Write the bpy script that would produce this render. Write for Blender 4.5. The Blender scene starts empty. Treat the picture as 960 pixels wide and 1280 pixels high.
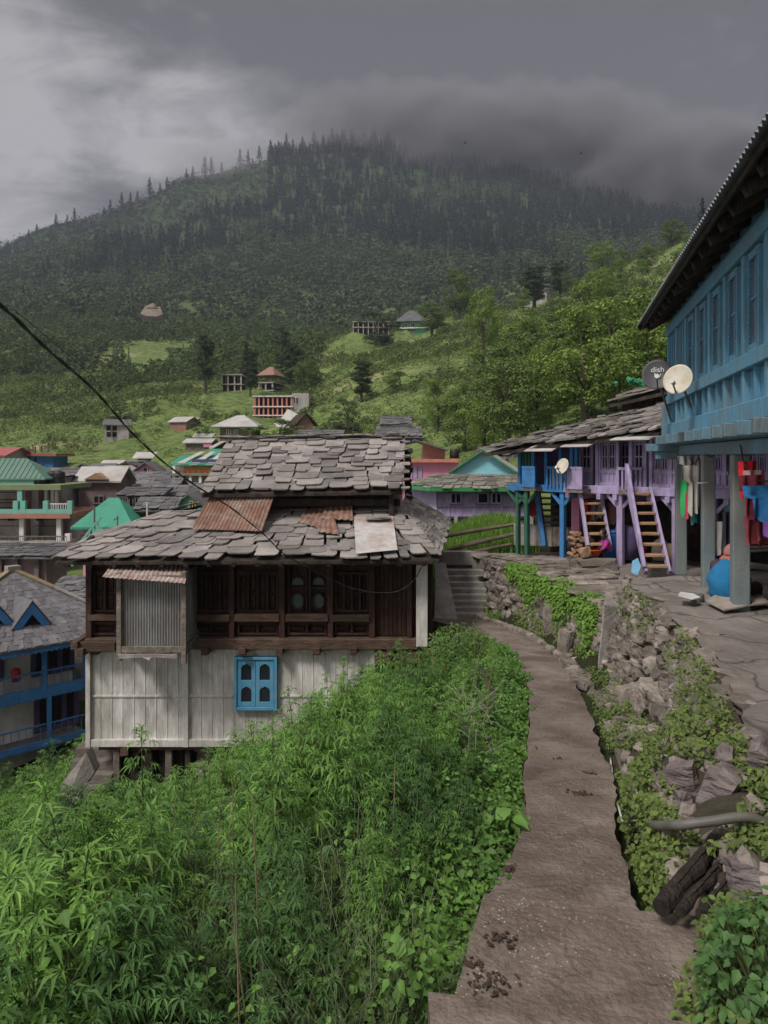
HAZE = True; LOW_CLOUD = True; EXPO = .47
LOW_CLOUD_C = (.50, .495, .54)
LOW_CLOUDS = [(660, 168, 900, 250, 70, 90, .085, 1.), (860, 216, 880, 210, 80, 90, .09, 2.3), (500, 145, 925, 170, 48, 80, .055, 4.1), (262, 200, 880, 90, 34, 50, .025, 5.2), (400, 168, 925, 90, 34, 60, .025, 3.3), (990, 220, 860, 200, 85, 90, .1, 7.)]
import bpy, bmesh, math, random
import numpy as np
from mathutils import Vector, Matrix, noise as mnoise
R = math.radians
F = 940.0                      # focal length in pixels of a 960 x 1280 frame
HY = 570.0                     # horizon row
random.seed(7)
rng = np.random.default_rng(7)
scene = bpy.context.scene
COL = scene.collection

def P(px, py, d):
    return Vector(((px-480)*d/F, d, (HY-py)*d/F))

# ------------------------------------------------------------------ materials
def lin(c):
    return tuple(((v/255)/12.92 if v/255 <= .04045 else ((v/255+.055)/1.055)**2.4) for v in c)

def mat(name, col, col2=None, rough=.85, scale=3.0, island=.0, bump=.0, bscale=20., metal=0., spec=.3,
        dirt=None, dscale=1.2, damt=.5, transl=0., stretch=(1, 1, 1), streak=0.):
    """col/col2: linear albedo mixed by noise; island: brightness change per separate piece; dirt: stains."""
    m = bpy.data.materials.new(name); m.use_nodes = True
    nt = m.node_tree; N = nt.nodes; L = nt.links
    N.clear()
    out = N.new('ShaderNodeOutputMaterial'); b = N.new('ShaderNodeBsdfPrincipled')
    b.inputs['Roughness'].default_value = rough; b.inputs['Metallic'].default_value = metal
    b.inputs['Specular IOR Level'].default_value = spec
    tc = N.new('ShaderNodeTexCoord'); mp = N.new('ShaderNodeMapping'); L.new(tc.outputs['Object'], mp.inputs['Vector'])
    mp.inputs['Scale'].default_value = stretch
    col2 = col2 or tuple(v*.7 for v in col)
    nz = N.new('ShaderNodeTexNoise'); nz.inputs['Scale'].default_value = scale; nz.inputs['Detail'].default_value = 6
    nz.inputs['Roughness'].default_value = .65
    L.new(mp.outputs[0], nz.inputs['Vector'])
    rp = N.new('ShaderNodeMapRange'); rp.inputs['From Min'].default_value = .33; rp.inputs['From Max'].default_value = .67
    L.new(nz.outputs['Fac'], rp.inputs['Value'])
    mx = N.new('ShaderNodeMix'); mx.data_type = 'RGBA'
    mx.inputs['A'].default_value = (*col, 1); mx.inputs['B'].default_value = (*col2, 1)
    L.new(rp.outputs[0], mx.inputs['Factor'])
    cur = mx.outputs['Result']
    if dirt:
        n2 = N.new('ShaderNodeTexNoise'); n2.inputs['Scale'].default_value = dscale; n2.inputs['Detail'].default_value = 8
        n2.inputs['Roughness'].default_value = .7
        mp2 = N.new('ShaderNodeMapping'); mp2.inputs['Location'].default_value = (3.1, 7.7, 1.3)
        mp2.inputs['Scale'].default_value = (1, 1, 1-streak*.8)
        L.new(tc.outputs['Object'], mp2.inputs['Vector']); L.new(mp2.outputs[0], n2.inputs['Vector'])
        r2 = N.new('ShaderNodeMapRange'); r2.inputs['From Min'].default_value = .5-.12*damt*2; r2.inputs['From Max'].default_value = .68
        L.new(n2.outputs['Fac'], r2.inputs['Value'])
        mm = N.new('ShaderNodeMath'); mm.operation = 'MULTIPLY'; mm.inputs[1].default_value = min(1, damt+.3)
        L.new(r2.outputs[0], mm.inputs[0])
        m2 = N.new('ShaderNodeMix'); m2.data_type = 'RGBA'; m2.inputs['B'].default_value = (*dirt, 1)
        L.new(mm.outputs[0], m2.inputs['Factor']); L.new(cur, m2.inputs['A']); cur = m2.outputs['Result']
    if island:
        g = N.new('ShaderNodeNewGeometry')
        r3 = N.new('ShaderNodeMapRange'); r3.inputs['To Min'].default_value = 1-island; r3.inputs['To Max'].default_value = 1+island
        L.new(g.outputs['Random Per Island'], r3.inputs['Value'])
        hs = N.new('ShaderNodeHueSaturation'); L.new(r3.outputs[0], hs.inputs['Value'])
        L.new(cur, hs.inputs['Color']); cur = hs.outputs['Color']
    L.new(cur, b.inputs['Base Color'])
    if bump:
        n3 = N.new('ShaderNodeTexNoise'); n3.inputs['Scale'].default_value = bscale; n3.inputs['Detail'].default_value = 8
        L.new(mp.outputs[0], n3.inputs['Vector'])
        bp = N.new('ShaderNodeBump'); bp.inputs['Strength'].default_value = bump; bp.inputs['Distance'].default_value = .05
        L.new(n3.outputs['Fac'], bp.inputs['Height']); L.new(bp.outputs[0], b.inputs['Normal'])
    if transl:
        t = N.new('ShaderNodeBsdfTranslucent'); L.new(cur, t.inputs['Color'])
        ms = N.new('ShaderNodeMixShader'); ms.inputs[0].default_value = transl
        L.new(b.outputs[0], ms.inputs[1]); L.new(t.outputs[0], ms.inputs[2]); L.new(ms.outputs[0], out.inputs[0])
    else:
        L.new(b.outputs[0], out.inputs[0])
    return m

M = {}
def defm(k, *a, **kw): M[k] = mat(k, *a, **kw)
defm('slate', (.255, .236, .230), (.122, .112, .110), scale=1.7, island=.42, bump=.5, bscale=14, dirt=(.25, .225, .2), dscale=2.2, rough=.8)
defm('slate_moss', (.225, .21, .195), (.115, .108, .098), scale=1.4, island=.4, bump=.5, bscale=14, dirt=(.13, .13, .085), dscale=1.5)
defm('slate_far', (.135, .130, .135), (.075, .073, .078), scale=.8, island=.35, bump=.3, bscale=8)
defm('shingle', (.16, .155, .165), (.10, .098, .105), scale=4, island=.22, bump=.3)
defm('whitewood', (.70, .685, .66), (.54, .525, .50), scale=2.2, bump=.35, bscale=12, stretch=(6, 6, .7), dirt=(.17, .15, .125), dscale=2.6, damt=.42, streak=.8)
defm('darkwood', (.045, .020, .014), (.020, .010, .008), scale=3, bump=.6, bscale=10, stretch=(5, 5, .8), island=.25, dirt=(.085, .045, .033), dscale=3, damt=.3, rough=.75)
defm('midwood', (.13, .080, .055), (.065, .040, .028), scale=3, bump=.6, bscale=10, stretch=(1, 5, 5), island=.3, dirt=(.03, .022, .018), dscale=3)
defm('greywood', (.23, .20, .17), (.12, .10, .085), scale=3, bump=.5, bscale=14, stretch=(1.5, 1.5, 1.5), island=.25, dirt=(.06, .05, .042), dscale=4)
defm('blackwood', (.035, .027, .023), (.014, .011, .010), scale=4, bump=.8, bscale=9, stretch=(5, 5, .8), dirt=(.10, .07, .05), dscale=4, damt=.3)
defm('tin', (.30, .32, .33), (.20, .21, .215), rough=.5, metal=.35, scale=2, stretch=(5, 5, .6), dirt=(.13, .085, .06), dscale=2.5, damt=.45, streak=.7)
defm('tin_light', (.55, .55, .54), (.42, .42, .42), rough=.5, metal=.1, scale=2, dirt=(.28, .12, .06), dscale=3.5, damt=.35)
defm('tin_far', (.50, .50, .49), (.36, .36, .36), rough=.5, scale=.5, dirt=(.25, .2, .16), dscale=.4, damt=.4)
defm('rust', (.24, .125, .085), (.13, .065, .045), rough=.85, scale=2, stretch=(3, 1, 1), bump=.3, dirt=(.36, .33, .30), dscale=3.0, damt=.3)
defm('rust_mix', (.29, .14, .10), (.15, .07, .05), rough=.8, scale=5, stretch=(3, 1, 1), bump=.3, dirt=(.46, .45, .43), dscale=6, damt=.65)
defm('bluewin', (.075, .29, .46), (.06, .24, .40), scale=5, dirt=(.25, .25, .23), dscale=9, damt=.2)
defm('blue', (.10, .285, .42), (.07, .21, .325), scale=3, bump=.25, bscale=8, stretch=(5, 5, 1), dirt=(.13, .16, .17), dscale=3, damt=.5, streak=.6, island=.1)
defm('bluegrey', (.12, .24, .31), (.085, .17, .225), scale=3, bump=.25, bscale=8, stretch=(4, 4, 1), dirt=(.12, .12, .115), dscale=2.6, damt=.6, streak=.6, island=.1)
defm('postpaint', (.16, .24, .27), (.12, .165, .18), scale=2, bump=.35, stretch=(4, 4, 1), dirt=(.20, .185, .165), dscale=1.6, damt=.85, streak=.8)
defm('bluevivid', (.05, .22, .50), (.04, .17, .40), scale=3, dirt=(.05, .07, .12), dscale=3, damt=.3)
defm('purple', (.44, .37, .60), (.34, .28, .47), scale=3, bump=.2, stretch=(4, 4, 1), dirt=(.17, .14, .17), dscale=3.5, damt=.45, streak=.5, island=.06)
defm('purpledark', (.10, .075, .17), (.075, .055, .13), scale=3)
defm('lilac', (.40, .35, .50), (.32, .28, .42), scale=3, dirt=(.22, .19, .24), dscale=2, damt=.3)
defm('pink', (.66, .26, .42), (.58, .22, .37), scale=2, dirt=(.4, .2, .26), dscale=1.5, damt=.3)
defm('salmon', (.62, .22, .17), scale=2)
defm('turq', (.24, .58, .66), (.20, .50, .58), scale=2, bump=.3, stretch=(1, 1, 5), dirt=(.3, .45, .48), dscale=3, damt=.3)
defm('aqua', (.16, .44, .37), (.13, .36, .30), scale=2, dirt=(.2, .3, .26), dscale=1, damt=.35)
defm('greentrim', (.05, .27, .10), (.04, .20, .08), scale=3)
defm('greendark', (.04, .14, .09), (.03, .09, .06), scale=3, stretch=(4, 4, 1))
defm('greenroof', (.085, .20, .155), (.065, .155, .12), rough=.5, scale=1, dirt=(.14, .18, .15), dscale=1, damt=.4)
defm('crimson', (.40, .09, .10), (.30, .07, .08), scale=1, dirt=(.22, .13, .11), dscale=.6, damt=.5)
defm('greenbright', (.045, .27, .18), (.035, .20, .14), rough=.5, scale=1)
defm('olive', (.21, .26, .12), scale=1, dirt=(.15, .16, .12), damt=.5)
defm('terracotta', (.42, .19, .13), scale=1, dirt=(.25, .17, .14), damt=.4)
defm('plaster', (.46, .44, .42), (.36, .345, .33), scale=1.2, bump=.15, dirt=(.18, .165, .15), dscale=.9, damt=.5, streak=.5)
defm('plaster_white', (.76, .75, .75), (.66, .65, .65), scale=1.2, dirt=(.3, .28, .27), dscale=.9, damt=.4, streak=.5)
defm('brick', (.30, .145, .105), (.21, .10, .075), scale=6, bump=.3, dirt=(.25, .2, .17), dscale=2)
defm('mauvebrick', (.24, .17, .17), (.17, .12, .12), scale=6, bump=.3, dirt=(.12, .09, .09), dscale=2)
defm('doorbrown', (.13, .04, .03), (.09, .03, .022), scale=3, rough=.5)
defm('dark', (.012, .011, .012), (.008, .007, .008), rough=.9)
defm('glass', (.022, .026, .032), (.016, .018, .022), rough=.12, spec=.6)
defm('curtain', (.17, .17, .21), (.11, .11, .15), rough=.4, scale=5, stretch=(8, 8, .5))
defm('glassgrey', (.09, .115, .125), (.06, .08, .09), rough=.25, spec=.6)
defm('concrete', (.225, .20, .18), (.145, .127, .113), scale=1.6, bump=.5, bscale=22, dirt=(.075, .062, .052), dscale=1.1, damt=.5)
defm('concrete_lt', (.34, .32, .30), (.25, .235, .22), scale=2, bump=.4, bscale=18, dirt=(.12, .105, .09), dscale=2, damt=.5)
defm('rock', (.34, .295, .26), (.17, .14, .125), scale=3.2, island=.35, bump=.9, bscale=9, dirt=(.075, .068, .055), dscale=3, damt=.55)
defm('rockdark', (.15, .125, .125), (.075, .062, .062), scale=5, island=.3, bump=.9, bscale=9, stretch=(1, 1, 3), dirt=(.22, .19, .17), dscale=4, damt=.3)
defm('soil', (.055, .042, .032), (.030, .024, .018), scale=5, bump=.9, bscale=14, dirt=(.050, .046, .026), dscale=3)
defm('mud', (.060, .040, .030), (.035, .024, .018), scale=8, bump=.6)
defm('leaf_light', (.20, .37, .075), (.13, .26, .055), scale=.9, island=.3, rough=.55, transl=.33)
defm('leaf_dark', (.075, .165, .042), (.045, .105, .03), scale=.9, island=.35, rough=.55, transl=.3)
defm('leaf', (.145, .285, .055), (.085, .18, .04), scale=.9, island=.38, rough=.55, transl=.33)
defm('leafvine', (.12, .195, .045), (.06, .11, .028), scale=1.2, island=.42, rough=.55, transl=.3)
defm('leafyellow', (.15, .21, .05), (.085, .125, .032), scale=1.5, island=.4, rough=.6, transl=.3)
defm('grass', (.17, .30, .05), (.11, .21, .035), scale=1, island=.35, transl=.3)
defm('stem', (.10, .14, .05), (.07, .08, .035), scale=3)
defm('twig', (.30, .28, .25), (.20, .18, .16), scale=8, island=.3)
defm('bark', (.085, .068, .055), (.045, .036, .03), scale=5, bump=.7, bscale=9, stretch=(3, 3, .8))
defm('villagreen', (.12, .42, .24), scale=2)
defm('tree_a', (.135, .195, .052), (.085, .135, .038), scale=.25, island=.45, transl=.25)
defm('tree_b', (.050, .080, .034), (.034, .058, .026), scale=.25, island=.45, transl=.2)
defm('tree_c', (.19, .275, .058), (.12, .19, .044), scale=.25, island=.45, transl=.28)
defm('conifer', (.020, .036, .026), (.014, .026, .020), scale=.2, island=.25, transl=.1)
defm('black', (.018, .018, .02), rough=.5)
defm('tankgreen', (.05, .33, .20), rough=.5)
defm('white', (.62, .62, .60), (.52, .52, .50), rough=.6, dirt=(.3, .29, .27), damt=.3)
defm('dishcream', (.60, .56, .46), (.52, .48, .40), rough=.45, dirt=(.35, .3, .22), dscale=4, damt=.3)
defm('dishgrey', (.075, .075, .08), (.06, .06, .065), rough=.5)
defm('pipe', (.15, .155, .15), (.09, .09, .085), rough=.5, scale=6, dirt=(.10, .085, .06), dscale=6, damt=.5)
defm('skin', (.26, .145, .10), rough=.6)
defm('hair', (.015, .012, .011), rough=.6)
defm('redpaint', (.45, .03, .03), rough=.5)
defm('orange', (.62, .11, .03), rough=.45)
defm('yellow', (.55, .36, .06), rough=.6)
defm('barrelblue', (.03, .15, .45), rough=.4)
defm('tarp', (.16, .36, .52), (.12, .28, .42), rough=.6)
defm('log', (.20, .165, .12), (.11, .09, .068), scale=3, bump=.8, bscale=9, stretch=(1, 5, 5), dirt=(.05, .04, .03))
defm('firewood', (.34, .22, .13), (.22, .13, .08), scale=4, island=.4, bump=.5)
defm('hempdry', (.26, .20, .12), scale=3)
defm('mat_cloth', (.36, .31, .26), (.24, .2, .17), scale=12)
def cloth(k, c):
    if k not in M: defm(k, c, tuple(v*.75 for v in c), scale=9, rough=.95, bump=.2, bscale=40)
    return M[k]

# ------------------------------------------------------------------ mesh builder
class Frame:
    """a local frame: origin o, turned by rz about z; x along the front, y into the depth"""
    def __init__(s, o, rz=0.):
        s.o = Vector(o); s.rz = rz
        s.m = Matrix.Translation(s.o) @ Matrix.Rotation(rz, 4, 'Z')
        s.inv = s.m.inverted()
    def hit(s, px, py, y=0.):
        d = s.inv.to_3x3() @ P(px, py, 1.0); o = s.inv @ Vector((0, 0, 0))
        t = (y-o.y)/d.y; q = o+d*t
        return q.x, q.z
ROOT = {}

def tag(o, label=None, cat=None, group=None, kind=None):
    if label: o['label'] = label
    if cat: o['category'] = cat
    if group: o['group'] = group
    if kind: o['kind'] = kind
    return o

def thing(name, label, cat, fr, group=None):
    if not isinstance(fr, Frame): fr = Frame(fr)
    o = bpy.data.objects.new(name, None); COL.objects.link(o)
    o.empty_display_size = .2
    o.location = fr.o; o.rotation_euler = (0, 0, fr.rz)
    tag(o, label, cat, group); ROOT[o] = fr
    return o

def link(name, me, parent=None, fr=None):
    o = bpy.data.objects.new(name, me); COL.objects.link(o)
    if parent is not None:
        o.parent = parent; ROOT[o] = ROOT.get(parent)
    elif fr is not None:
        o.location = fr.o; o.rotation_euler = (0, 0, fr.rz); ROOT[o] = fr
    return o

class MB:
    def __init__(s): s.v = []; s.f = []
    def add(s, vs, fs):
        n = len(s.v); s.v += [tuple(v) for v in vs]; s.f += [tuple(i+n for i in f) for f in fs]; return s
    def box(s, x0, x1, y0, y1, z0, z1, m=None):
        vs = [Vector((x, y, z)) for x in (x0, x1) for y in (y0, y1) for z in (z0, z1)]
        if m: vs = [m @ v for v in vs]
        return s.add(vs, [(0, 1, 3, 2), (4, 6, 7, 5), (0, 4, 5, 1), (2, 3, 7, 6), (0, 2, 6, 4), (1, 5, 7, 3)])
    def beam(s, a, b, w, h, up=(0, 0, 1), taper=1.):
        a = Vector(a); b = Vector(b); d = (b-a).normalized(); u = Vector(up)
        x = d.cross(u)
        if x.length < 1e-4: x = d.cross(Vector((0, 1, 0)))
        x.normalize(); u = x.cross(d).normalized()
        vs = []
        for p, t in ((a, 1.), (b, taper)):
            for sx, sz in ((-1, -1), (1, -1), (1, 1), (-1, 1)):
                vs.append(p+x*(sx*w/2*t)+u*(sz*h/2*t))
        return s.add(vs, [(0, 1, 2, 3), (7, 6, 5, 4), (0, 4, 5, 1), (1, 5, 6, 2), (2, 6, 7, 3), (3, 7, 4, 0)])
    def prism(s, pts, off):
        """closed outline pts extruded by vector off"""
        off = Vector(off); n = len(pts); pts = [Vector(p) for p in pts]
        vs = pts+[p+off for p in pts]
        return s.add(vs, [tuple(range(n-1, -1, -1)), tuple(range(n, 2*n))]+[(i, (i+1) % n, n+(i+1) % n, n+i) for i in range(n)])
    def tube(s, pts, r, n=8, caps=True):
        pts = [Vector(p) for p in pts]; rs = r if isinstance(r, (list, tuple)) else [r]*len(pts)
        vs = []; fs = []; px = None
        for i, p in enumerate(pts):
            d = (pts[min(i+1, len(pts)-1)]-pts[max(i-1, 0)]).normalized()
            if px is None:
                a = Vector((0, 0, 1)) if abs(d.z) < .9 else Vector((1, 0, 0)); px = d.cross(a).normalized()
            else:
                px = (px-d*px.dot(d)).normalized()
            py = d.cross(px)
            for k in range(n):
                t = 2*math.pi*k/n; vs.append(p+(px*math.cos(t)+py*math.sin(t))*rs[i])
        for i in range(len(pts)-1):
            for k in range(n):
                fs.append((i*n+k, i*n+(k+1) % n, (i+1)*n+(k+1) % n, (i+1)*n+k))
        if caps: fs += [tuple(range(n-1, -1, -1)), tuple((len(pts)-1)*n+k for k in range(n))]
        return s.add(vs, fs)
    def lathe(s, prof, n=20, c=(0, 0, 0), m=None):
        c = Vector(c); vs = []; fs = []
        for r, z in prof:
            for k in range(n):
                t = 2*math.pi*k/n; q = Vector((r*math.cos(t), r*math.sin(t), z))
                vs.append((m @ q if m else q)+c)
        for i in range(len(prof)-1):
            for k in range(n): fs.append((i*n+k, i*n+(k+1) % n, (i+1)*n+(k+1) % n, (i+1)*n+k))
        fs += [tuple(range(n-1, -1, -1)), tuple((len(prof)-1)*n+k for k in range(n))]
        return s.add(vs, fs)
    def rock(s, c, sz, rnd, rz=None, flat=1., tilt=.5):
        """an angular stone: a cube cut and pushed about"""
        rot = Matrix.Rotation(rz if rz is not None else rnd.uniform(0, 6.3), 3, 'Z') @ Matrix.Rotation(rnd.uniform(-tilt, tilt), 3, 'X') @ Matrix.Rotation(rnd.uniform(-tilt, tilt), 3, 'Y')
        vs = []; g = 3
        pts = {}
        fs = []
        def vid(i, j, k):
            if (i, j, k) not in pts:
                q = Vector((i/(g-1)*2-1, j/(g-1)*2-1, k/(g-1)*2-1))
                q = q*(.62+.38/max(q.length, .7)) if q.length > 1.2 else q*1.0
                q += Vector([rnd.uniform(-.17, .17) for _ in range(3)])
                q = rot @ Vector((q.x*sz[0]/2, q.y*sz[1]/2, q.z*sz[2]/2*flat))+Vector(c)
                pts[(i, j, k)] = len(vs); vs.append(q)
            return pts[(i, j, k)]
        for a in range(g-1):
            for b in range(g-1):
                for fixed, lo in ((0, 1), (g-1, 0)):
                    q1 = [(a, b), (a+1, b), (a+1, b+1), (a, b+1)]
                    for ax in range(3):
                        ids = []
                        for (u, w) in q1:
                            t = [u, w]; t.insert(ax, fixed); ids.append(vid(*t))
                        if (lo == 1) == (ax != 1): ids = ids[::-1]
                        fs.append(tuple(ids))
        return s.add(vs, fs)
    def mesh(s, name, mt, fr=None, smooth=False):
        v = np.array(s.v, dtype=np.float64).reshape(-1, 3)
        me = bpy.data.meshes.new(name)
        if fr is not None:
            A = np.array(fr.inv); v = v @ A[:3, :3].T + A[:3, 3]
        me.from_pydata([tuple(q) for q in v], [], s.f)
        if mt: me.materials.append(mt)
        if smooth: me.polygons.foreach_set('use_smooth', [True]*len(me.polygons))
        return me
    def build(s, name, mt, parent=None, world=False, bevel=0., smooth=False, fr=None):
        """world=True: the points were written in world space"""
        f = ROOT.get(parent) if parent is not None else fr
        me = s.mesh(name, mt, f if world else None, smooth)
        o = link(name, me, parent, fr)
        if bevel:
            b = o.modifiers.new('bevel', 'BEVEL'); b.width = bevel; b.segments = 1; b.limit_method = 'ANGLE'
        return o

def npmesh(name, V, Fq, mt, parent=None, fr=None):
    """V (n,3), Fq (m,k) equal sized faces, fast"""
    me = bpy.data.meshes.new(name); k = Fq.shape[1]
    if fr is not None:
        A = np.array(fr.inv); V = V @ A[:3, :3].T + A[:3, 3]
    me.vertices.add(len(V)); me.vertices.foreach_set('co', V.astype(np.float32).ravel())
    me.loops.add(Fq.size); me.loops.foreach_set('vertex_index', Fq.astype(np.int32).ravel())
    me.polygons.add(len(Fq)); me.polygons.foreach_set('loop_start', np.arange(0, Fq.size, k, dtype=np.int32))
    me.update(calc_edges=True); me.validate()
    if mt: me.materials.append(mt)
    return me

# ------------------------------------------------------------------ terrain
CP = []   # (u, ln(d+8), z/(d+8))
def cx(x, d, z): CP.append((x/(d+8), math.log(d+8), z/(d+8)))
def cp(px, py, d): cx((px-480)*d/F, d, (HY-py)*d/F)
PATH = [  # row, left column, right column, distance
 (1150, 597, 812, 3.75), (1130, 603, 800, 3.95), (1085, 628, 783, 4.4), (1040, 650, 773, 5.0), (1000, 655, 770, 5.6), (960, 656, 762, 6.5), (920, 660, 748, 7.7), (880, 662, 733, 9.3),
 (850, 657, 718, 10.8), (830, 648, 706, 12.0), (815, 638, 690, 13.3), (800, 618, 668, 14.6), (790, 596, 648, 15.6), (782, 570, 625, 16.6), (775, 540, 606, 17.6), (770, 500, 590, 18.4)]
for y, l, r, d in PATH:
    for q in (l, r):
        v = P(q, y, d); cx(v.x, v.y, v.z-.2)
for a in [(.9, 3.2, -2.5), (.6, 1, -2.4), (1.5, 1, -2.4), (.7, -4, -2.4), (-2, -4, -3.6), (-8, -4, -6), (4, -4, -2.3), (10, -4, -2.2),
          (-.3, 3, -2.8), (-1, 3, -3.1), (-3, 3, -4.1), (-8, 3, -6.6), (-.4, 6, -3.4), (-3, 6, -4.7), (-8, 6, -6.9), (.4, 9, -3.6), (-.6, 9, -4.2), (-3, 9, -5.3), (-8, 9, -7.4),
          (0, 12, -4.7), (-3, 12, -6.2), (-8, 12, -8.2), (1.2, 14, -4.3), (.3, 16, -5.0), (-3, 16, -7.2), (-6.5, 16, -7.9), (-10, 16, -9.3), (-3, 20, -6.8), (1.3, 20, -4.2), (-8, 20, -9.6),
          (-12, 22, -10.8), (-22, 20, -13), (-20, 10, -12), (2.3, 4, -2.75), (3, 5, -2.5), (4, 5, -2.45), (4.2, 9, -2.5), (8, 5, -2.4), (8, 12, -2.4), (12, 9, -2.2), (4.4, 12, -2.8),
          (3.4, 14, -3.0), (3.0, 17, -3.1), (5, 17, -2.75), (9, 17, -2.6), (2.5, 20, -3.5), (5, 21, -2.8), (3, 23, -2.75), (1.6, 24, -3.4), (5.5, 23, -2.7), (3, 29, -2.6), (6, 29, -2.5), (0, 30, -4.5), (-5, 30, -6.5),
          (-12, 28, -10.2), (-20, 30, -11), (-10, 40, -7.5), (-20, 45, -6.5), (-30, 45, -7), (-14, 48, -5.6), (14, 20, -1.8), (20, 10, -1.2), (30, 20, 2)]: cx(*a)
for a in [(125, 652, 52), (200, 672, 44), (250, 650, 50), (150, 600, 68), (250, 600, 62), (200, 558, 92), (200, 505, 130), (150, 545, 108), (230, 537, 112), (0, 596, 85), (45, 596, 85), (100, 600, 76), (-200, 580, 90), (60, 556, 100),
          (60, 542, 110), (0, 520, 145), (0, 450, 260), (100, 452, 280), (250, 470, 220), (310, 440, 260), (-300, 470, 260), (-400, 540, 120),
          (0, 400, 400), (200, 400, 420), (0, 335, 700), (200, 300, 720), (-300, 380, 820), (0, 318, 830), (60, 289, 850), (130, 267, 870), (190, 246, 880), (228, 222, 900), (300, 208, 920), (350, 194, 930),
          (420, 180, 950), (480, 180, 960), (560, 196, 960), (650, 218, 960), (740, 238, 960), (860, 264, 960), (1000, 290, 960), (1300, 340, 950), (-100, 350, 1050), (100, 300, 1100), (228, 260, 1100), (420, 230, 1150), (650, 260, 1150), (1000, 320, 1150), (-300, 420, 1100),
          (200, 450, 1500), (600, 420, 1500), (1100, 430, 1500), (-400, 450, 1500),
          (420, 300, 690), (400, 380, 480), (650, 300, 660), (640, 355, 480), (870, 310, 650), (1100, 330, 600), (120, 350, 560), (300, 330, 600), (520, 260, 780), (330, 270, 780),
          (440, 455, 300), (560, 430, 300), (700, 415, 300), (900, 370, 300), (1200, 330, 300),
          (380, 492, 165), (345, 500, 145), (440, 417, 202), (510, 408, 205), (560, 392, 207), (620, 380, 210), (680, 369, 215), (750, 340, 205), (800, 320, 200), (870, 293, 195), (1000, 250, 190), (1300, 200, 180),
          (450, 470, 150), (600, 480, 115), (600, 540, 75), (500, 480, 130), (500, 530, 95), (450, 560, 80), (400, 540, 100), (350, 530, 112), (300, 525, 122), (300, 550, 90), (700, 480, 85), (760, 420, 120), (850, 380, 130),
          (700, 540, 50), (900, 450, 70), (1100, 400, 70), (640, 600, 36), (800, 565, 34), (1000, 560, 28), (350, 590, 60), (560, 606, 42), (450, 600, 50),
          (520, 419, 205), (490, 421, 204), (463, 422, 204), (520, 428, 196), (470, 430, 196), (668, 374, 212), (668, 380, 205), (340, 522, 128), (340, 528, 122), (290, 494, 150), (332, 492, 150), (330, 500, 144), (295, 554, 88), (382, 549, 100), (245, 563, 100), (222, 539, 120), (184, 584, 92), (146, 549, 108), (495, 550, 84)]: cp(*a)
CP = np.array(CP); S2 = .9
def _k(a, b): return np.sqrt(((a[:, None, 0]-b[None, :, 0])*2.2)**2+((a[:, None, 1]-b[None, :, 1])*S2)**2+1e-6)
_n = len(CP)
_A = np.zeros((_n+3, _n+3)); _A[:_n, :_n] = _k(CP, CP)+np.eye(_n)*-.002
_A[:_n, _n] = 1; _A[:_n, _n+1:] = CP[:, :2]; _A[_n, :_n] = 1; _A[_n+1:, :_n] = CP[:, :2].T
_w = np.linalg.solve(_A, np.concatenate([CP[:, 2], [0, 0, 0]]))
def ground(x, d):
    x = np.atleast_1d(np.asarray(x, float)); d = np.atleast_1d(np.asarray(d, float))
    q = np.stack([x/(d+8), np.log(d+8)], 1); out = np.empty(len(q))
    for i in range(0, len(q), 20000):
        s = q[i:i+20000]; out[i:i+20000] = _k(s, CP[:, :2]) @ _w[:_n]+_w[_n]+s @ _w[_n+1:]
    z = out*(d+8)
    for k, (a, lam) in enumerate(((.9, 26.), (2.2, 67.), (5., 170.), (.16, 5.))):   # undulation that grows with distance
        amp = a*np.clip((d-lam*.9)/(lam*2.5), 0, 1)
        z += amp*(np.sin(x/lam*3.1+k*1.7+np.sin(d/lam*2.3+k))+np.sin(d/lam*2.7+k*2.1+1.3*np.sin(x/lam*1.9)))*.5
    return z
def g1(x, d): return float(ground([x], [d])[0])
def gpx(px, d): return g1((px-480)*d/F, d)
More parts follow.
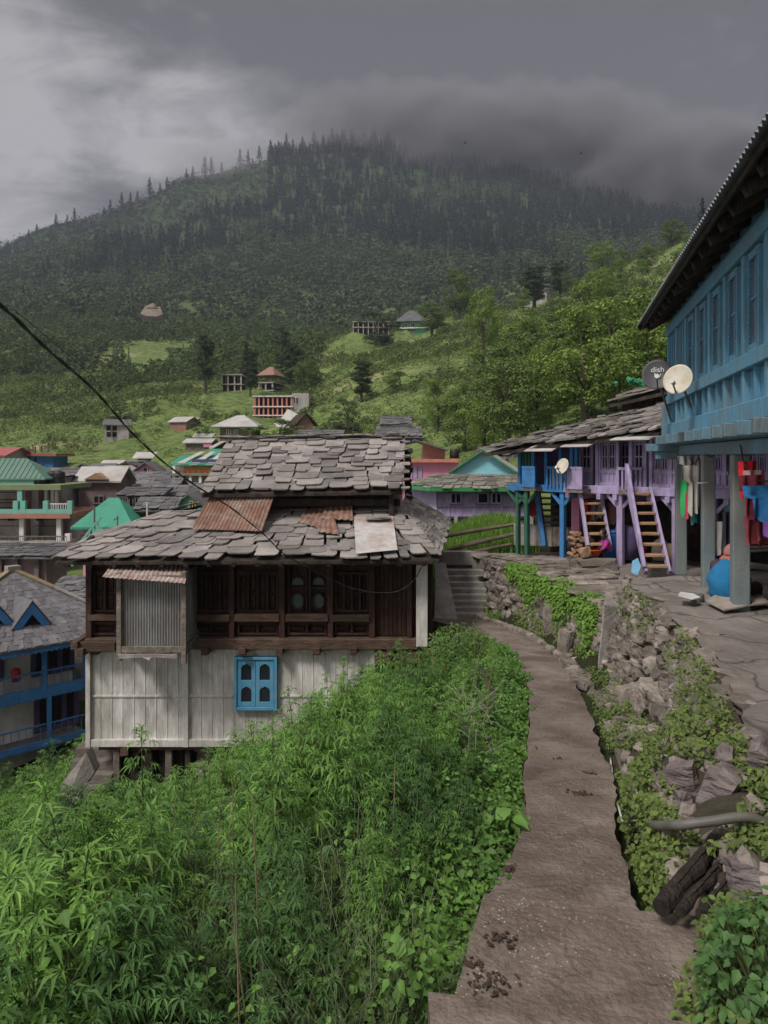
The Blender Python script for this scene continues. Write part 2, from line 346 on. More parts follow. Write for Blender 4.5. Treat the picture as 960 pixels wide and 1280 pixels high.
# ------------------------------------------------------------------ ground sheet
def ground_material():
    m = bpy.data.materials.new('hillside_ground'); m.use_nodes = True
    nt = m.node_tree; N = nt.nodes; L = nt.links; b = N['Principled BSDF']; b.inputs['Roughness'].default_value = .95
    b.inputs['Specular IOR Level'].default_value = .15
    g = N.new('ShaderNodeNewGeometry')
    def nz(sc, det=6, rough=.6):
        n = N.new('ShaderNodeTexNoise'); n.inputs['Scale'].default_value = sc; n.inputs['Detail'].default_value = det
        n.inputs['Roughness'].default_value = rough; L.new(g.outputs['Position'], n.inputs['Vector']); return n.outputs['Fac']
    def mr(v, a, b_, c=0., d=1.):
        r = N.new('ShaderNodeMapRange'); L.new(v, r.inputs['Value'])
        for k, q in zip(('From Min', 'From Max', 'To Min', 'To Max'), (a, b_, c, d)): r.inputs[k].default_value = q
        return r.outputs[0]
    def mx(f, a, b_):
        x = N.new('ShaderNodeMix'); x.data_type = 'RGBA'; L.new(f, x.inputs['Factor'])
        for k, q in (('A', a), ('B', b_)):
            if isinstance(q, tuple): x.inputs[k].default_value = (*q, 1)
            else: L.new(q, x.inputs[k])
        return x.outputs['Result']
    sep = N.new('ShaderNodeSeparateXYZ'); L.new(g.outputs['Position'], sep.inputs[0])
    grass = mx(mr(nz(.09), .35, .65), (.11, .165, .045), (.185, .245, .07))
    grass = mx(mr(nz(.6, 8), .45, .62), grass, (.065, .105, .032))
    grass = mx(mr(nz(1.6, 6), .54, .62), grass, (.10, .11, .05))
    grass = mx(mr(nz(.035, 5), .58, .68), grass, (.24, .24, .11))
    forest = mx(mr(nz(.05, 8), .4, .6), (.024, .040, .020), (.048, .074, .030))
    far = mx(mr(sep.outputs['Y'], 380., 560.), grass, forest)
    soil = mx(mr(nz(2.5, 8), .4, .6), (.028, .024, .014), (.022, .038, .012))
    c = mx(mr(sep.outputs['Y'], 27., 33.), soil, far)
    L.new(c, b.inputs['Base Color'])
    bp = N.new('ShaderNodeBump'); bp.inputs['Strength'].default_value = .8; bp.inputs['Distance'].default_value = .6
    L.new(nz(.8, 8), bp.inputs['Height']); L.new(bp.outputs[0], b.inputs['Normal'])
    return m
def make_ground():
    ns, nd = 300, 430
    u = np.linspace(-1.7, 1.7, ns); v = np.exp(np.linspace(math.log(2.), math.log(1508.), nd))-8
    U, D = np.meshgrid(u, v); X = (U*(D+8)).ravel(); Dd = D.ravel()
    Z = ground(X, Dd)
    V = np.stack([X, Dd, Z], 1)
    i = np.arange(ns-1)[None, :]+np.arange(nd-1)[:, None]*ns
    Fq = np.stack([i, i+1, i+1+ns, i+ns], -1).reshape(-1, 4)
    me = npmesh('hillside', V, Fq, ground_material()); me.polygons.foreach_set('use_smooth', [True]*len(me.polygons))
    tag(link('hillside', me), kind='structure')
make_ground()

# ------------------------------------------------------------------ leaf clouds
def unit(v): return v/np.maximum(np.linalg.norm(v, axis=-1, keepdims=True), 1e-9)
def leafquads(C, Nn, size, asp=.62):
    """C centres, Nn normals, size (n,) -> V, F of lens-shaped quads"""
    n = len(C); r = unit(rng.normal(size=(n, 3))); t = unit(np.cross(Nn, r)); b = np.cross(Nn, t)
    s = size[:, None]
    V = np.stack([C-t*s*.5, C+b*s*asp*.5, C+t*s*.5, C-b*s*asp*.5], 1).reshape(-1, 3)
    return V, np.arange(4*n).reshape(-1, 4)
def crown(n, H, W, leaf, clumps=16, shape='round', z0=.3):
    """points spread over leafy clumps that fill a crown"""
    cs = []
    for k in range(clumps):
        t = rng.uniform(0, 1); zc = H*(z0+(1-z0)*t*.92)
        if shape == 'round': rad = W*.5*math.sin(math.pi*(.18+.72*t))**.7
        elif shape == 'cone': rad = W*.5*(1-t)**.8+.05*W
        else: rad = W*.5*(.5+.5*math.sin(math.pi*t))*.8
        a = rng.uniform(0, 6.28); rr = rad*rng.uniform(.25, .85)
        cs.append((rr*math.cos(a), rr*math.sin(a), zc, W*rng.uniform(.09, .20)*(1-.3*t), rng.uniform(.55, .9)))
    cs = np.array(cs); w = cs[:, 3]**2; idx = rng.choice(len(cs), n, p=w/w.sum())
    dr = unit(rng.normal(size=(n, 3))); dr[:, 2] = np.where(rng.random(n) < .6, np.abs(dr[:, 2]), dr[:, 2])
    rad = cs[idx, 3]*(rng.random(n)**.35)*1.08
    C = cs[idx, :3]+dr*rad[:, None]*np.stack([np.ones(n), np.ones(n), cs[idx, 4]], 1)
    Nn = unit(dr+rng.normal(size=(n, 3))*.55+np.array([0, 0, .45]))
    return leafquads(C, Nn, leaf*rng.uniform(.6, 1.3, n)), cs
def conifer(n, H, W, leaf):
    t = rng.random(n)**.8; tier = np.floor(t*11+rng.random(n)*.25)/11; z = H*(.10+.9*t)
    fr = (t*11) % 1.0
    rad = W*.5*(1-t)**.85*(1.0-.5*fr)+.02*W
    a = rng.uniform(0, 6.28, n); ar = np.sin(a*3+tier*17)*.15+1
    rr = rad*ar*rng.random(n)**.5
    C = np.stack([rr*np.cos(a), rr*np.sin(a), z-rr*.25], 1)
    Nn = unit(np.stack([np.cos(a)*.6, np.sin(a)*.6, np.ones(n)*.8], 1)+rng.normal(size=(n, 3))*.35)
    return leafquads(C, Nn, leaf*rng.uniform(.6, 1.3, n)*(1.1-.6*t), .5)
def trunk_mb(H, r, cs=None, lean=0.):
    m = MB(); top = H*.62
    m.tube([(0, 0, -1.2), (lean*.1, 0, H*.15), (lean*.25, .05*H*.2, H*.38), (lean*.3, 0, top)], [r*1.25, r, r*.7, r*.3], 7)
    if cs is not None:
        for c in cs[:9]:
            m.tube([(lean*.2, 0, min(c[2]*.6, H*.5)), (c[0]*.5, c[1]*.5, c[2]*.82), (c[0], c[1], c[2])], [r*.42, r*.25, r*.1], 5)
    return m
PROTO = {}
def proto(kind):
    """leaf mesh and trunk mesh of a unit kind, shared by every copy"""
    if kind in PROTO: return PROTO[kind]
    base, var = kind[:-1], kind[-1]
    if base == 'conifer':
        (V, Fq) = conifer(1500, 10, 3.6, .62); me = npmesh('crown', V, Fq, M['conifer']); tm = MB().tube([(0, 0, -1.5), (0, 0, 5), (0, 0, 9.3)], [.22, .15, .04], 6)
    elif base == 'sparse':      # ridge pines: bare lower trunk
        (V, Fq) = conifer(420, 10, 3.3, .7)
        keep = np.repeat((V.reshape(-1, 4, 3)[:, :, 2].mean(1) > 2.6) & (rng.random(len(Fq)) < .8), 4); V = V[keep]; Fq = np.arange(len(V)).reshape(-1, 4)
        me = npmesh('crown', V, Fq, M['conifer']); tm = MB().tube([(0, 0, -3), (0, 0, 5), (0, 0, 9.7)], [.22, .16, .05], 6)
    else:
        shape, mt, lf, n = {'broad': ('round', 'tree_a', .27, 8500), 'dark': ('tall', 'tree_b', .27, 8000), 'light': ('round', 'tree_c', .26, 8500), 'bush': ('round', 'tree_a', .38, 3000), 'bushd': ('round', 'tree_b', .38, 3000)}[base]
        (V, Fq), cs = crown(n, 10, 10 if 'bush' in base else (8.5 if base != 'dark' else 6), lf, 46 if 'bush' not in base else 24, shape, .08 if 'bush' in base else .22)
        me = npmesh('crown', V, Fq, M[mt]); tm = trunk_mb(10, .26, cs, rng.uniform(-.5, .5))
    PROTO[kind] = (me, tm.mesh('trunk', M['bark'])); return PROTO[kind]
def tree(kind, px, d, hpx, wpx, label, group, name='tree', cat='tree', base=None):
    me, tm = proto(kind); H = hpx*d/F; W = wpx*d/F
    x = (px-480)*d/F; z = g1(x, d) if base is None else (HY-base)*d/F
    o = thing(name, label, cat, (x, d, z), group)
    w0 = {'conifer': 3.6, 'sparse': 3.3, 'dark': 6.5}.get(kind[:-1], 9.)
    o.scale = (W/w0, W/w0, H/10); o.rotation_euler = (0, 0, random.uniform(0, 6.28))
    link('crown', me, o); link('trunk', tm, o)
    return o
# ------------------------------------------------------------------ roofs
def slates(mb, E0, E1, T0, T1, rows, tw, thick, rnd, over=1.9, ragged=.35, jz=.35):
    """stone slates laid in overlapping rows between the eave line E0-E1 and the top line T0-T1"""
    E0, E1, T0, T1 = map(Vector, (E0, E1, T0, T1))
    nrm = (E1-E0).cross(T0-E0)
    if nrm.length < 1e-6: nrm = (E1-E0).cross(T1-E0)
    nrm.normalize()
    if nrm.z < 0: nrm = -nrm
    slope = ((T0+T1)/2-(E0+E1)/2); Ls = slope.length; step = 1./rows; rl = Ls*step
    def pt(u, t, h): return E0.lerp(E1, u).lerp(T0.lerp(T1, u), t)+nrm*h
    for r in range(rows):
        t0 = r*step
        a = pt(0, t0, 0); b = pt(1, t0, 0); W = (b-a).length
        u = rnd.uniform(-.6, 0)*tw/max(W, .1)
        while u < 1.0:
            w = tw*rnd.uniform(.6, 1.5)/max(W, .1)
            u0 = max(u, -.01)+.004; u1 = min(u+w, 1.01)-.004; u += w
            if u1-u0 < .25*tw/max(W, .1): continue
            jt = rnd.uniform(-ragged, ragged)*step; lo = t0+jt; hi = min(lo+step*over, 1.0)
            if hi-lo < step*.4: continue
            hh = thick*(1.25+rnd.uniform(-jz, jz)*1.2); tk = thick*rnd.uniform(.6, 1.15)
            cl = rnd.uniform(.0, .3)*(u1-u0); cr = rnd.uniform(.0, .3)*(u1-u0); ct = rnd.uniform(.1, .4)*step; ct2 = rnd.uniform(.1, .4)*step
            sk = rnd.uniform(-.05, .05)*(u1-u0)
            out = [(u0+cl, lo), (u1-cr, lo+rnd.uniform(-.08, .08)*step), (u1, lo+ct), (u1+sk, hi), (u0+sk, hi), (u0, lo+ct2)]
            tl = rnd.uniform(-.012, .012)
            top = []; bot = []
            for (uu, tt) in out:
                f = (tt-lo)/max(hi-lo, 1e-6); h = hh*(1-f)+thick*.25*f+(uu-u0)/max(u1-u0, 1e-6)*tl
                top.append(pt(uu, tt, h+tk)); bot.append(pt(uu, tt, h))
            n = 6; mb.add(bot+top, [tuple(range(n-1, -1, -1)), tuple(range(n, 2*n))]+[(i, (i+1) % n, n+(i+1) % n, n+i) for i in range(n)])
    return mb
def slab(mb, a, b, c, d, th):
    """a flat sheet a-b (eave), c-d (top) with thickness th downwards"""
    n = (Vector(b)-Vector(a)).cross(Vector(d)-Vector(a)).normalized()
    if n.z < 0: n = -n
    return mb.prism([a, b, c, d], -n*th)
def corrugated(mb, a, b, c, d, pitch=.08, amp=.014, th=.006, rows=1):
    """ridges run from edge a-b to edge d-c"""
    a, b, c, d = map(Vector, (a, b, c, d)); W = (b-a).length; n = max(2, int(W/pitch*4))
    nr = (b-a).cross(d-a).normalized()
    vs = []; fs = []
    for j, (p, q) in enumerate(((a, b), (d, c))):
        for i in range(n+1):
            h = math.sin(i*math.pi/2)*amp; vs.append(p.lerp(q, i/n)+nr*h)
    m_ = len(vs); vs += [v-nr*th for v in vs[:m_]]
    k = n+1
    for i in range(n): fs += [(i, i+1, k+i+1, k+i), (m_+k+i, m_+k+i+1, m_+i+1, m_+i), (i+1, i, m_+i, m_+i+1), (k+i, k+i+1, m_+k+i+1, m_+k+i)]
    fs += [(0, k, m_+k, m_), (k-1, m_+k-1, m_+2*k-1, 2*k-1)]
    return mb.add(vs, fs)

# ------------------------------------------------------------------ the old timber house
rnd = random.Random(3)
HF = Frame((-6.35, 16, -6.2), 0)
hs = thing('timber_house', 'old house of dark carved wood over whitewashed boards under a ragged stone slate roof', 'house', HF)
def wx(px, d=16.): return (px-480)*d/F
def wz(py, d=16.): return (HY-py)*d/F
def B(*a): return MB().box(*a)
# ground floor, whitewashed boards
m = MB(); m.box(wx(108), wx(468), 16.16, 20.3, wz(934), wz(811))
m.build('ground_floor_wall', M['whitewood'], hs, True)
m = MB(); x = wx(108)
while x < wx(467):
    if not (wx(290) < x < wx(349)): m.box(x-.012, x+.012, 16.15, 16.165, wz(929), wz(817)+rnd.uniform(-.01, .01))
    else:
        m.box(x-.012, x+.012, 16.15, 16.165, wz(929), wz(893))
    x += .24+rnd.uniform(-.012, .012)
for y0, y1 in ((811, 818), (927, 936)): m.box(wx(108)-.01, wx(468)+.01, 16.09, 16.17, wz(y1), wz(y0))
m.box(wx(108), wx(290), 16.135, 16.17, wz(874.5), wz(871.5)); m.box(wx(349), wx(468), 16.135, 16.17, wz(874.5), wz(871.5))
for p in (108, 231, 466): m.box(wx(p)-.05, wx(p)+.05, 16.07, 16.17, wz(936), wz(811))
m.build('batten_boarding', M['whitewood'], hs, True, bevel=.006)
# blue window
w = MB()
X0, X1, Z0, Z1 = wx(292), wx(346), wz(889), wz(822)
for a in ((X0, X0+.06, Z0, Z1), (X1-.06, X1, Z0, Z1), (X0+.06, X1-.06, Z1-.06, Z1), (X0+.06, X1-.06, Z0, Z0+.07)): w.box(a[0], a[1], 16.03, 16.15, a[2], a[3])
win = w.build('window', M['bluewin'], hs, True, bevel=.006); win['label'] = 'bright blue window with two glazed shutters'
for k in range(2):
    a0 = X0+.065+k*(X1-X0-.13)/2; a1 = a0+(X1-X0-.13)/2-.006
    s = MB(); zm = (Z0+Z1)/2-.02; b0 = Z0+.075; b1 = Z1-.065
    s.box(a0, a0+.085, 16.06, 16.11, b0, b1); s.box(a1-.085, a1, 16.06, 16.11, b0, b1)
    for zz_ in ((b0, b0+.1), (zm-.05, zm+.09), (b1-.09, b1)): s.box(a0+.085, a1-.085, 16.06, 16.11, *zz_)
    for zt in (zm-.05, b1-.09):      # arched heads of the panes
        xc = (a0+a1)/2; hw = (a1-a0)/2-.085
        for sg in (-1, 1): s.prism([(xc+sg*hw, 16.065, zt), (xc+sg*hw, 16.065, zt-.09), (xc+sg*hw*.72, 16.065, zt-.035), (xc+sg*hw*.3, 16.065, zt-.02), (xc+sg*hw*.1, 16.065, zt)], (0, .04, 0))
    so_ = s.build('shutter', M['bluewin'], hs, True, bevel=.004)
    for (c0, c1) in ((b0+.1, zm-.05), (zm+.09, b1-.09)):
        g = MB(); g.box(a0+.08, a1-.08, 16.085, 16.095, c0-.005, c1+.005)
        g.build('pane', M['glass'], so_, True)
# upper floor, dark wood
m = MB(); m.box(wx(107), wx(538), 16.24, 20.3, wz(812), wz(690)); m.build('upper_wall', M['darkwood'], hs, True)
m = MB()
for y0, y1, x0, x1, dd in ((798, 811, 107, 530, 15.93), (690, 706, 100, 540, 15.95)):
    m.box(wx(x0), wx(x1), dd, 16.24, wz(y1), wz(y0))
m.box(wx(468), wx(540), 15.97, 16.3, wz(829), wz(814)); m.box(wx(100), wx(148), 15.8, 15.95, wz(812), wz(800))
for p in range(120, 540, 46): m.box(wx(p)-.08, wx(p)+.08, 15.85, 16.25, wz(817), wz(808))
for p in (101, 108): m.box(wx(p)-.1, wx(p)+.05, 15.7, 18, wz(808+(p-101)*1.2), wz(798+(p-101)*1.2))
m.build('floor_beams', M['midwood'], hs, True, bevel=.012)
m = MB()
for y0, y1, x0, x1 in ((769, 776, 110, 146), (769, 777, 236, 287), (768, 777, 293, 349), (768, 777, 357, 410), (769, 777, 416, 462)): m.box(wx(x0), wx(x1), 15.98, 16.2, wz(y1), wz(y0))
m.build('window_sill', M['midwood'], hs, True, bevel=.008)
for p, wd in ((110, .13), (150, .14), (232, .14), (289, .12), (352, .13), (413, .12), (465, .13), (512, .11)):
    MB().box(wx(p)-wd/2, wx(p)+wd/2, 16.02, 16.25, wz(800), wz(704)).build('post', M['darkwood'], hs, True, bevel=.012)
def carved(x0, x1, y0, y1, n, rows=2):
    m = MB(); X0, X1, Z0, Z1 = wx(x0), wx(x1), wz(y1), wz(y0)
    m.box(X0, X1, 16.13, 16.22, Z1-.05, Z1); m.box(X0, X1, 16.13, 16.22, Z0, Z0+.05)
    for k in range(n+1):
        xc = X0+.025+(X1-X0-.05)*k/n; m.box(xc-.025, xc+.025, 16.12, 16.22, Z0+.05, Z1-.05)
    for k in range(n):
        a = X0+.05+(X1-X0-.05)*k/n; b = a+(X1-X0-.05)/n-.05
        for j in range(rows):
            z0 = Z0+.05+(Z1-Z0-.1)*j/rows; z1 = z0+(Z1-Z0-.1)/rows
            m.box(a, b, 16.16, 16.22, z1-.03, z1+.0)
            m.box(a+.04, b-.04, 16.185, 16.235, z0+.05, z1-.07)
    m.build('carved_panel', M['darkwood'], hs, True, bevel=.006)
for (x0, x1, n) in ((113, 143, 2), (238, 286, 4), (295, 347, 4), (418, 461, 4)):
    carved(x0, x1, 716, 767, n)
for (x0, x1, n) in ((113, 143, 1), (238, 286, 2), (295, 347, 2), (358, 408, 2), (418, 461, 2)):
    carved(x0, x1, 779, 796, n, 1)
m = MB()
for k in range(9): m.box(wx(469+k*5.6)+.004, wx(469+k*5.6)+.09, 16.15, 16.235, wz(797), wz(706))
m.build('plank_panel', M['darkwood'], hs, True, bevel=.006)
# the two octagonal lights
m = MB(); g = MB()
for xc in (371, 397):
    X, Z = wx(xc), wz(753); 
    o8 = [(X+.155*math.cos(R(22.5+45*k)), 16.1, Z+.19*math.sin(R(22.5+45*k))) for k in range(8)]
    i8 = [(X+.15*.86*math.cos(R(22.5+45*k)), 16.1, Z+.19*.86*math.sin(R(22.5+45*k))) for k in range(8)]
    for k in range(8):
        m.prism([o8[k], o8[(k+1) % 8], i8[(k+1) % 8], i8[k]], (0, .08, 0))
    m.box(X-.2, X-.16, 16.12, 16.22, wz(768), wz(712)); m.box(X+.17, X+.21, 16.12, 16.22, wz(768), wz(712))
    m.box(X-.16, X+.17, 16.13, 16.22, wz(738), wz(735))
    for zc, ww in ((wz(727), .13),):
        for k in range(6):
            a0, a1 = math.pi*k/6, math.pi*(k+1)/6
            m.prism([(X+ww*math.cos(a0), 16.12, zc+.08*math.sin(a0)), (X+ww*math.cos(a1), 16.12, zc+.08*math.sin(a1)), (X+ww*.8*math.cos(a1), 16.12, zc+.06*math.sin(a1)), (X+ww*.8*math.cos(a0), 16.12, zc+.06*math.sin(a0))], (0, .06, 0))
wf = m.build('carved_window', M['darkwood'], hs, True); wf['label'] = 'dark carved window with two eight-sided lights'
for xc in (371, 397):
    X, Z = wx(xc), wz(753)
    g = MB(); g.prism([(X+.14*math.cos(R(22.5+45*k)), 16.17, Z+.175*math.sin(R(22.5+45*k))) for k in range(8)], (0, .01, 0)); g.build('pane', M['glassgrey'], wf, True)
    g = MB(); g.prism([(X-.12, 16.2, wz(733)), (X+.12, 16.2, wz(733)), (X+.12, 16.2, wz(727)), (X, 16.2, wz(721)), (X-.12, 16.2, wz(727))], (0, .01, 0)); g.build('pane', M['glassgrey'], wf, True)
# white corner post and right side
m = MB(); m.box(wx(520), wx(534), 15.8, 15.98, wz(806), wz(704)); m.build('corner_post', M['whitewood'], hs, True, bevel=.01)
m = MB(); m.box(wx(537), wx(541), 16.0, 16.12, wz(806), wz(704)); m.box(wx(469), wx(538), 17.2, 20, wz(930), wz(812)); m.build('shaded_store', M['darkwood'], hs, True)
# tin oriel
f0 = 15.15
def ox(px): return (px-480)*f0/F
def oz(py): return (HY-py)*f0/F
m = MB(); corrugated(m, (ox(150), f0+.05, oz(816)), (ox(228), f0+.05, oz(816)), (ox(228), f0+.05, oz(722)), (ox(150), f0+.05, oz(722)), .055, .009)
corrugated(m, (ox(231), f0+.08, oz(812)), (ox(231), 16.1, oz(812)), (ox(231), 16.1, oz(716)), (ox(231), f0+.08, oz(716)), .07, .01)
corrugated(m, (ox(149), 16.1, oz(812)), (ox(149), f0+.08, oz(812)), (ox(149), f0+.08, oz(716)), (ox(149), 16.1, oz(716)), .07, .01)
m.build('tin_bay_wall', M['tin'], hs, True)
m = MB(); m.box(ox(146), ox(152), f0-.03, f0+.05, oz(826), oz(716)); m.box(ox(227), ox(233), f0-.03, f0+.05, oz(830), oz(714)); m.box(ox(152), ox(227), f0-.02, f0+.04, oz(816), oz(808))
m.box(ox(152), ox(227), f0-.02, f0+.04, oz(724), oz(719))
for p in (149, 231): m.box(ox(p)-.05, ox(p)+.05, f0+.05, 16.2, oz(818), oz(808))
m.box(ox(231)-.02, ox(231)+.03, f0+.05, 16.2, oz(806), oz(801))
m.build('tin_bay_frame', M['greywood'], hs, True, bevel=.008)
m = MB(); m.prism([(ox(148), f0-.06, oz(817)), (ox(222), f0-.06, oz(817)), (ox(222), f0-.04, oz(822.5)), (ox(190), f0-.04, oz(821)), (ox(187), f0-.04, oz(825)), (ox(178), f0-.04, oz(821)), (ox(150), f0-.04, oz(823))], (0, .03, 0))
m.build('tin_bay_apron', M['tin_light'], hs, True)
m = MB(); corrugated(m, P(128, 721, 14.9), P(231, 729, 14.9), P(238, 702, 15.9), P(142, 701, 15.9), .09, .010)
m.build('rusty_awning', M['rust_mix'], hs, True)
# stilts
m = MB()
lst = MB()
for k, p in enumerate((141, 152, 163, 172, 183, 195, 207, 219, 231)):
    mm = MB(); t = rnd.uniform(-.04, .04); mm.beam((wx(p), 16.3+(k % 2)*.2, wz(1035)), (wx(p)+t, 16.25+(k % 2)*.2, wz(935)), rnd.uniform(.1, .17), .12, (0, 1, 0))
    mm.build('stilt', M['blackwood'] if k % 3 else M['greywood'], hs, True, bevel=.015)
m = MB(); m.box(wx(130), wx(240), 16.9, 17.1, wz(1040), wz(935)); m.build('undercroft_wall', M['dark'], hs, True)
m = MB()
r4 = random.Random(8)
for j in range(7):
    for i in range(18):
        m.rock((wx(246)+i*.24+r4.uniform(-.05, .05), 16.5+r4.uniform(-.04, .04), wz(945)-j*.17), (.27, .35, .19), r4, 0, tilt=.12)
m.build('stone_plinth', M['rock'], hs, True)
m = MB(); m.box(wx(120), wx(470), 16.15, 20, wz(941), wz(936)); m.beam(P(155, 940, 15.9), P(155, 938, 17.), .16, .16); m.build('sole_beam', M['midwood'], hs, True)
# ---- lower roof
re = random.Random(21)
EL, ER = P(68, 699, 15.3), P(549, 697, 15.3)             # front eave
ER2 = P(563, 651, 20.6); EL2 = P(120, 668, 20.6)          # rear eave corners
TL, TR = P(205, 640, 17.9), P(500, 634, 17.9)            # top line
def shift(v, dz): return Vector((v.x, v.y, v.z+dz))
m = MB()
slates(m, EL, ER, TL, TR, 11, .42, .030, re, ragged=.5, jz=.9)
lr = m.build('lower_roof', M['slate'], hs, True)
m = MB(); slates(m, ER, ER2, TR, P(507, 618, 19.4), 13, .44, .03, re, over=2.3)
lr2 = m.build('hip_roof', M['slate'], hs, True); lr2['label'] = 'right hip of stacked mossy slates'
m = MB(); slates(m, EL2, EL, P(252, 628, 19.), TL, 8, .5, .03, re); m.build('hip_roof', M['slate'], hs, True)
m = MB(); m.prism([shift(v, -.06) for v in (EL, ER, TR, TL)], (0, 0, -.06)); m.prism([shift(v, -.06) for v in (ER, ER2, P(507, 618, 19.4), TR)], (0, 0, -.06))
m.prism([shift(v, -.06) for v in (EL2, EL, TL, P(252, 628, 19.))], (0, 0, -.06))
for k in range(16):
    q = EL.lerp(ER, .03+k*.062); m.beam(q+Vector((0, -.0, -.13)), q+Vector((0, 1.4, .3)), .09, .09)
m.build('roof_boards', M['blackwood'], hs, True)
# ---- upper storey and roof
m = MB(); m.box(wx(268, 18), wx(500, 18), 17.95, 20, wz(660, 18), wz(596, 18)); m.build('attic_wall', M['darkwood'], hs, True)
m = MB(); m.box(wx(488, 17.8), wx(503, 17.8), 17.62, 17.8, wz(641, 17.8), wz(601, 17.8)); m.build('attic_end_board', M['plaster'], hs, True)
m = MB(); m.beam(P(270, 628, 17.6), P(500, 628, 17.6), .12, .16); m.build('attic_beam', M['blackwood'], hs, True)
UE0, UE1, UT0, UT1 = P(252, 616, 17.1), P(503, 612, 17.1), P(287, 549, 19.6), P(505, 546, 19.6)
m = MB(); slates(m, UE0, UE1, UT0, UT1, 14, .42, .030, re, ragged=.55, jz=1.0); m.build('upper_roof', M['slate'], hs, True)
m = MB()
for k in range(16):
    q = UT0.lerp(UT1, k/15.5); m.rock(q+Vector((0, .05, .05)), (.62, .5, .06), re, 0, tilt=.08)
for k in range(7):      # ragged slate ends over the right gable
    q = UE1.lerp(UT1, (k+.3)/7); m.rock(q+Vector((.06, 0, -.02)), (.22, .42, .07), re, 0, tilt=.1)
m.build('ridge_slates', M['slate'], hs, True)
m = MB(); slates(m, UT1+Vector((0, .1, -.02)), UT0+Vector((0, .1, -.02)), P(503, 585, 21.8), P(275, 590, 21.8), 6, .5, .03, re); m.build('rear_roof', M['slate'], hs, True)
m = MB(); m.prism([UE1+Vector((-.2, .15, -.1)), UT1+Vector((-.2, 0, -.1)), UT1+Vector((-.2, 2.2, -1.1)), UT1+Vector((-.2, 2.2, -2.5)), UE1+Vector((-.2, .15, -1.0))], (-.1, 0, 0))
m.build('gable_wall', M['blackwood'], hs, True)
m = MB()
m.prism([shift(v, -.05) for v in (UE0, UE1, UT1, UT0)], (0, 0, -.06)); m.build('roof_boards', M['blackwood'], hs, True)
# dark cow hair of old slates hanging at the gable
m = MB()
for k in range(26):
    q = UT1+Vector((.12, -.3+rnd.uniform(-.4, 1.5), -.35-k*.06)); m.rock(q, (.18, .5, .09), rnd, 0, tilt=.2)
m.build('gable_slates', M['blackwood'], hs, True)
# loose sheets lying on the roof: things of their own
def sheet(name, label, pts, mt, corr=True, pitch=.1):
    o = Frame(pts[0])
    m = MB()
    if corr: corrugated(m, *pts, pitch, .014)
    else: slab(m, *pts, .008)
    ob = m.build(name, M[mt], None, True, fr=o); tag(ob, label, 'roof sheet'); return ob
def onroof(px, py, lift=.14):      # point of the lower roof plane below a pixel
    n = (ER-EL).cross(TL-EL).normalized(); d = P(px, py, 1.); t = (EL+n*(lift if n.z > 0 else -lift)).dot(n)/d.dot(n); return d*t
sheet('corrugated_sheet', 'reddish brown corrugated iron sheet leaning from the lower slates to the upper roof', (onroof(239, 661), onroof(327, 664), P(344, 617, 17.3)+Vector((0, 0, .0)), P(263, 619, 17.3)), 'rust', pitch=.085)
sheet('tin_sheet', 'pale tin sheet with orange rust blotches lying on the lower slate roof', (onroof(445, 692), onroof(497, 687), onroof(491, 645), onroof(442, 646)), 'tin_light', False)
for i, (pts, lab) in enumerate(((((372, 652), (400, 660), (408, 640), (384, 634)), 'curled rusty sheet scrap, leftmost of the pieces lying on the slates'),
                                (((396, 664), (424, 668), (418, 650), (400, 648)), 'lowest brown rusty scrap lying on the slates between the big sheets'),
                                (((402, 648), (441, 650), (440, 632), (408, 630)), 'rusty scrap with grey edge next to the pale tin sheet'))):
    a, b, c, d = [onroof(x, y, .12+.04*i) for x, y in pts]
    sheet('rusty_sheet_scrap', lab, (a, b, c+Vector((0, 0, .06)), d), 'rust', True, .14)
ob = MB().rock(onroof(473, 647, .2), (.55, .4, .05), rnd, 0, tilt=.05).build('loose_slate', M['slate'], None, True, fr=Frame(onroof(473, 647, .2)))
tag(ob, 'round edged slate laid on top of the pale tin sheet', 'slate')
# concrete steps beside the white wall
st = MB()
for k in range(7): st.box(wx(95)-.3, wx(135), 15.2+k*.25, 17.2, wz(1030)+k*.19-.4, wz(1030)+k*.19+.19)
tag(st.build('stone_steps', M['concrete'], None, True, fr=Frame(P(112, 1010, 16))), 'grey steps climbing beside the dark stilts under the white boards', 'steps')
st = MB(); st.prism([P(35, 1035, 15), P(70, 1035, 15), P(118, 965, 15.5), P(108, 940, 15.5)], (0, .3, 0))
tag(st.build('stair_parapet', M['concrete_lt'], None, True, fr=Frame(P(80, 1010, 15))), 'sloping pale concrete parapet left of the house stilts', 'parapet')

# power cable
pts = [P(-60, 350, 3.2), P(0, 381, 3.7), (P(60, 437, 4.6)), P(120, 490, 6.), P(165, 541, 7.6), P(205, 578, 9.2), P(245, 607, 10.8), P(290, 636, 12.2), P(330, 668, 13.5), P(352, 690, 14.3), P(378, 706, 15.), P(405, 720, 15.4), P(440, 735, 15.5), P(475, 741, 15.5), P(500, 738, 15.5), P(518, 724, 15.5), P(527, 708, 15.6)]
def smooth(p, n=5):
    out = []
    for i in range(len(p)-1):
        a, b, c, d = p[max(i-1, 0)], p[i], p[i+1], p[min(i+2, len(p)-1)]
        for k in range(n):
            t = k/n; out.append(.5*((2*b)+(c-a)*t+(2*a-5*b+4*c-d)*t*t+(-a+3*b-3*c+d)*t**3))
    return out+[p[-1]]
sp = smooth(pts, 8)
m = MB()
for s_ in range(2):
    q = [v+Vector((math.cos(i*.9+s_*math.pi)*.006, 0, math.sin(i*.9+s_*math.pi)*.006)) for i, v in enumerate(sp)]
    m.tube(q, .0068, 6)
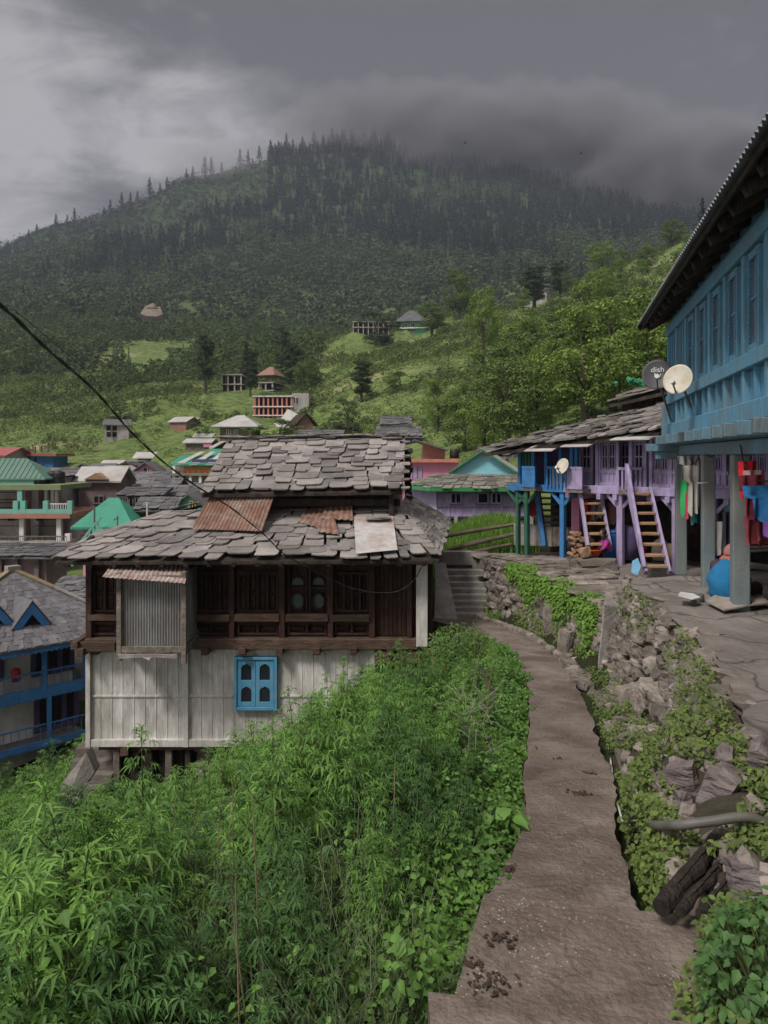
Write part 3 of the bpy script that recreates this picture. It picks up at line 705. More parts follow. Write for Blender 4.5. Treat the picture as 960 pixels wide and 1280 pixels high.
m2 = [v+Vector((0, .02, .03+.05*math.sin(i*.13))) for i, v in enumerate(sp[10:70])]; m.tube(m2, .0025, 5)
tag(m.build('power_cable', M['black'], None, True, smooth=True, fr=Frame(pts[1])), 'black twisted power cable sagging from upper left to the timber house eave', 'cable')
# ------------------------------------------------------------------ village houses
def winbox(parent, x0, x1, z0, z1, y, fm, pm, nx=2, nz=1, fw=.07, dep=.08, name='window'):
    m = MB(); m.box(x0, x0+fw, y-dep, y, z0, z1); m.box(x1-fw, x1, y-dep, y, z0, z1); m.box(x0+fw, x1-fw, y-dep, y, z1-fw, z1); m.box(x0+fw, x1-fw, y-dep, y, z0, z0+fw)
    for k in range(1, nx): xc = x0+(x1-x0)*k/nx; m.box(xc-fw/2, xc+fw/2, y-dep*.9, y, z0+fw, z1-fw)
    o = m.build(name, M[fm], parent)
    for k in range(nx):
        a = x0+(x1-x0)*k/nx+fw*.6; b = x0+(x1-x0)*(k+1)/nx-fw*.6
        MB().box(a, b, y-dep*.4, y-dep*.25, z0+fw*.9, z1-fw*.9).build('pane', M[pm], o)
    return o
def gen_roof(rt, w, dep, ze, zr, ov, rm, parent, th=.12, tile=None, rr=None, hipin=.35, trim=None):
    rr = rr or random.Random(1); m = MB(); x0, x1 = -w/2-ov, w/2+ov; y0, y1 = -ov, dep+ov; ym = dep/2; h = zr-ze
    faces = []
    if rt == 'gable_x': faces = [((x0, y0, ze), (x1, y0, ze), (x1, ym, zr), (x0, ym, zr)), ((x1, y1, ze), (x0, y1, ze), (x0, ym, zr), (x1, ym, zr))]
    elif rt == 'gable_y': faces = [((x0, y1, ze), (x0, y0, ze), (0, y0, zr), (0, y1, zr)), ((x1, y0, ze), (x1, y1, ze), (0, y1, zr), (0, y0, zr))]
    elif rt == 'shed': faces = [((x0, y0, ze), (x1, y0, ze), (x1, y1, zr), (x0, y1, zr))]
    elif rt == 'hip':
        a = (x0+hipin*(x1-x0), ym, zr); b = (x1-hipin*(x1-x0), ym, zr)
        faces = [((x0, y0, ze), (x1, y0, ze), b, a), ((x1, y1, ze), (x0, y1, ze), a, b), ((x0, y1, ze), (x0, y0, ze), a, a), ((x1, y0, ze), (x1, y1, ze), b, b)]
    elif rt == 'flat': m.box(x0, x1, y0, y1, ze, zr)
    for q in faces:
        if tile:
            a, b, c, d = [Vector(v) for v in q]; slates(m, a, b, d, c, max(3, int((d-a).length/(tile*.62))), tile, .05, rr)
            d2 = [v+Vector((0, 0, -.03)) for v in (a, b, c, d)]
            if (d2[2]-d2[3]).length < .01: d2 = d2[:3]
            m.prism(d2, (0, 0, -.08))
        else:
            vs = [Vector(v) for v in q]
            if (vs[2]-vs[3]).length < .01: vs = vs[:3]
            m.prism(vs, (0, 0, -th))
    o = m.build('roof', M[rm], parent)
    if trim and rt == 'gable_y':
        t = MB(); t.beam((x0-.02, y0-.06, ze-.05), (0, y0-.06, zr-.02), .06, .2, (0, 1, 0)); t.beam((x1+.02, y0-.06, ze-.05), (0, y0-.06, zr-.02), .06, .2, (0, 1, 0)); t.build('bargeboard', M[trim], parent)
    return o
HOUSES = []
def house(name, label, px0, px1, d, yb, ye, yr, dep, rt, wm, rm, rz=0., ov=.3, tile=None, wins=(), fm='greywood', door=None, base=2.5, extra=None, hipin=.35, trim=None, cat='house', group=None, cols=None, th=.12, gm=None):
    """px0..px1: wall edges in the photo, yb/ye/yr: rows of base, eave and ridge at distance d"""
    if px1 < 300 and 37 < d < 100 and px1 > 70: dep *= .5
    HOUSES.append(((px0+px1)/2, (px1-px0)/2+8, d)); xc = ((px0+px1)/2-480)*d/F; w = (px1-px0)*d/F; zb = (HY-yb)*d/F; ze = (HY-ye)*d/F-zb
    dr = d+{'gable_x': dep/2, 'hip': dep/2, 'shed': dep}.get(rt, 0.); zr = (HY-yr)*dr/F-zb
    o = thing(name, label, cat, Frame((xc, d, zb), rz), group)
    m = MB(); m.box(-w/2, w/2, 0, dep, -base, ze-.02); m.build('wall', M[wm], o)
    if rt in ('gable_x', 'gable_y'):
        m = MB()
        if rt == 'gable_y': m.prism([(-w/2, .02, ze-.03), (w/2, .02, ze-.03), (0, .02, zr-.1)], (0, dep-.04, 0))
        else:
            m.prism([(-w/2+.02, 0, ze-.03), (-w/2+.02, dep, ze-.03), (-w/2+.02, dep/2, zr-.1)], (w-.04, 0, 0))
        m.build('gable', M[gm or wm], o)
    gen_roof(rt, w, dep, ze, zr, ov, rm, o, tile=tile, rr=random.Random(int(px0*7+d)), hipin=hipin, trim=trim, th=th)
    def loc(px, py): return (px-(px0+px1)/2)*d/F, (HY-py)*d/F-zb
    for wv in wins:
        a, z1 = loc(wv[0], wv[1]); b, z0 = loc(wv[2], wv[3]); n = wv[4] if len(wv) > 4 else 2
        winbox(o, a, b, z0, z1, -.003, fm, 'glass', n, fw=min(.09, (b-a)*.12))
    if door:
        a, z1 = loc(door[0], door[1]); b, z0 = loc(door[2], door[3]); MB().box(a, b, -.06, -.003, z0, z1).build('door', M['doorbrown'], o)
    if extra: extra(o, loc, w, ze, zr)
    return o
def posts(o, loc, lst, mt, r=.08, y=-.9, name='post'):
    for (x, y0, y1) in lst:
        a, z0 = loc(x, y1); _, z1 = loc(x, y0); MB().box(a-r, a+r, y-r, y+r, z0, z1).build(name, M[mt], o)
def strip(o, loc, x0, x1, y0, y1, mt, yy0=-1., yy1=-.003, name='balcony'):
    a, z1 = loc(x0, y0); b, z0 = loc(x1, y1); return MB().box(a, b, yy0, yy1, z0, z1).build(name, M[mt], o)
def rail(o, loc, x0, x1, y0, y1, mt, n, y=-1., name='railing', r=.02):
    a, z1 = loc(x0, y0); b, z0 = loc(x1, y1); m = MB(); m.box(a, b, y-r*1.4, y+r*1.4, z1-.07, z1)
    for k in range(n+1): x = a+(b-a)*k/n; m.box(x-r, x+r, y-r, y+r, z0, z1-.07)
    return m.build(name, M[mt], o)

# green roofed concrete building far left
def ex(o, loc, w, ze, zr):
    strip(o, loc, -60, 90, 605, 611, 'olive', -1.6, 3, 'canopy_slab'); strip(o, loc, -60, 103, 639, 645, 'terracotta', -1.8, 4, 'floor_slab'); strip(o, loc, -60, 105, 634, 639, 'aqua', -1.75, -1.6, 'parapet')
    strip(o, loc, -60, 100, 673, 682, 'plaster', -1.8, 3, 'floor_slab')
    for x in (0, 40): posts(o, loc, [(x, 611, 640)], 'aqua', .14, -1.4)
    for x in (2, 37, 46, 73, 102): posts(o, loc, [(x, 624, 640)], 'aqua', .14, -1.62, 'parapet_post')
    for x in (41, 86): posts(o, loc, [(x, 646, 673)], 'plaster_white', .13, -1.3, 'column')
    for x in (97, ): posts(o, loc, [(x, 664, 674)], 'plaster_white', .15, -1.3)
    rail(o, loc, -60, 98, 666, 673, 'greywood', 60, -1.7, r=.012)
    rail(o, loc, 76, 102, 627, 634, 'plaster_white', 9, -1.6, r=.02)
    for (x0, x1, y0, y1) in ((32, 39, 614, 636), (49, 53, 612, 628), (55, 59, 612, 628), (27, 38, 647, 672), (70, 81, 647, 672)): strip(o, loc, x0, x1, y0, y1, 'doorbrown', -.05, -.003, 'door')
    for y in (615, 624, 628, 634, 649, 657): strip(o, loc, -55, 26, y, y+.8, 'dark', -.03, -.003, 'wall_groove')
    for y in (649, 657): strip(o, loc, 44, 69, y, y+.8, 'dark', -.03, -.003, 'wall_groove')
    for x in (10, 46): strip(o, loc, x, x+8, 647, 651, 'dark', -.04, -.003, 'vent')
    strip(o, loc, -60, 46, 598, 605, 'aqua', -.4, 0, 'parapet')
    posts(o, loc, [(58, 611, 640), (66, 611, 640), (71, 613, 640)], 'plaster_white', .09, 0.)
o = house('concrete_building', 'mint green concrete building with terracotta floor edge and hipped green metal roof', -60, 48, 45, 690, 598, 598, 6, 'flat', 'plaster', 'olive', extra=ex, base=3)
m = MB(); m.box((48-(-6))/F*45-.2, (98+6)/F*45, .5, 3, 0, 2.1)
m.build('side_wing', M['plaster'], o)
# its green hipped roof
zt = (690-598)*45/F
m = MB(); q = [(-3.2, -.5, zt), (3.2, -.5, zt), (3.2, 2.5, zt), (-3.2, 2.5, zt)]; ap = [(-2.8, 1, zt+1.2), (1.45, 1, zt+1.2)]
m.prism([q[0], q[1], ap[1], ap[0]], (0, 0, -.08)); m.prism([q[1], q[2], ap[1]], (0, 0, -.08)); m.prism([q[2], q[3], ap[0], ap[1]], (0, 0, -.08))
for k in range(22):
    t = k/21; a = Vector(q[0]).lerp(Vector(q[1]), t); b = Vector((min(max(a.x, ap[0][0]), ap[1][0]), 1, zt+1.2)) if ap[0][0] < a.x < ap[1][0] else Vector((a.x, -.5+3.5*max(0, 1-(a.x-ap[1][0])/(3.2-ap[1][0])) if a.x > ap[1][0] else -.3, 0))
    if a.x > ap[1][0]: f = max(0, 1-(a.x-ap[1][0])/(3.2-ap[1][0])); b = Vector((a.x, -.5+1.5*f, zt+1.2*f))
    if (b-a).length > .3: m.beam(a+Vector((0, 0, .02)), b+Vector((0, 0, .02)), .04, .04)
m.build('metal_roof', M['greenroof'], o)
m = MB()
for k in range(2):
    m.lathe([(.36, 0), (.38, .1), (.36, .3), (.38, .5), (.36, .7), (.3, .8), (.1, .86)], 16, P(66.5+k*7, 606, 46))
tag(m.build('water_tank', M['black'], None, True, fr=Frame(P(70, 606, 46))), 'pair of joined black water tanks on the mint building roof', 'water tank')
m = MB(); m.lathe([(.42, 0), (.44, .1), (.42, .3), (.44, .5), (.42, .7), (.3, .8), (.1, .85)], 16, P(95, 613.5, 51)); m.lathe([(.12, .84), (.12, .92)], 10, P(95, 613.5, 51))
tag(m.build('water_tank', M['tankgreen'], None, True, smooth=True, fr=Frame(P(95, 613.5, 51))), 'round green water tank left of the tin roofed brick house', 'water tank')
house('shed', 'grey brown shed with drooping stone slab roof below the mint green building', -30, 58, 34, 735, 694, 681, 2.2, 'shed', 'mauvebrick', 'slate_far', ov=.5, tile=.6, base=4,
      extra=lambda o, loc, w, ze, zr: posts(o, loc, [(22, 694, 735), (48, 694, 735), (2, 694, 735)], 'greywood', .1, -.12))
house('brick_house', 'brick house with light tin roof and small wooden pediment', 99, 147, 50, 650, 601, 583, 5, 'gable_x', 'mauvebrick', 'tin_far', ov=.35, wins=((117, 619, 131, 630),), base=2,
      extra=lambda o, loc, w, ze, zr: (MB().prism([(*[loc(108, 599)[0]], -.5, loc(108, 599)[1]), (loc(138, 599)[0], -.5, loc(138, 599)[1]), (loc(123, 591)[0], -.5, loc(123, 591)[1])], (0, 1.2, 0)).build('pediment', M['firewood'], o),
      strip(o, loc, 99, 147, 602, 607, 'brick', -.06, -.003, 'brick_band')))
house('green_roof_house', 'house with bright green pyramid tin roof over maroon and pink walls', 104, 160, 41, 690, 658, 622, 5, 'hip', 'pink', 'greenbright', ov=.5, base=2, hipin=.42,
      wins=((122, 658, 140, 666, 3),), extra=lambda o, loc, w, ze, zr: strip(o, loc, 103, 162, 668, 674, 'doorbrown', -.3, -.003, 'wall_band'))
m = MB(); m.tube([P(118, 700, 40), P(118, 634, 40)], .05); m.tube([P(146, 680, 40), P(147, 645, 40)], .04); m.tube([P(147, 647, 40), P(142, 650, 40)], .03)
tag(m.build('utility_pole', M['pipe'], None, True, fr=Frame(P(118, 700, 40))), 'thin grey poles in front of the bright green pyramid roof', 'pole')
# stair with pale green balustrade between the mint building and the green roof
m = MB()
for k in range(7): m.beam(P(92+k*5, 702-k*6, 39), P(92+k*5, 690-k*6, 39), .12, .08); 
m.beam(P(88, 694, 39), P(126, 646, 39), .1, .12); m.beam(P(88, 706, 39), P(126, 660, 39), .1, .3)
tag(m.build('stair_balustrade', M['aqua'], None, True, fr=Frame(P(105, 690, 39))), 'pale green stair balustrade rising beside the mint green building', 'balustrade')
# slate roofs of the old quarter
house('slate_house', 'dark slate cottage with blue painted gable, leftmost of the far row', 88, 116, 76, 600, 591, 579, 5, 'gable_y', 'bluevivid', 'slate_far', ov=.5, rz=.35)
house('slate_house', 'plain dark slate roofed cottage between the blue gable and pale tin roof', 114, 136, 74, 598, 590, 579, 5, 'gable_x', 'greywood', 'slate_far', ov=.4)
house('tin_cottage', 'cottage with broad pale tin gable roof left of the pink gable', 118, 154, 68, 604, 593, 582, 5, 'gable_y', 'greywood', 'tin_far', ov=.5, rz=-.4)
house('pink_gable_house', 'slate roofed house with small pink gable and square window', 166, 198, 64, 606, 592, 577, 5, 'gable_y', 'pink', 'slate_far', ov=.3, wins=((179, 584, 185, 590, 1),), fm='lilac')
house('long_slate_house', 'long low house with dark slate roof and grey plank wall beneath the pink gable', 146, 206, 58, 622, 601, 590, 4, 'gable_x', 'greywood', 'slate_far', ov=.5, tile=.9, wins=((168, 604, 174, 610),))
house('slate_house', 'weathered slate roof with a pale patch right of the long low house', 176, 218, 53, 622, 610, 598, 4, 'gable_x', 'greywood', 'slate_far', ov=.4, tile=.7)
def ex(o, loc, w, ze, zr):
    r = random.Random(4)
    for k in range(13): posts(o, loc, [(157+k*3.1, 621+r.uniform(0, 2), 648)], 'greywood', .035, -.4-r.random()*.4, 'scaffold_pole')
    strip(o, loc, 152, 198, 633, 635, 'concrete_lt', -1., -.003, 'balcony')
    for k in range(5): posts(o, loc, [(160+k*8, 635, 652)], 'plaster_white' if k % 2 else 'greywood', .09, -.6)
house('slate_house', 'slate shed roofed house with open timber poles and white posts below', 156, 196, 48, 665, 620, 610, 3, 'shed', 'dark', 'slate_far', ov=.5, tile=.6, extra=ex)
house('slate_house', 'broad grey slate roof just above the turquoise gable', 202, 252, 50, 634, 622, 607, 4, 'gable_x', 'greywood', 'slate_far', ov=.4, tile=.6)
house('slate_house', 'low sagging slate roof left of the turquoise gable', 178, 214, 43, 650, 637, 622, 4, 'gable_x', 'greywood', 'slate_far', ov=.4, tile=.5)
house('turquoise_gable_house', 'slate roofed house with turquoise gable and yellow shuttered window', 214, 258, 44, 660, 638, 616, 5, 'gable_y', 'aqua', 'slate_far', ov=.2, wins=((237, 626, 245, 637, 2),), fm='yellow')
house('slate_house', 'rough stone slab roof lowest in front of the turquoise gable', 192, 262, 38, 675, 658, 647, 4, 'gable_x', 'greywood', 'slate_far', ov=.4, tile=.5)
vr = random.Random(41)
for (a_, b_, d_, yb_, ye_, yr_, rt_, wm_, rm_, lb_) in ((128, 150, 82, 590, 581, 575, 'gable_x', 'plaster', 'tin_far', 'pale tin roof cottage highest in the old quarter'), (150, 168, 80, 590, 583, 577, 'gable_y', 'greywood', 'slate_far', 'tiny slate gable left of the pink gable'), (200, 222, 66, 606, 595, 586, 'gable_x', 'aqua', 'slate_far', 'slate cottage with pale green wall right of the pink gable'),
        (205, 232, 60, 612, 601, 593, 'gable_y', 'plaster', 'rust', 'rust brown gable roof behind the broad grey slates'), (128, 150, 60, 612, 603, 597, 'shed', 'brick', 'rust', 'rusty lean-to roof behind the tin roofed brick house'), (150, 178, 53, 630, 616, 607, 'gable_y', 'pink', 'slate_far', 'washed out pink gable house beside the timber pole house'),
        (60, 92, 66, 606, 595, 585, 'gable_x', 'plaster', 'slate_far', 'slate roof directly behind the joined black tanks'), (88, 110, 60, 612, 602, 594, 'gable_y', 'plaster_white', 'tin_far', 'white gabled house behind the round green tank'), (238, 268, 56, 622, 611, 603, 'gable_x', 'plaster_white', 'slate_far', 'white walled slate house left of the upper slate roof'), (66, 100, 52, 640, 622, 612, 'gable_x', 'mauvebrick', 'slate_far', 'dark brick house between the mint building and tin roof')):
    house('cottage', lb_, a_, b_, d_, yb_, ye_, yr_, 3.5, rt_, wm_, rm_, vr.uniform(-.3, .3), ov=.3, tile=.7 if rm_ == 'slate_far' else None, wins=((a_+(b_-a_)*.35, ye_+2, a_+(b_-a_)*.6, ye_+6),), group='cottages packed in the old quarter')
m = MB(); m.lathe([(.2, 0), (.21, .2), (.2, .35), (.08, .42)], 14, P(178.5, 658, 37))
tag(m.build('water_tank', M['white'], None, True, smooth=True, fr=Frame(P(178.5, 658, 37))), 'small white water tank beside the rough stone slab roof', 'water tank')
m = MB(); m.tube([P(184, 668, 37), P(184, 628, 37)], .045); tag(m.build('utility_pole', M['white'], None, True, fr=Frame(P(184, 668, 37))), 'short white pole beside the small white water tank', 'pole')
house('blue_building', 'bright blue building with dark red flat roof and balcony on far left', 22, 66, 85, 592, 570, 567, 4, 'flat', 'bluevivid', 'crimson', ov=.6, base=3,
      wins=((28, 571, 33, 578, 1), (35, 571, 40, 578, 1), (42, 571, 47, 578, 1), (49, 584, 53, 589, 1)), fm='bluewin',
      extra=lambda o, loc, w, ze, zr: (strip(o, loc, 34, 54, 580, 583, 'pink', -1.5, -.003, 'balcony'), posts(o, loc, [(x, 558, 565) for x in (30, 38, 46, 55)], 'greywood', .12, 1., 'roof_post')))
house('pink_roof_house', 'house with crimson pink roof at the left edge behind the green roof', -20, 5, 80, 580, 569, 559, 6, 'gable_x', 'plaster', 'crimson', ov=.5)
def ex(o, loc, w, ze, zr):
    rail(o, loc, 228, 290, 588, 596, 'redpaint', 9, -1., r=.07); strip(o, loc, 222, 292, 591, 594, 'olive', -1.6, -.003, 'balcony')
    strip(o, loc, 230, 292, 583, 589, 'yellow', -.05, -.003, 'painted_band'); strip(o, loc, 240, 290, 574, 587, 'purpledark', -.04, -.003, 'painted_band')
    posts(o, loc, [(224, 582, 614), (232, 594, 614), (244, 594, 614), (256, 594, 614)], 'plaster_white', .1, -1.4)
    m = MB()
    for k in range(4):
        a = loc(219+k*20, 582); b = loc(229+k*20, 582); c = loc(245+k*14, 570); d_ = loc(238+k*14, 570)
        m.prism([(a[0], -.65, a[1]+.07), (b[0], -.65, b[1]+.07), (c[0], 3., c[1]+.36), (d_[0], 3., d_[1]+.36)], (0, 0, -.03))
    m.build('roof_stripes', M['tin_far'], o)
house('striped_roof_house', 'balconied house with green and cream striped roof behind the timber house', 224, 300, 58, 614, 580, 569, 6, 'gable_x', 'plaster_white', 'greenbright', ov=.6, extra=ex)
house('rooftop_room', 'small green roof peeping above the striped roof', 262, 300, 62, 572, 569, 561, 3, 'gable_x', 'plaster', 'greenbright', ov=.2)
# tin sheds on the hillside
house('tin_shed', 'small tin roofed shed with blue tarpaulin wall on the meadow', 172, 196, 92, 582, 572, 565, 4, 'gable_x', 'greywood', 'tin_far', ov=.5, extra=lambda o, loc, w, ze, zr: (strip(o, loc, 184, 196, 574, 580, 'bluevivid', -.15, -.003, 'tarpaulin'), MB().box(-2.8, .3, -1.6, -.2, .55, .62).build('awning', M['tin_far'], o)))
house('tin_shed', 'two level shed with pale tin roofs and pink cloth below the grey pyramid roof', 232, 262, 100, 562, 553, 548, 4, 'gable_x', 'greywood', 'tin_far', ov=.4, extra=lambda o, loc, w, ze, zr: (MB().box(-1.2, 1.0, 3.2, 5.5, 1., 1.8).build('upper_room', M['greywood'], o), MB().prism([(-1.5, 2.9, 1.75), (1.3, 2.9, 1.75), (1.3, 4.4, 2.3), (-1.5, 4.4, 2.3)], (0, 0, -.08)).build('upper_roof', M['tin_far'], o), strip(o, loc, 255, 265, 555, 559, 'pink', -.3, -.1, 'cloth')))
house('timber_shed', 'brown plank hut with small pale gable roof on the open slope', 211, 234, 120, 537, 527, 521, 4, 'gable_x', 'brick', 'tin_far', ov=.3, rz=-.3)
house('lean_to', 'tiny pale tin lean-to right of the brown plank hut', 236, 245, 124, 528, 525, 522, 2, 'shed', 'plaster', 'tin_far', ov=.2)
house('stone_hut', 'solitary beige hut with open dark porch on the left slope', 131, 160, 108, 547, 531, 524, 5, 'shed', 'plaster', 'slate_far', rz=.3, ov=.3, extra=lambda o, loc, w, ze, zr: (strip(o, loc, 134, 146, 532, 538, 'dark', -.04, -.003, 'opening'), strip(o, loc, 134, 146, 540, 546, 'dark', -.04, -.003, 'opening'), posts(o, loc, [(140, 531, 547)], 'greywood', .1, -.2)))
house('pyramid_roof_house', 'timber house with wide grey tin pyramid roof on the slope', 275, 315, 88, 552, 533, 519, 6, 'hip', 'greywood', 'tin_far', ov=.9, hipin=.42, wins=((283, 537, 289, 543), (292, 537, 298, 543)), fm='plaster_white')
house('gable_hut', 'small grey roofed hut below the pyramid roofed house', 270, 292, 78, 566, 559, 551, 4, 'gable_y', 'darkwood', 'tin_far', ov=.3, rz=.4)
def frame_building(name, label, px0, px1, d, yb, floors, n, cm, rz=0., dep=5., roof=True, wall='dark', rh=None):
    """unfinished reinforced concrete skeleton: slabs, columns, dark rooms"""
    HOUSES.append(((px0+px1)/2, (px1-px0)/2+8, d)); xc = ((px0+px1)/2-480)*d/F; w = (px1-px0)*d/F; zb = (HY-yb)*d/F; o = thing(name, label, 'house', Frame((xc, d, zb), rz))
    h = (floors[0]-floors[-1])*d/F/(len(floors)-1) if len(floors) > 1 else 2.5
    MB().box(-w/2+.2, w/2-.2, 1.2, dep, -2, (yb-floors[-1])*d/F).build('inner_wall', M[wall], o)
    for f in floors:
        z = (yb-f)*d/F; MB().box(-w/2-.2, w/2+.2, -.2, dep+.1, z-.14, z+.06).build('floor_slab', M[cm], o)
    for k in range(n+1):
        x = -w/2+.12+(w-.24)*k/n; MB().box(x-.13, x+.13, 0, .26, -2.5, (yb-floors[-1])*d/F-.14).build('column', M[cm], o)
    for a, b in zip(floors[:-1], floors[1:]):
        for k in range(0, n, 2):
            x = -w/2+.25+(w-.5)*(k+.3)/n; MB().box(x, x+w/n*.45, 1.1, 1.19, (yb-a)*d/F+.06, (yb-a)*d/F+1.9).build('door', M['doorbrown'], o)
    return o
o = frame_building('unfinished_house', 'unfinished concrete house skeleton half hidden left of a dark tree', 276, 302, 150, 492, (491, 480, 468), 3, 'plaster')
o = frame_building('unfinished_house', 'unfinished concrete skeleton with reddish roof right of a dark tree', 322, 342, 150, 490, (488, 478), 2, 'plaster', -.3)
gen_roof('hip', 3.4, 5, 3.4, 5.3, .3, 'brick', o, hipin=.4)
o = frame_building('colonnaded_building', 'two storey building with pinkish colonnades and blank grey side wall', 317, 365, 128, 520, (519, 508, 495), 8, 'salmon')
for c in o.children:
    if c.name.startswith('floor_slab') : c.data.materials[0] = M['plaster_white']
MB().box(3.25, 6.1, .2, 5, -2.5, 3.9).build('side_block', M['plaster'], o); winbox(o, 3.4, 4.4, 2., 3.2, .19, 'plaster_white', 'glass')
m = MB(); m.prism([P(344, 533, 112), P(372, 535, 112), P(383, 524, 113), P(360, 511, 113)], (0, .3, -.1)); m.prism([P(340, 530, 112.5), P(352, 532, 112.5), P(358, 522, 113)], (0, .3, -.1))
tag(m.build('tarpaulin', M['white'], None, True, fr=Frame(P(360, 530, 112))), 'white tarpaulins stretched over poles below the colonnaded building', 'tarpaulin')
house('aframe_shed', 'brown skeletal timber shed with dark gable roof right of the tarpaulins', 372, 392, 100, 548, 531, 516, 5, 'gable_y', 'brick', 'darkwood', ov=.5, rz=.35)
house('green_villa', 'green painted villa with grey hipped roof high on the spur', 500, 541, 205, 417, 402, 388, 8, 'hip', 'villagreen', 'slate_far', ov=1.4, hipin=.3, wins=((503, 404, 509, 409, 2), (513, 404, 519, 409, 2), (524, 404, 530, 409, 2), (532, 411, 538, 415, 2), (514, 411, 520, 415, 2)), fm='white', rz=-.15,
      extra=lambda o, loc, w, ze, zr: (strip(o, loc, 500, 541, 409.5, 411, 'plaster_white', -.9, -.003, 'balcony'), posts(o, loc, [(542, 402, 416), (546, 402, 416)], 'plaster_white', .2, 1.)))
frame_building('unfinished_house', 'low concrete skeleton on the hilltop left of the green villa', 441, 486, 204, 420, (419, 409, 402), 7, 'plaster')
house('hilltop_hut', 'pale hut with dark slab roof among trees near the hill crest', 652, 683, 212, 372, 363, 355, 6, 'shed', 'plaster', 'slate_far', rz=-.35, ov=.6)
house('teal_gable_house', 'small teal fronted house with grey slate roof above the big slate roof', 478, 512, 84, 548, 531, 521, 5, 'gable_x', 'aqua', 'slate_far', ov=.3, tile=.8)
house('grey_slate_house', 'low dark house with slate roof directly below the small teal house', 474, 524, 70, 562, 546, 534, 4, 'gable_x', 'purpledark', 'slate_far', ov=.3, tile=.8)
house('stone_slab_hut', 'pale stone slab roof peeping over the big slate roof', 375, 425, 68, 560, 548, 538, 4, 'gable_x', 'plaster', 'slate_far', ov=.3, tile=.8)
# pink house with a brick room on its roof
def ex(o, loc, w, ze, zr):
    a, z0 = loc(530, 575); b, z1 = loc(558, 556)
    m = MB(); m.prism([(a, 1.0, z0), (b, 1.0, z0), (b, 1.0, z1-.35), (a+.1, 1.0, z1+.15)], (0, 2.2, 0)); m.build('brick_room', M['brick'], o)
    m = MB(); m.beam((a-.5, 1.9, z1+.28), (b+.15, 1.9, z1-.3), 2.9, .08); m.build('room_roof', M['slate_far'], o)
    for x in (513, 519, 525): 
        c = loc(x, 600); MB().box(c[0]-.1, c[0]+.1, -.06, -.003, c[1]-.3, c[1]+.7).build('lattice', M['purple'], o)
    strip(o, loc, 500, 572, 574, 578, 'salmon', -.35, 3, 'floor_slab'); strip(o, loc, 500, 520, 606, 611, 'salmon', -1.2, -.003, 'balcony')
    rail(o, loc, 500, 519, 611, 626, 'pink', 8, -1.1, r=.03)
house('pink_house', 'bright pink house with a half built brick room on its flat roof', 500, 574, 40, 650, 578, 576, 6, 'flat', 'pink', 'salmon', ov=.02, extra=ex)
m = MB(); m.lathe([(.25, 0), (.26, .2), (.25, .45), (.2, .5)], 14, P(568, 573, 41)); tag(m.build('water_tank', M['black'], None, True, smooth=True, fr=Frame(P(568, 573, 41))), 'small black water tank on the pink house roof', 'water tank')
# turquoise gable behind, purple house in front
def ex(o, loc, w, ze, zr): pass
o = house('turquoise_house', 'turquoise plank gable with green edging and pale sheet roof', 566, 643, 32.5, 625, 590, 562, 5, 'gable_y', 'turq', 'tin_far', ov=.15, trim='greentrim', rz=-.2)
def purple_house():
    fr = Frame(P(545, 645, 27), .06); o = thing('purple_house', 'low lilac house with shaggy stone slate roof and green fascia behind the vegetable plot', 'house', fr)
    w = 3.4
    MB().box(0, w, 0, 3.6, -.1, .97).build('wall', M['purple'], o)
    fa = MB(); fa.prism([(-.75, 1.5, -.1), (0, 0, -.1), (0, 0, .97), (-.75, 1.5, .97)], (.3, .6, 0)); fa.build('wall', M['lilac'], o)
    m = MB()
    for x in (.02, .48, .95, 1.4, 1.9, 2.4, 2.9, 3.35): m.box(x-.02, x+.02, -.035, 0, 0, .96)
    m.box(0, w, -.04, 0, .33, .37); m.box(0, w, -.06, 0, -.02, .05); m.build('battens', M['purple'], o)
    for x0, x1, n in ((.5, .92, 2), (1.48, 1.9, 1), (1.98, 2.38, 2)): winbox(o, x0, x1, .43, .84, -.003, 'purple', 'dark', n, fw=.05)
    MB().box(-.05, w+.2, .02, .2, -.35, -.1).build('plinth', M['dark'], o)
    for k in range(7): MB().box(.1+k*.55, .22+k*.55, -.08, .2, -.35, -.02).build('foot', M['plaster'], o)
    m = MB(); a, b, c = Vector((-1.15, 1.3, 1.02)), Vector((-.25, -.4, .97)), Vector((w+.35, -.45, .95))
    m.beam(b, c, .05, .13); m.beam(a, b, .05, .13); m.build('fascia', M['greentrim'], o)
    rr = random.Random(5); m = MB(); t0, t1 = Vector((.6, 1.9, 1.42)), Vector((w+.3, 1.9, 1.40))
    slates(m, b, c, t0, t1, 6, .38, .035, rr); slates(m, a, b, t0+Vector((-.3, .2, 0)), t0, 6, .38, .035, rr)
    m.prism([b, c, t1, t0], (0, 0, -.05)); m.prism([a, b, t0], (0, 0, -.05)); m.build('roof', M['slate_moss'], o)
    pi = MB(); 
    for k in range(9): pi.box(-1.2+k*.16, -1.15+k*.16, 1.2-k*.2, 1.25-k*.2, -.3, .25)
    pi.build('fence_rail', M['lilac'], o)
purple_house()
# roofs between the pink house and the row house
house('slate_house', 'narrow slate roof with pink gable above the purple row house', 612, 636, 37, 600, 570, 560, 4, 'gable_x', 'pink', 'slate', ov=.3, tile=.45)

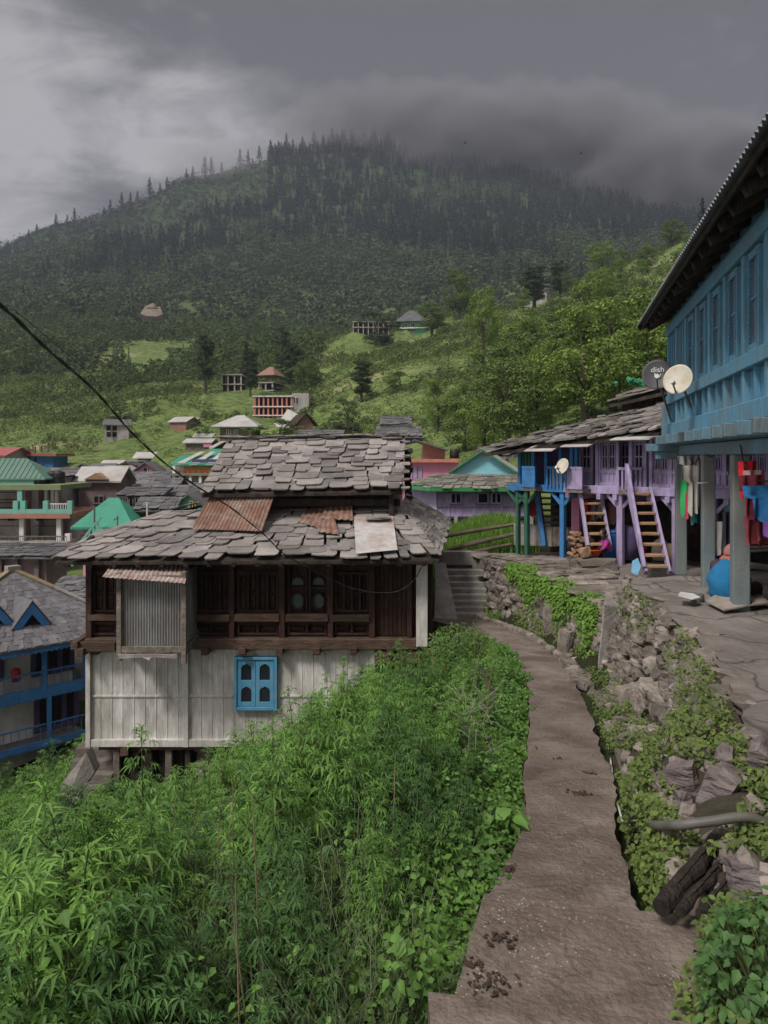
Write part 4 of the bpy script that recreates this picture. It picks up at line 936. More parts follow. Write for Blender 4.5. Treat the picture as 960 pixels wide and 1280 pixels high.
# ------------------------------------------------------------------ blue balconied guest house, lower left
def hotel():
    A = P(-60, 820, 23.6); Bp = P(106, 803, 26.6); v = Bp-A; rz = math.atan2(v.y, v.x); fr = Frame((A.x, A.y, 0), rz); W = math.hypot(v.x, v.y)
    def hh(px, py, y=0.): return fr.hit(px, py, y)
    zb = -11.; fr.o.z = 0
    o = thing('guest_house', 'white guest house with vivid blue balconies and grey scalloped shingle roof lower left', 'house', fr)
    ze = hh(50, 808)[1]
    MB().box(-2, W-.1, .8, 7, zb, ze).build('wall', M['plaster_white'], o)
    
    for nm, (ya, yb) in (('upper', (859, 872)), ('lower', (926, 934))):
        xl, za = hh(50, ya); _, z2 = hh(50, yb)
        MB().box(-2, W+.1, -.06, 0, z2, za).build('balcony_fascia', M['bluevivid'], o)
        MB().box(-2, W+.05, 0, .8, z2, z2+.12).build('balcony_floor', M['concrete'], o)
        m = MB(); rt = hh(50, ya-20)[1]
        m.box(-2, W+.05, -.03, .02, rt-.04, rt)
        k = -2.
        while k < W: m.box(k-.010, k+.010, -.01, .01, za, rt-.04); k += .235
        m.build('railing', M['bluevivid'], o)
        # scalloped edge
        m = MB(); k = -2.
        while k < W: m.prism([(k, -.05, z2+.002), (k+.16, -.05, z2+.002), (k+.13, -.05, z2-.05), (k+.03, -.05, z2-.05)], (0, .03, 0)); k += .17
        m.build('scallops', M['bluevivid'], o)
    for px in (55,):
        x = hh(px, 850)[0]; z0 = hh(px, 860)[1]; MB().box(x-.06, x+.06, -.1, .04, z0, ze).build('post', M['bluevivid'], o)
        x = hh(61, 900)[0]; z1 = hh(61, 928)[1]; MB().box(x-.055, x+.055, -.1, .04, z1, z0-.3).build('post', M['bluevivid'], o)
    x = hh(106, 850)[0]; MB().box(x-.055, x+.055, -.1, .04, hh(106, 858)[1], ze).build('post', M['bluevivid'], o)
    for (x0, x1, y0, y1, n) in ((38, 92, 811, 836, 3), (42, 97, 869, 903, 3), (-30, 4, 812, 850, 2)):
        a, z1 = hh(x0, y0, .8); b, z0 = hh(x1, y1, .8); winbox(o, a, b, z0, z1, .79, 'purpledark', 'dark', n, fw=.16)
    MB().box(-2.3, W+.25, -.5, -.44, ze-.05, ze+.16).build('fascia', M['bluevivid'], o)
    m = MB(); k = -2.3
    while k < W+.2: m.prism([(k, -.5, ze-.052), (k+.16, -.5, ze-.052), (k+.08, -.5, ze-.12)], (0, .04, 0)); k += .17
    m.build('scallops', M['bluevivid'], o)
    # roof
    x15, _ = hh(15, 712, 3.2); zr = hh(15, 712, 3.2)[1]
    a, b, c, t = Vector((-2.4, -.55, ze+.14)), Vector((W+1.9, -.55, ze+.14)), Vector((W+1.9, 7.2, ze+.14)), Vector((x15, 3.2, zr))
    rr = random.Random(2); m = MB(); slates(m, a, b, t, t+Vector((.05, 0, 0)), 19, .26, .012, rr, ragged=.04, jz=.1); slates(m, b, c, t, t+Vector((0, .05, 0)), 19, .26, .012, rr, ragged=.04, jz=.1)
    m.prism([a, b, t], (0, 0, -.05)); m.prism([b, c, t], (0, 0, -.05)); m.prism([Vector((-2.4, 7.2, ze+.14)), a, t], (0, 0, -.05)); m.build('roof', M['shingle'], o)
    m = MB(); m.beam(t+Vector((0, 0, .05)), t.lerp(b, .33)+Vector((0, 0, .07)), .2, .06); m.beam(t+Vector((0, 0, .05)), t.lerp(a, .9)+Vector((0, 0, .07)), .2, .06); m.build('ridge_cap', M['hempdry'], o)
    m = MB(); m.beam(t.lerp(b, .33)+Vector((0, 0, .07)), t.lerp(b, .98)+Vector((0, 0, .07)), .17, .06); m.build('ridge_cap', M['concrete_lt'], o)
    m = MB(); m.box(t.x-.2, t.x+.25, t.y-.2, t.y+.2, t.z-.1, t.z+.14); m.build('roof_finial', M['concrete_lt'], o)
    # dormers
    nrm = (b-a).cross(t-a).normalized()
    for px in (39, -8):
        dx = .62
        def on(px_, py_):
            x, z = 0, 0
            d_ = fr.inv.to_3x3() @ P(px_, py_, 1.); o_ = fr.inv @ Vector((0, 0, 0)); tt = (a-o_).dot(nrm)/d_.dot(nrm); return o_+d_*tt
        q = on(px, 783); top = q+Vector((0, 0, .82)); m = MB()
        bb = (on(px, 752)-q)
        back = Vector((top.x, q.y+bb.y*1.25, top.z)); l, r = q+Vector((-dx, 0, 0)), q+Vector((dx, 0, 0))
        slab(m, l, l+Vector((0, .02, 0))+(0*bb), back, top, .04) if False else None
        m.prism([l+Vector((-.06, -.12, -.05)), top+Vector((0, -.12, .04)), back+Vector((0, .1, 0))], (0, 0, .05)); m.prism([r+Vector((.06, -.12, -.05)), back+Vector((0, .1, 0)), top+Vector((0, -.12, .04))], (0, 0, .05))
        dm = m.build('dormer', M['shingle'], o)
        m = MB(); m.prism([l+Vector((0, -.1, 0)), l+Vector((.28, -.1, 0)), top+Vector((0, -.1, -.4)), r+Vector((-.28, -.1, 0)), r+Vector((0, -.1, 0)), top+Vector((0, -.1, 0))], (0, .06, 0)); m.build('bargeboard', M['bluevivid'], dm)
        m = MB(); m.prism([l+Vector((.1, .03, 0)), r+Vector((-.1, .03, 0)), top+Vector((0, .03, -.12))], (0, .05, 0)); m.build('opening', M['dark'], dm)
    # red thing on the balcony
    x, z = hh(20, 845, .25)
    m = MB(); m.lathe([(.13, 0), (.15, .1), (.16, .3), (.12, .42), (.04, .45)], 12, fr.m @ Vector((x, .25, hh(20, 859)[1]+.12)))
    tag(m.build('gas_cylinder', M['redpaint'], None, True, fr=Frame(fr.m @ Vector((x, .25, z))), smooth=True), 'red rounded canister standing on the upper blue balcony', 'canister')
hotel()
house('shingle_shed', 'small pale shingle roof between the guest house and the timber house', 62, 120, 30, 800, 752, 722, 4, 'gable_x', 'plaster', 'shingle', ov=.3, tile=.35)
# ------------------------------------------------------------------ footpath, terrace, walls
def nz3(p, s): return mnoise.noise(Vector(p)*s)
def loft(mb, A, Bq, nu, nv, f=None):
    """surface between polylines A and Bq (same count), displaced by f(u, v, p)"""
    def samp(L, t):
        s = t*(len(L)-1); i = min(int(s), len(L)-2); return L[i].lerp(L[i+1], s-i)
    vs = []
    for j in range(nv+1):
        for i in range(nu+1):
            p = samp(A, i/nu).lerp(samp(Bq, i/nu), j/nv)
            if f: p = p+f(i/nu, j/nv, p)
            vs.append(p)
    return mb.add(vs, [(j*(nu+1)+i, j*(nu+1)+i+1, (j+1)*(nu+1)+i+1, (j+1)*(nu+1)+i) for j in range(nv) for i in range(nu)])
def smoothl(L, n=4): return smooth([Vector(p) for p in L], n)
PL = smoothl([P(l, y, d) for y, l, r, d in PATH], 6); PR = smoothl([P(r, y, d) for y, l, r, d in PATH], 6)
def pathmat():
    m = mat('footpath', (.27, .225, .195), (.155, .125, .106), scale=3.2, rough=.75, bump=.6, bscale=26, dirt=(.105, .078, .062), dscale=1.1, damt=.7)
    nt = m.node_tree; N = nt.nodes; L = nt.links; b = [n for n in N if n.type == 'BSDF_PRINCIPLED'][0]
    src = b.inputs['Base Color'].links[0].from_socket
    tc = N.new('ShaderNodeTexCoord'); v = N.new('ShaderNodeTexVoronoi'); v.inputs['Scale'].default_value = 38; L.new(tc.outputs['Object'], v.inputs['Vector'])
    n = N.new('ShaderNodeTexNoise'); n.inputs['Scale'].default_value = 2.3; n.inputs['Detail'].default_value = 4; L.new(tc.outputs['Object'], n.inputs['Vector'])
    r1 = N.new('ShaderNodeMapRange'); r1.inputs['From Min'].default_value = .20; r1.inputs['From Max'].default_value = .13; L.new(v.outputs['Distance'], r1.inputs['Value'])
    r2 = N.new('ShaderNodeMapRange'); r2.inputs['From Min'].default_value = .44; r2.inputs['From Max'].default_value = .60; L.new(n.outputs['Fac'], r2.inputs['Value'])
    mu = N.new('ShaderNodeMath'); mu.operation = 'MULTIPLY'; L.new(r1.outputs[0], mu.inputs[0]); L.new(r2.outputs[0], mu.inputs[1])
    x = N.new('ShaderNodeMix'); x.data_type = 'RGBA'; x.inputs['B'].default_value = (.48, .44, .40, 1); L.new(mu.outputs[0], x.inputs['Factor']); L.new(src, x.inputs['A']); L.new(x.outputs['Result'], b.inputs['Base Color'])
    src2 = x.outputs['Result']; nd = N.new('ShaderNodeTexNoise'); nd.inputs['Scale'].default_value = 2.5; nd.inputs['Detail'].default_value = 5; L.new(tc.outputs['Object'], nd.inputs['Vector'])
    va = N.new('ShaderNodeVectorMath'); va.operation = 'MULTIPLY_ADD'; va.inputs[1].default_value = (.7, .7, 0); L.new(nd.outputs['Color'], va.inputs[0]); L.new(tc.outputs['Object'], va.inputs[2])
    vc = N.new('ShaderNodeTexVoronoi'); vc.feature = 'DISTANCE_TO_EDGE'; vc.inputs['Scale'].default_value = 1.1; L.new(va.outputs[0], vc.inputs['Vector'])
    rc = N.new('ShaderNodeMapRange'); rc.inputs['From Min'].default_value = 0.; rc.inputs['From Max'].default_value = .014; rc.inputs['To Min'].default_value = .38; rc.inputs['To Max'].default_value = 0; L.new(vc.outputs['Distance'], rc.inputs['Value'])
    xc = N.new('ShaderNodeMix'); xc.data_type = 'RGBA'; xc.inputs['B'].default_value = (.05, .038, .03, 1); L.new(rc.outputs[0], xc.inputs['Factor']); L.new(src2, xc.inputs['A'])
    nw = N.new('ShaderNodeTexNoise'); nw.inputs['Scale'].default_value = .9; nw.inputs['Detail'].default_value = 7; nw.inputs['Roughness'].default_value = .7; L.new(tc.outputs['Object'], nw.inputs['Vector'])
    rw2 = N.new('ShaderNodeMapRange'); rw2.inputs['From Min'].default_value = .50; rw2.inputs['From Max'].default_value = .58; rw2.inputs['To Max'].default_value = .55; L.new(nw.outputs['Fac'], rw2.inputs['Value'])
    xw = N.new('ShaderNodeMix'); xw.data_type = 'RGBA'; xw.inputs['B'].default_value = (.085, .062, .050, 1); L.new(rw2.outputs[0], xw.inputs['Factor']); L.new(xc.outputs['Result'], xw.inputs['A']); L.new(xw.outputs['Result'], b.inputs['Base Color'])
    rr2 = N.new('ShaderNodeMapRange'); rr2.inputs['To Min'].default_value = .8; rr2.inputs['To Max'].default_value = .35; L.new(rw2.outputs[0], rr2.inputs['Value']); L.new(rr2.outputs[0], b.inputs['Roughness'])
    return m
M['path'] = pathmat()
rp_ = random.Random(6)
def fpath(u, v, p): return Vector((0, 0, nz3(p, 1.6)*.016+nz3(p, 7)*.003-abs(v-.5)*.03))
m = MB(); 
n_ = len(PL)
def dens(L): return [L[i].lerp(L[i+1], k/4) for i in range(len(L)-1) for k in range(4)]+[L[-1]]
PLr = [p+Vector((nz3(p, 1.3)*.035+nz3(p, 5)*.02+nz3(p, 13)*.01, 0, 0)) for p in dens(PL)]; PRr = [p+Vector((nz3(p+Vector((9, 0, 0)), 1.5)*.05+nz3(p, 5)*.03+nz3(p, 13)*.012, 0, 0)) for p in dens(PR)]
loft(m, PLr, PRr, 380, 26, fpath)
loft(m, [p+Vector((-.03, 0, -.5)) for p in PLr], PLr, 200, 3, lambda u, v, p: Vector((nz3(p, 6)*.03, 0, -.02))); loft(m, PRr, [p+Vector((.03, 0, -.4)) for p in PRr], 200, 3, lambda u, v, p: Vector((nz3(p, 6)*.03, 0, -.02)))
tag(m.build('footpath', M['path'], smooth=True), kind='structure')
# the two near slabs, each a step up
def slabtop(pts, z, th, name):
    m = MB(); nu, nv = 60, 40
    a, b, c, d = [Vector((p[0], p[1], z)) for p in pts]      # near-left near-right far-right far-left
    loft(m, [a, b], [d, c], nu, nv, lambda u, v, p: Vector((nz3(p, 5)*.012*(v < .99), nz3(p+Vector((3, 0, 0)), 4)*.015*(v > .9), nz3(p, 3)*.012-(.012 if v in (0., 1.) else 0))))
    top = [v for v in m.v]
    def edge(ids):
        k = len(ids); base = len(m.v); m.v += [(top[i][0], top[i][1], z-th) for i in ids]
        for q in range(k-1): m.f.append((ids[q], ids[q+1], base+q+1, base+q))
    edge([j*(nu+1) for j in range(nv+1)][::-1]); edge([nv*(nu+1)+i for i in range(nu+1)]); edge([j*(nu+1)+nu for j in range(nv+1)]); edge(list(range(nu+1)))
    tag(m.build(name, M['path'], smooth=False), kind='structure')
q = [P(605, 1115, 3.86), P(880, 1145, 3.66), P(925, 1275, 2.86), P(557, 1240, 2.95)]
slabtop([q[3], q[2], q[1], q[0]], -2.235, .35, 'footpath_slab')
slabtop([(.10, -2.5), (1.9, -2.5), P(925, 1265, 2.8), P(535, 1233, 2.99)], -2.12, .35, 'footpath_slab')
# mud patches and droppings on the path
rm_ = random.Random(4)
for (px, py, n, sp) in ((612, 1230, 12, .07), (622, 1175, 7, .05), (636, 1086, 6, .03), (724, 993, 9, .05), (735, 966, 5, .04), (700, 950, 5, .04), (590, 1205, 4, .03)):
    m = MB(); z = -2.232 if py > 1120 else None
    d = 2.235*F/(py-HY) if z else np.interp(py, [r[0] for r in PATH][::-1], [r[3] for r in PATH][::-1])
    c = P(px, py, d)
    if z: c.z = z
    for k in range(n*6):
        g_ = c+Vector((rm_.gauss(0, sp*.75), rm_.gauss(0, sp*.6), .006)); s = abs(rm_.gauss(0, .006))+.004
        m.rock(g_, (s*1.8, s*1.4, s*.55), rm_, tilt=.3)
    o = m.build('mud', M['mud'], None, True, fr=Frame(c), smooth=True); b = o.modifiers.new('s', 'SUBSURF'); b.levels = b.render_levels = 1; tag(o, kind='stuff')

TE = [Vector(v) for v in ((2.50, 1.5, -1.88), (2.45, 3.0, -1.88), (2.42, 4., -1.88), (2.43, 4.9, -1.88), (2.86, 6.4, -1.9), (3.28, 7.9, -1.93), (3.59, 9.65, -1.95), (3.75, 11.2, -1.98), (4.0, 12.2, -2.0), (4.29, 12.8, -2.05))]
TEs = smoothl(TE, 8)
TEr = [p+Vector((nz3(p, 1.7)*.16+nz3(p, 6)*.07, 0, 0)) for p in TEs]
def terrmat():
    m = mat('flagstone', (.27, .242, .222), (.17, .15, .136), scale=1.3, rough=.85, bump=.5, bscale=11, dirt=(.10, .085, .075), dscale=1.0, damt=.5)
    nt = m.node_tree; N = nt.nodes; L = nt.links; b = [n for n in N if n.type == 'BSDF_PRINCIPLED'][0]; src = b.inputs['Base Color'].links[0].from_socket
    tc = N.new('ShaderNodeTexCoord'); nd = N.new('ShaderNodeTexNoise'); nd.inputs['Scale'].default_value = 1.5; L.new(tc.outputs['Object'], nd.inputs['Vector'])
    va = N.new('ShaderNodeVectorMath'); va.operation = 'MULTIPLY_ADD'; va.inputs[1].default_value = (.9, .9, 0); L.new(nd.outputs['Color'], va.inputs[0]); L.new(tc.outputs['Object'], va.inputs[2])
    v = N.new('ShaderNodeTexVoronoi'); v.feature = 'DISTANCE_TO_EDGE'; v.inputs['Scale'].default_value = .75; L.new(va.outputs[0], v.inputs['Vector'])
    r1 = N.new('ShaderNodeMapRange'); r1.inputs['From Min'].default_value = .0; r1.inputs['From Max'].default_value = .025; r1.inputs['To Min'].default_value = .75; r1.inputs['To Max'].default_value = 0; L.new(v.outputs['Distance'], r1.inputs['Value'])
    x = N.new('ShaderNodeMix'); x.data_type = 'RGBA'; x.inputs['B'].default_value = (.04, .035, .03, 1); L.new(r1.outputs[0], x.inputs['Factor']); L.new(src, x.inputs['A']); L.new(x.outputs['Result'], b.inputs['Base Color'])
    return m
M['flag'] = terrmat()
def fter(u, v, p): return Vector((0, 0, (nz3(p, 1.1)*.05+nz3(p, 4)*.015)*(1 if p.x < 5.2 else .4)))
m = MB(); loft(m, TEr, [Vector((9.5 if i < 60 else 9.0, p.y, p.z+.0)) for i, p in enumerate(TEr)], 200, 70, fter)
loft(m, [p+Vector((.08, 0, -.12)) for p in TEr], TEr, 200, 2)
tag(m.build('terrace', M['flag'], smooth=False), kind='structure')
# layered ledges along the terrace edge (outcrop flakes)
r9 = random.Random(12)
m = MB()
for k in range(46):
    i = r9.randrange(6, len(TEr)-2); p = TEr[i]; s = r9.uniform(.12, .34); m.rock(p+Vector((r9.uniform(-.02, .22), r9.uniform(-.1, .1), -.06+r9.uniform(0, .045))), (s*.7, s*1.6, .07), r9, r9.uniform(-.3, .5), tilt=.06)
tag(m.build('rock_ledge', M['rock'], None, True, fr=Frame(TE[5])), kind='stuff')
# courtyard
m = MB()
CA = [Vector(v) for v in ((2.3, 19.6, -2.62), (2.7, 18.3, -2.5), (3.02, 17.2, -2.42), (3.2, 15.8, -2.4), (3.35, 14.5, -2.4), (3.5, 12.9, -2.4), (4.4, 12.3, -2.42))]
CAs = smoothl(CA, 5); loft(m, CAs, [Vector((9, 21-9*i/(len(CAs)-1), -2.38)) for i in range(len(CAs))], 80, 60, lambda u, v, p: Vector((0, 0, nz3(p, 1.4)*.05)))
loft(m, [p+Vector((0, 0, -.3)) for p in CAs], CAs, 60, 2); tag(m.build('courtyard', M['flag']), kind='structure')
# flat stones paving its edge
m = MB()
for k in range(70):
    t = r9.random(); i = int(t*(len(CAs)-2)); p = CAs[i]+Vector((r9.uniform(.1, 1.6), r9.uniform(-.3, .3), .02)); s = r9.uniform(.3, .75); m.rock(p, (s, s*.6, .07), r9, r9.uniform(-.3, .3), tilt=.04)
tag(m.build('paving_stones', M['rock'], None, True, fr=Frame(CA[3])), 'rough flat paving stones at the lip of the courtyard', 'paving stones')
# bank below the terrace
off = Vector((.16, 0, -.16))
BB = [P(812, 1150, 3.0)+Vector((-.3, -1.2, -.2)), P(812, 1150, 3.6)+off*1.2, P(800, 1135, 3.95)+off, P(773, 1040, 5.)+off, P(762, 960, 6.5)+off, P(748, 920, 7.7)+off, P(733, 880, 9.3)+off, P(718, 850, 10.8)+off, Vector((2.95, 12.1, -3.45)), Vector((3.0, 12.8, -3.4))]
BT = [TE[0], TE[1], TE[2], TE[3], TE[4], TE[5], TE[6], TE[7], TE[8], TE[9]]
BBs, BTs = smoothl(BB, 8), smoothl(BT, 8)
def fbank(u, v, p):
    e = math.sin(math.pi*v)
    # beyond the first metres the bank is a shoulder of ground and then a steep wall face
    w = min(1., max(0., (u-.34)/.16)); s_ = u*(len(BBs)-1); i_ = min(int(s_), len(BBs)-2); A_ = BBs[i_].lerp(BBs[i_+1], s_-i_); B_ = BTs[i_].lerp(BTs[i_+1], s_-i_); D_ = B_-A_
    h_ = v*1.9 if v < .4 else .76+(v-.4)*.4; z_ = v*.3 if v < .4 else .12+(v-.4)*1.4667
    return Vector((D_.x*(h_-v)*w, D_.y*(h_-v)*w, D_.z*(z_-v)*w))+fb2(e, p)*(1-.45*w)
def fb2(e, p):
    return Vector((-.22*e-abs(nz3(p, 2.2))*.28*e, 0, .12*e+nz3(p+Vector((5, 5, 0)), 3.)*.14*e+nz3(p, 9)*.04*e))
m = MB(); loft(m, BBs, BTs, 220, 40, fbank); loft(m, [Vector((p.x-.2, p.y, p.z-.12)) for p in BBs], BBs, 220, 3, lambda u, v, p: Vector((0, 0, nz3(p, 5)*.04)))
tag(m.build('earth_bank', M['soil']), kind='structure')
def bankpt(u, v, lift=0.):
    s = u*(len(BBs)-1); i = min(int(s), len(BBs)-2); a = BBs[i].lerp(BBs[i+1], s-i); b = BTs[i].lerp(BTs[i+1], s-i); p = a.lerp(b, v); return p+fbank(u, v, p)+Vector((-lift, 0, lift*.6))
m = MB()
for k in range(1150):
    u = r9.uniform(.38, 1.)**.9; v = (r9.uniform(.38, .985) if r9.random() < .8 else r9.uniform(.02, .4)) if u > .55 else r9.uniform(.5, .98); s = r9.uniform(.08, .24)
    if u < .68 and r9.random() < .5: continue
    m.rock(bankpt(u, v, .0), (s*.9, s*1.35, s*.62), r9, r9.uniform(-.35, .35), tilt=.22)
tag(m.build('rubble_wall', M['rock'], None, True, fr=Frame(BBs[60])), 'rough rubble stone wall below the terrace right of the footpath', 'stone wall')
m = MB()
for k in range(210):
    u = r9.uniform(.10, .55); v = r9.uniform(.0, 1.0); s = r9.uniform(.04, .15); m.rock(bankpt(u, v, -.02), (s, s*1.3, s*.8), r9, tilt=.7)
tag(m.build('embedded_stones', M['rock'], None, True, fr=Frame(BBs[25])), kind='stuff')
# boulders one by one
BL = [(910, 985, 4.5, .3, .5, .42, 'tall ribbed grey boulder on the weedy bank'), (860, 975, 4.9, .22, .3, .34, 'leaning grey boulder left of the ribbed one'),
      (905, 950, 4.9, .2, .25, .3, 'small upright stone behind the ribbed boulder'), (948, 1100, 3.6, .34, .4, .28, 'pale cracked boulder beside the dark logs'), (955, 1140, 3.3, .4, .4, .16, 'flat brownish rock at lower right edge'),
      (935, 1030, 4.0, .12, .2, .25, 'narrow slab stone above the hose pipe'), (820, 925, 6.1, .3, .35, .32, 'blocky grey stone in the middle of the bank'), (828, 955, 5.5, .25, .3, .25, 'rounded stone beneath the blocky grey one'),
      (795, 960, 5.9, .2, .25, .26, 'white grey stone above the drain hose'), (850, 1060, 4.1, .25, .3, .3, 'mossy boulder just left of the log ends'), (790, 875, 8.2, .5, .5, .4, 'wide pale rock face at the foot of the rubble wall'),
      (820, 870, 7.7, .4, .6, .5, 'big reddish rock jutting from the rubble wall'), (952, 955, 4.6, .2, .3, .45, 'tall dark stone under the terrace edge'), (840, 1105, 3.75, .2, .25, .3, 'small lichen grey rock beside the ditch'), (848, 1000, 4.7, .22, .25, .2, 'dull brown rock between clumps of weeds')]
for (px, py, d, a, b, c, lab) in BL:
    # sit it on the bank: slide along the view ray to the bank surface
    ray = P(px, py, 1.); best = min(((bankpt(i/160, j/24)-ray*(bankpt(i/160, j/24).y)).length, i, j) for i in range(10, 150, 2) for j in range(0, 25, 2)); p = bankpt(best[1]/160, best[2]/24)
    m = MB(); q_ = .62 if d < 7 else .75; m.rock((0, 0, 0), (a*q_, b*q_, c*q_*1.15), r9, tilt=.35)
    o = m.build('boulder', M['rockdark' if 'dark' in lab or 'ribbed' in lab or 'brown' in lab else 'rock'], None, fr=Frame(p)); s = o.modifiers.new('s', 'SUBSURF'); s.levels = s.render_levels = 2; s.subdivision_type = 'SIMPLE'
    t = bpy.data.textures.new('stonetex', 'VORONOI'); t.noise_scale = .16; dm = o.modifiers.new('d', 'DISPLACE'); dm.texture = t; dm.strength = .05; dm.texture_coords = 'LOCAL'
    tag(o, lab, 'rock', 'boulders on the bank')
# logs
for (a, b, r, lab) in ((P(826, 1135, 3.55), P(905, 1040, 4.1), .043, 'thick rotten log with reddish torn bark, uppermost of three'), (P(850, 1140, 3.5), P(915, 1065, 4.), .026, 'thin dark log, middle of the three by the ditch'), (P(875, 1142, 3.45), P(925, 1085, 3.85), .022, 'short black log lying nearest the slab corner')):
    m = MB(); pts_ = [a.lerp(b, t/8)+Vector((nz3((t, 0, 0), .9)*.02, 0, nz3((0, t, 4), .8)*.02)) for t in range(9)]; m.tube(pts_, [r*(1+.12*math.sin(t*2.1)) for t in range(9)], 12)
    for k in range(5): q = a.lerp(b, k/5+.1); m.beam(q+Vector((0, 0, r*.9)), q.lerp(b, .3)+Vector((.01, 0, r*.95)), r*.5, .015)
    tag(m.build('log', M['blackwood'], None, True, fr=Frame(a)), lab, 'log')
# pipes
def hose(name, pts_, r, mt, lab, cat='pipe', n=6):
    m = MB(); m.tube(smooth([Vector(p) for p in pts_], n), r, 10); o = m.build(name, M[mt], None, True, smooth=True, fr=Frame(pts_[0])); return tag(o, lab, cat)
def surf(px, py, lift=.04):     # nearest bank point seen at a pixel
    ray = P(px, py, 1.); best = min(((bankpt(i/220, j/30)-ray*(bankpt(i/220, j/30).y)).length, i, j) for i in range(6, 214, 2) for j in range(0, 31, 2)); p = bankpt(best[1]/220, best[2]/30)
    return ray*(p.y-lift)+Vector((0, 0, lift*.5))
hose('hose_pipe', [surf(768, 935), surf(778, 968), surf(790, 1005)], .018, 'pipe', 'short grey hose running down beside the drain')
hose('hose_pipe', [surf(790, 985, .14), surf(797, 1025, .17), surf(815, 1050, .19), surf(842, 1054, .19), surf(885, 1045, .15), surf(935, 1036, .12), P(975, 1034, 3.9), P(1060, 1034, 3.8)], .026, 'pipe', 'thick grey pipe curving across the weedy bank')
hose('drain_pipe', [P(802, 735, 12.2), P(800, 770, 12.), P(788, 815, 11.3), P(775, 838, 11.)], .035, 'pipe', 'bent grey pipe hanging from terrace lip beside concrete post')
hose('thin_hose', [surf(763, 950), surf(768, 990), surf(778, 1030)], .008, 'white', 'thin pale tube lying in the ditch', 'hose')
# standing concrete slab
m = MB(); m.prism([P(747, 832, 11.3), P(764, 832, 11.35), P(776, 757, 11.5), P(755, 755, 11.4)], (.16, .5, 0))
tag(m.build('concrete_post', M['concrete_lt'], None, True, bevel=.02, fr=Frame(P(755, 832, 11.4))), 'upright concrete slab standing at the drain below the courtyard', 'post')
# dry stone wall under the courtyard
WB = [P(604, 779, 18.), P(640, 786, 16.2), P(664, 796, 14.8), P(690, 812, 13.5), P(712, 832, 12.3), P(735, 850, 11.4)]; WB = [p+Vector((.28, .1, -.12)) for p in WB]
WT = [Vector(v) for v in ((2.6, 18.6, -2.55), (3.02, 17.0, -2.46), (3.2, 15.6, -2.42), (3.35, 14.2, -2.42), (3.5, 13.1, -2.42), (3.62, 12.4, -2.45))]
WBs, WTs = smoothl(WB, 6), smoothl(WT, 6)
def wallpt(u, v):
    s = u*(len(WBs)-1); i = min(int(s), len(WBs)-2); return WBs[i].lerp(WBs[i+1], s-i).lerp(WTs[i].lerp(WTs[i+1], s-i), v)
m = MB(); loft(m, [p+Vector((.15, .1, 0)) for p in WBs], [p+Vector((.15, .1, 0)) for p in WTs], 40, 4); 
bk = m.build('wall_core', M['soil'], None, True, fr=Frame(WBs[10])); tag(bk, kind='structure'); bk.name = 'earth_fill'
m = MB()
for j in range(11):
    u = 0.
    while u < 1:
        s = r9.uniform(.16, .40); p = wallpt(min(u, 1), (j+.5)/11)+Vector((r9.uniform(-.04, .05), r9.uniform(-.03, .03), 0)); m.rock(p, (.22, s*1.15, .155*r9.uniform(.8, 1.3)), r9, .2, tilt=.2); u += s/7.2
tag(m.build('dry_stone_wall', M['rock'], None, True, fr=Frame(WBs[10])), 'dry stone wall topped with grass beside the far footpath', 'stone wall')
m = MB()
for j in range(9):
    for i in range(7):
        m.rock(Vector((3.55+i*.16, 12.55-.02*i, -3.25+j*.105)), (.3, .35, .09), r9, 0, tilt=.05)
tag(m.build('stacked_slab_wall', M['rock'], None, True, fr=Frame((3.7, 12.5, -3.2))), 'short wall of thin stacked slabs behind the upright concrete slab', 'stone wall')
for (px, py, d, sz, lab) in ((688, 775, 14.2, (.15, .35, .6), 'leaning tall stone against the grassy dry wall'), (706, 805, 12.9, (.13, .3, .55), 'pale upright stone at the near end of the dry wall')):
    o = MB().rock((0, 0, 0), sz, r9, .3, tilt=.15).build('boulder', M['rock'], None, fr=Frame(P(px, py, d))); tag(o, lab, 'rock', 'boulders on the bank')
# kerb stones along the path's right edge
m = MB()
for k in range(60):
    i = int(len(PR)*(.52+.46*k/60)); p = PR[i]; m.rock(p+Vector((.08, 0, -.01)), (.16, .34, .12), r9, .4, tilt=.15)
tag(m.build('kerb_stones', M['rock'], None, True, fr=Frame(PR[60])), 'row of low kerb stones on the right edge of the far footpath', 'kerb')
# stone stair up to the courtyard
o = thing('stone_stairs', 'flight of grey stone steps with pale side wall at the end of the footpath', 'stairs', P(590, 775, 18.))
for k in range(9):
    t = k/9; y = 775-t*70; d = 18+t*2.3; a = P(572-t*16, y, d); b = P(612-t*6, y, d)
    MB().prism([a, b, b+Vector((0, .3, 0)), a+Vector((0, .3, 0))], (0, 0, -.16)).build('step', M['concrete_lt'], o, True, bevel=.012)
m = MB(); m.prism([P(543, 772, 17.9), P(572, 774, 17.9), P(557, 704, 20.3), P(545, 702, 20.3)], (0, 0, -.7)); m.build('side_wall', M['concrete_lt'], o, True)
m = MB(); m.prism([P(545, 690, 20.4), P(610, 690, 20.4), P(612, 706, 20.4), P(545, 706, 20.4)], (0, .5, -.02)); m.prism([P(545, 706, 20.5), P(606, 706, 20.5), P(606, 775, 20.5), P(545, 775, 20.5)], (0, .3, 0)); m.build('landing', M['concrete_lt'], o, True)
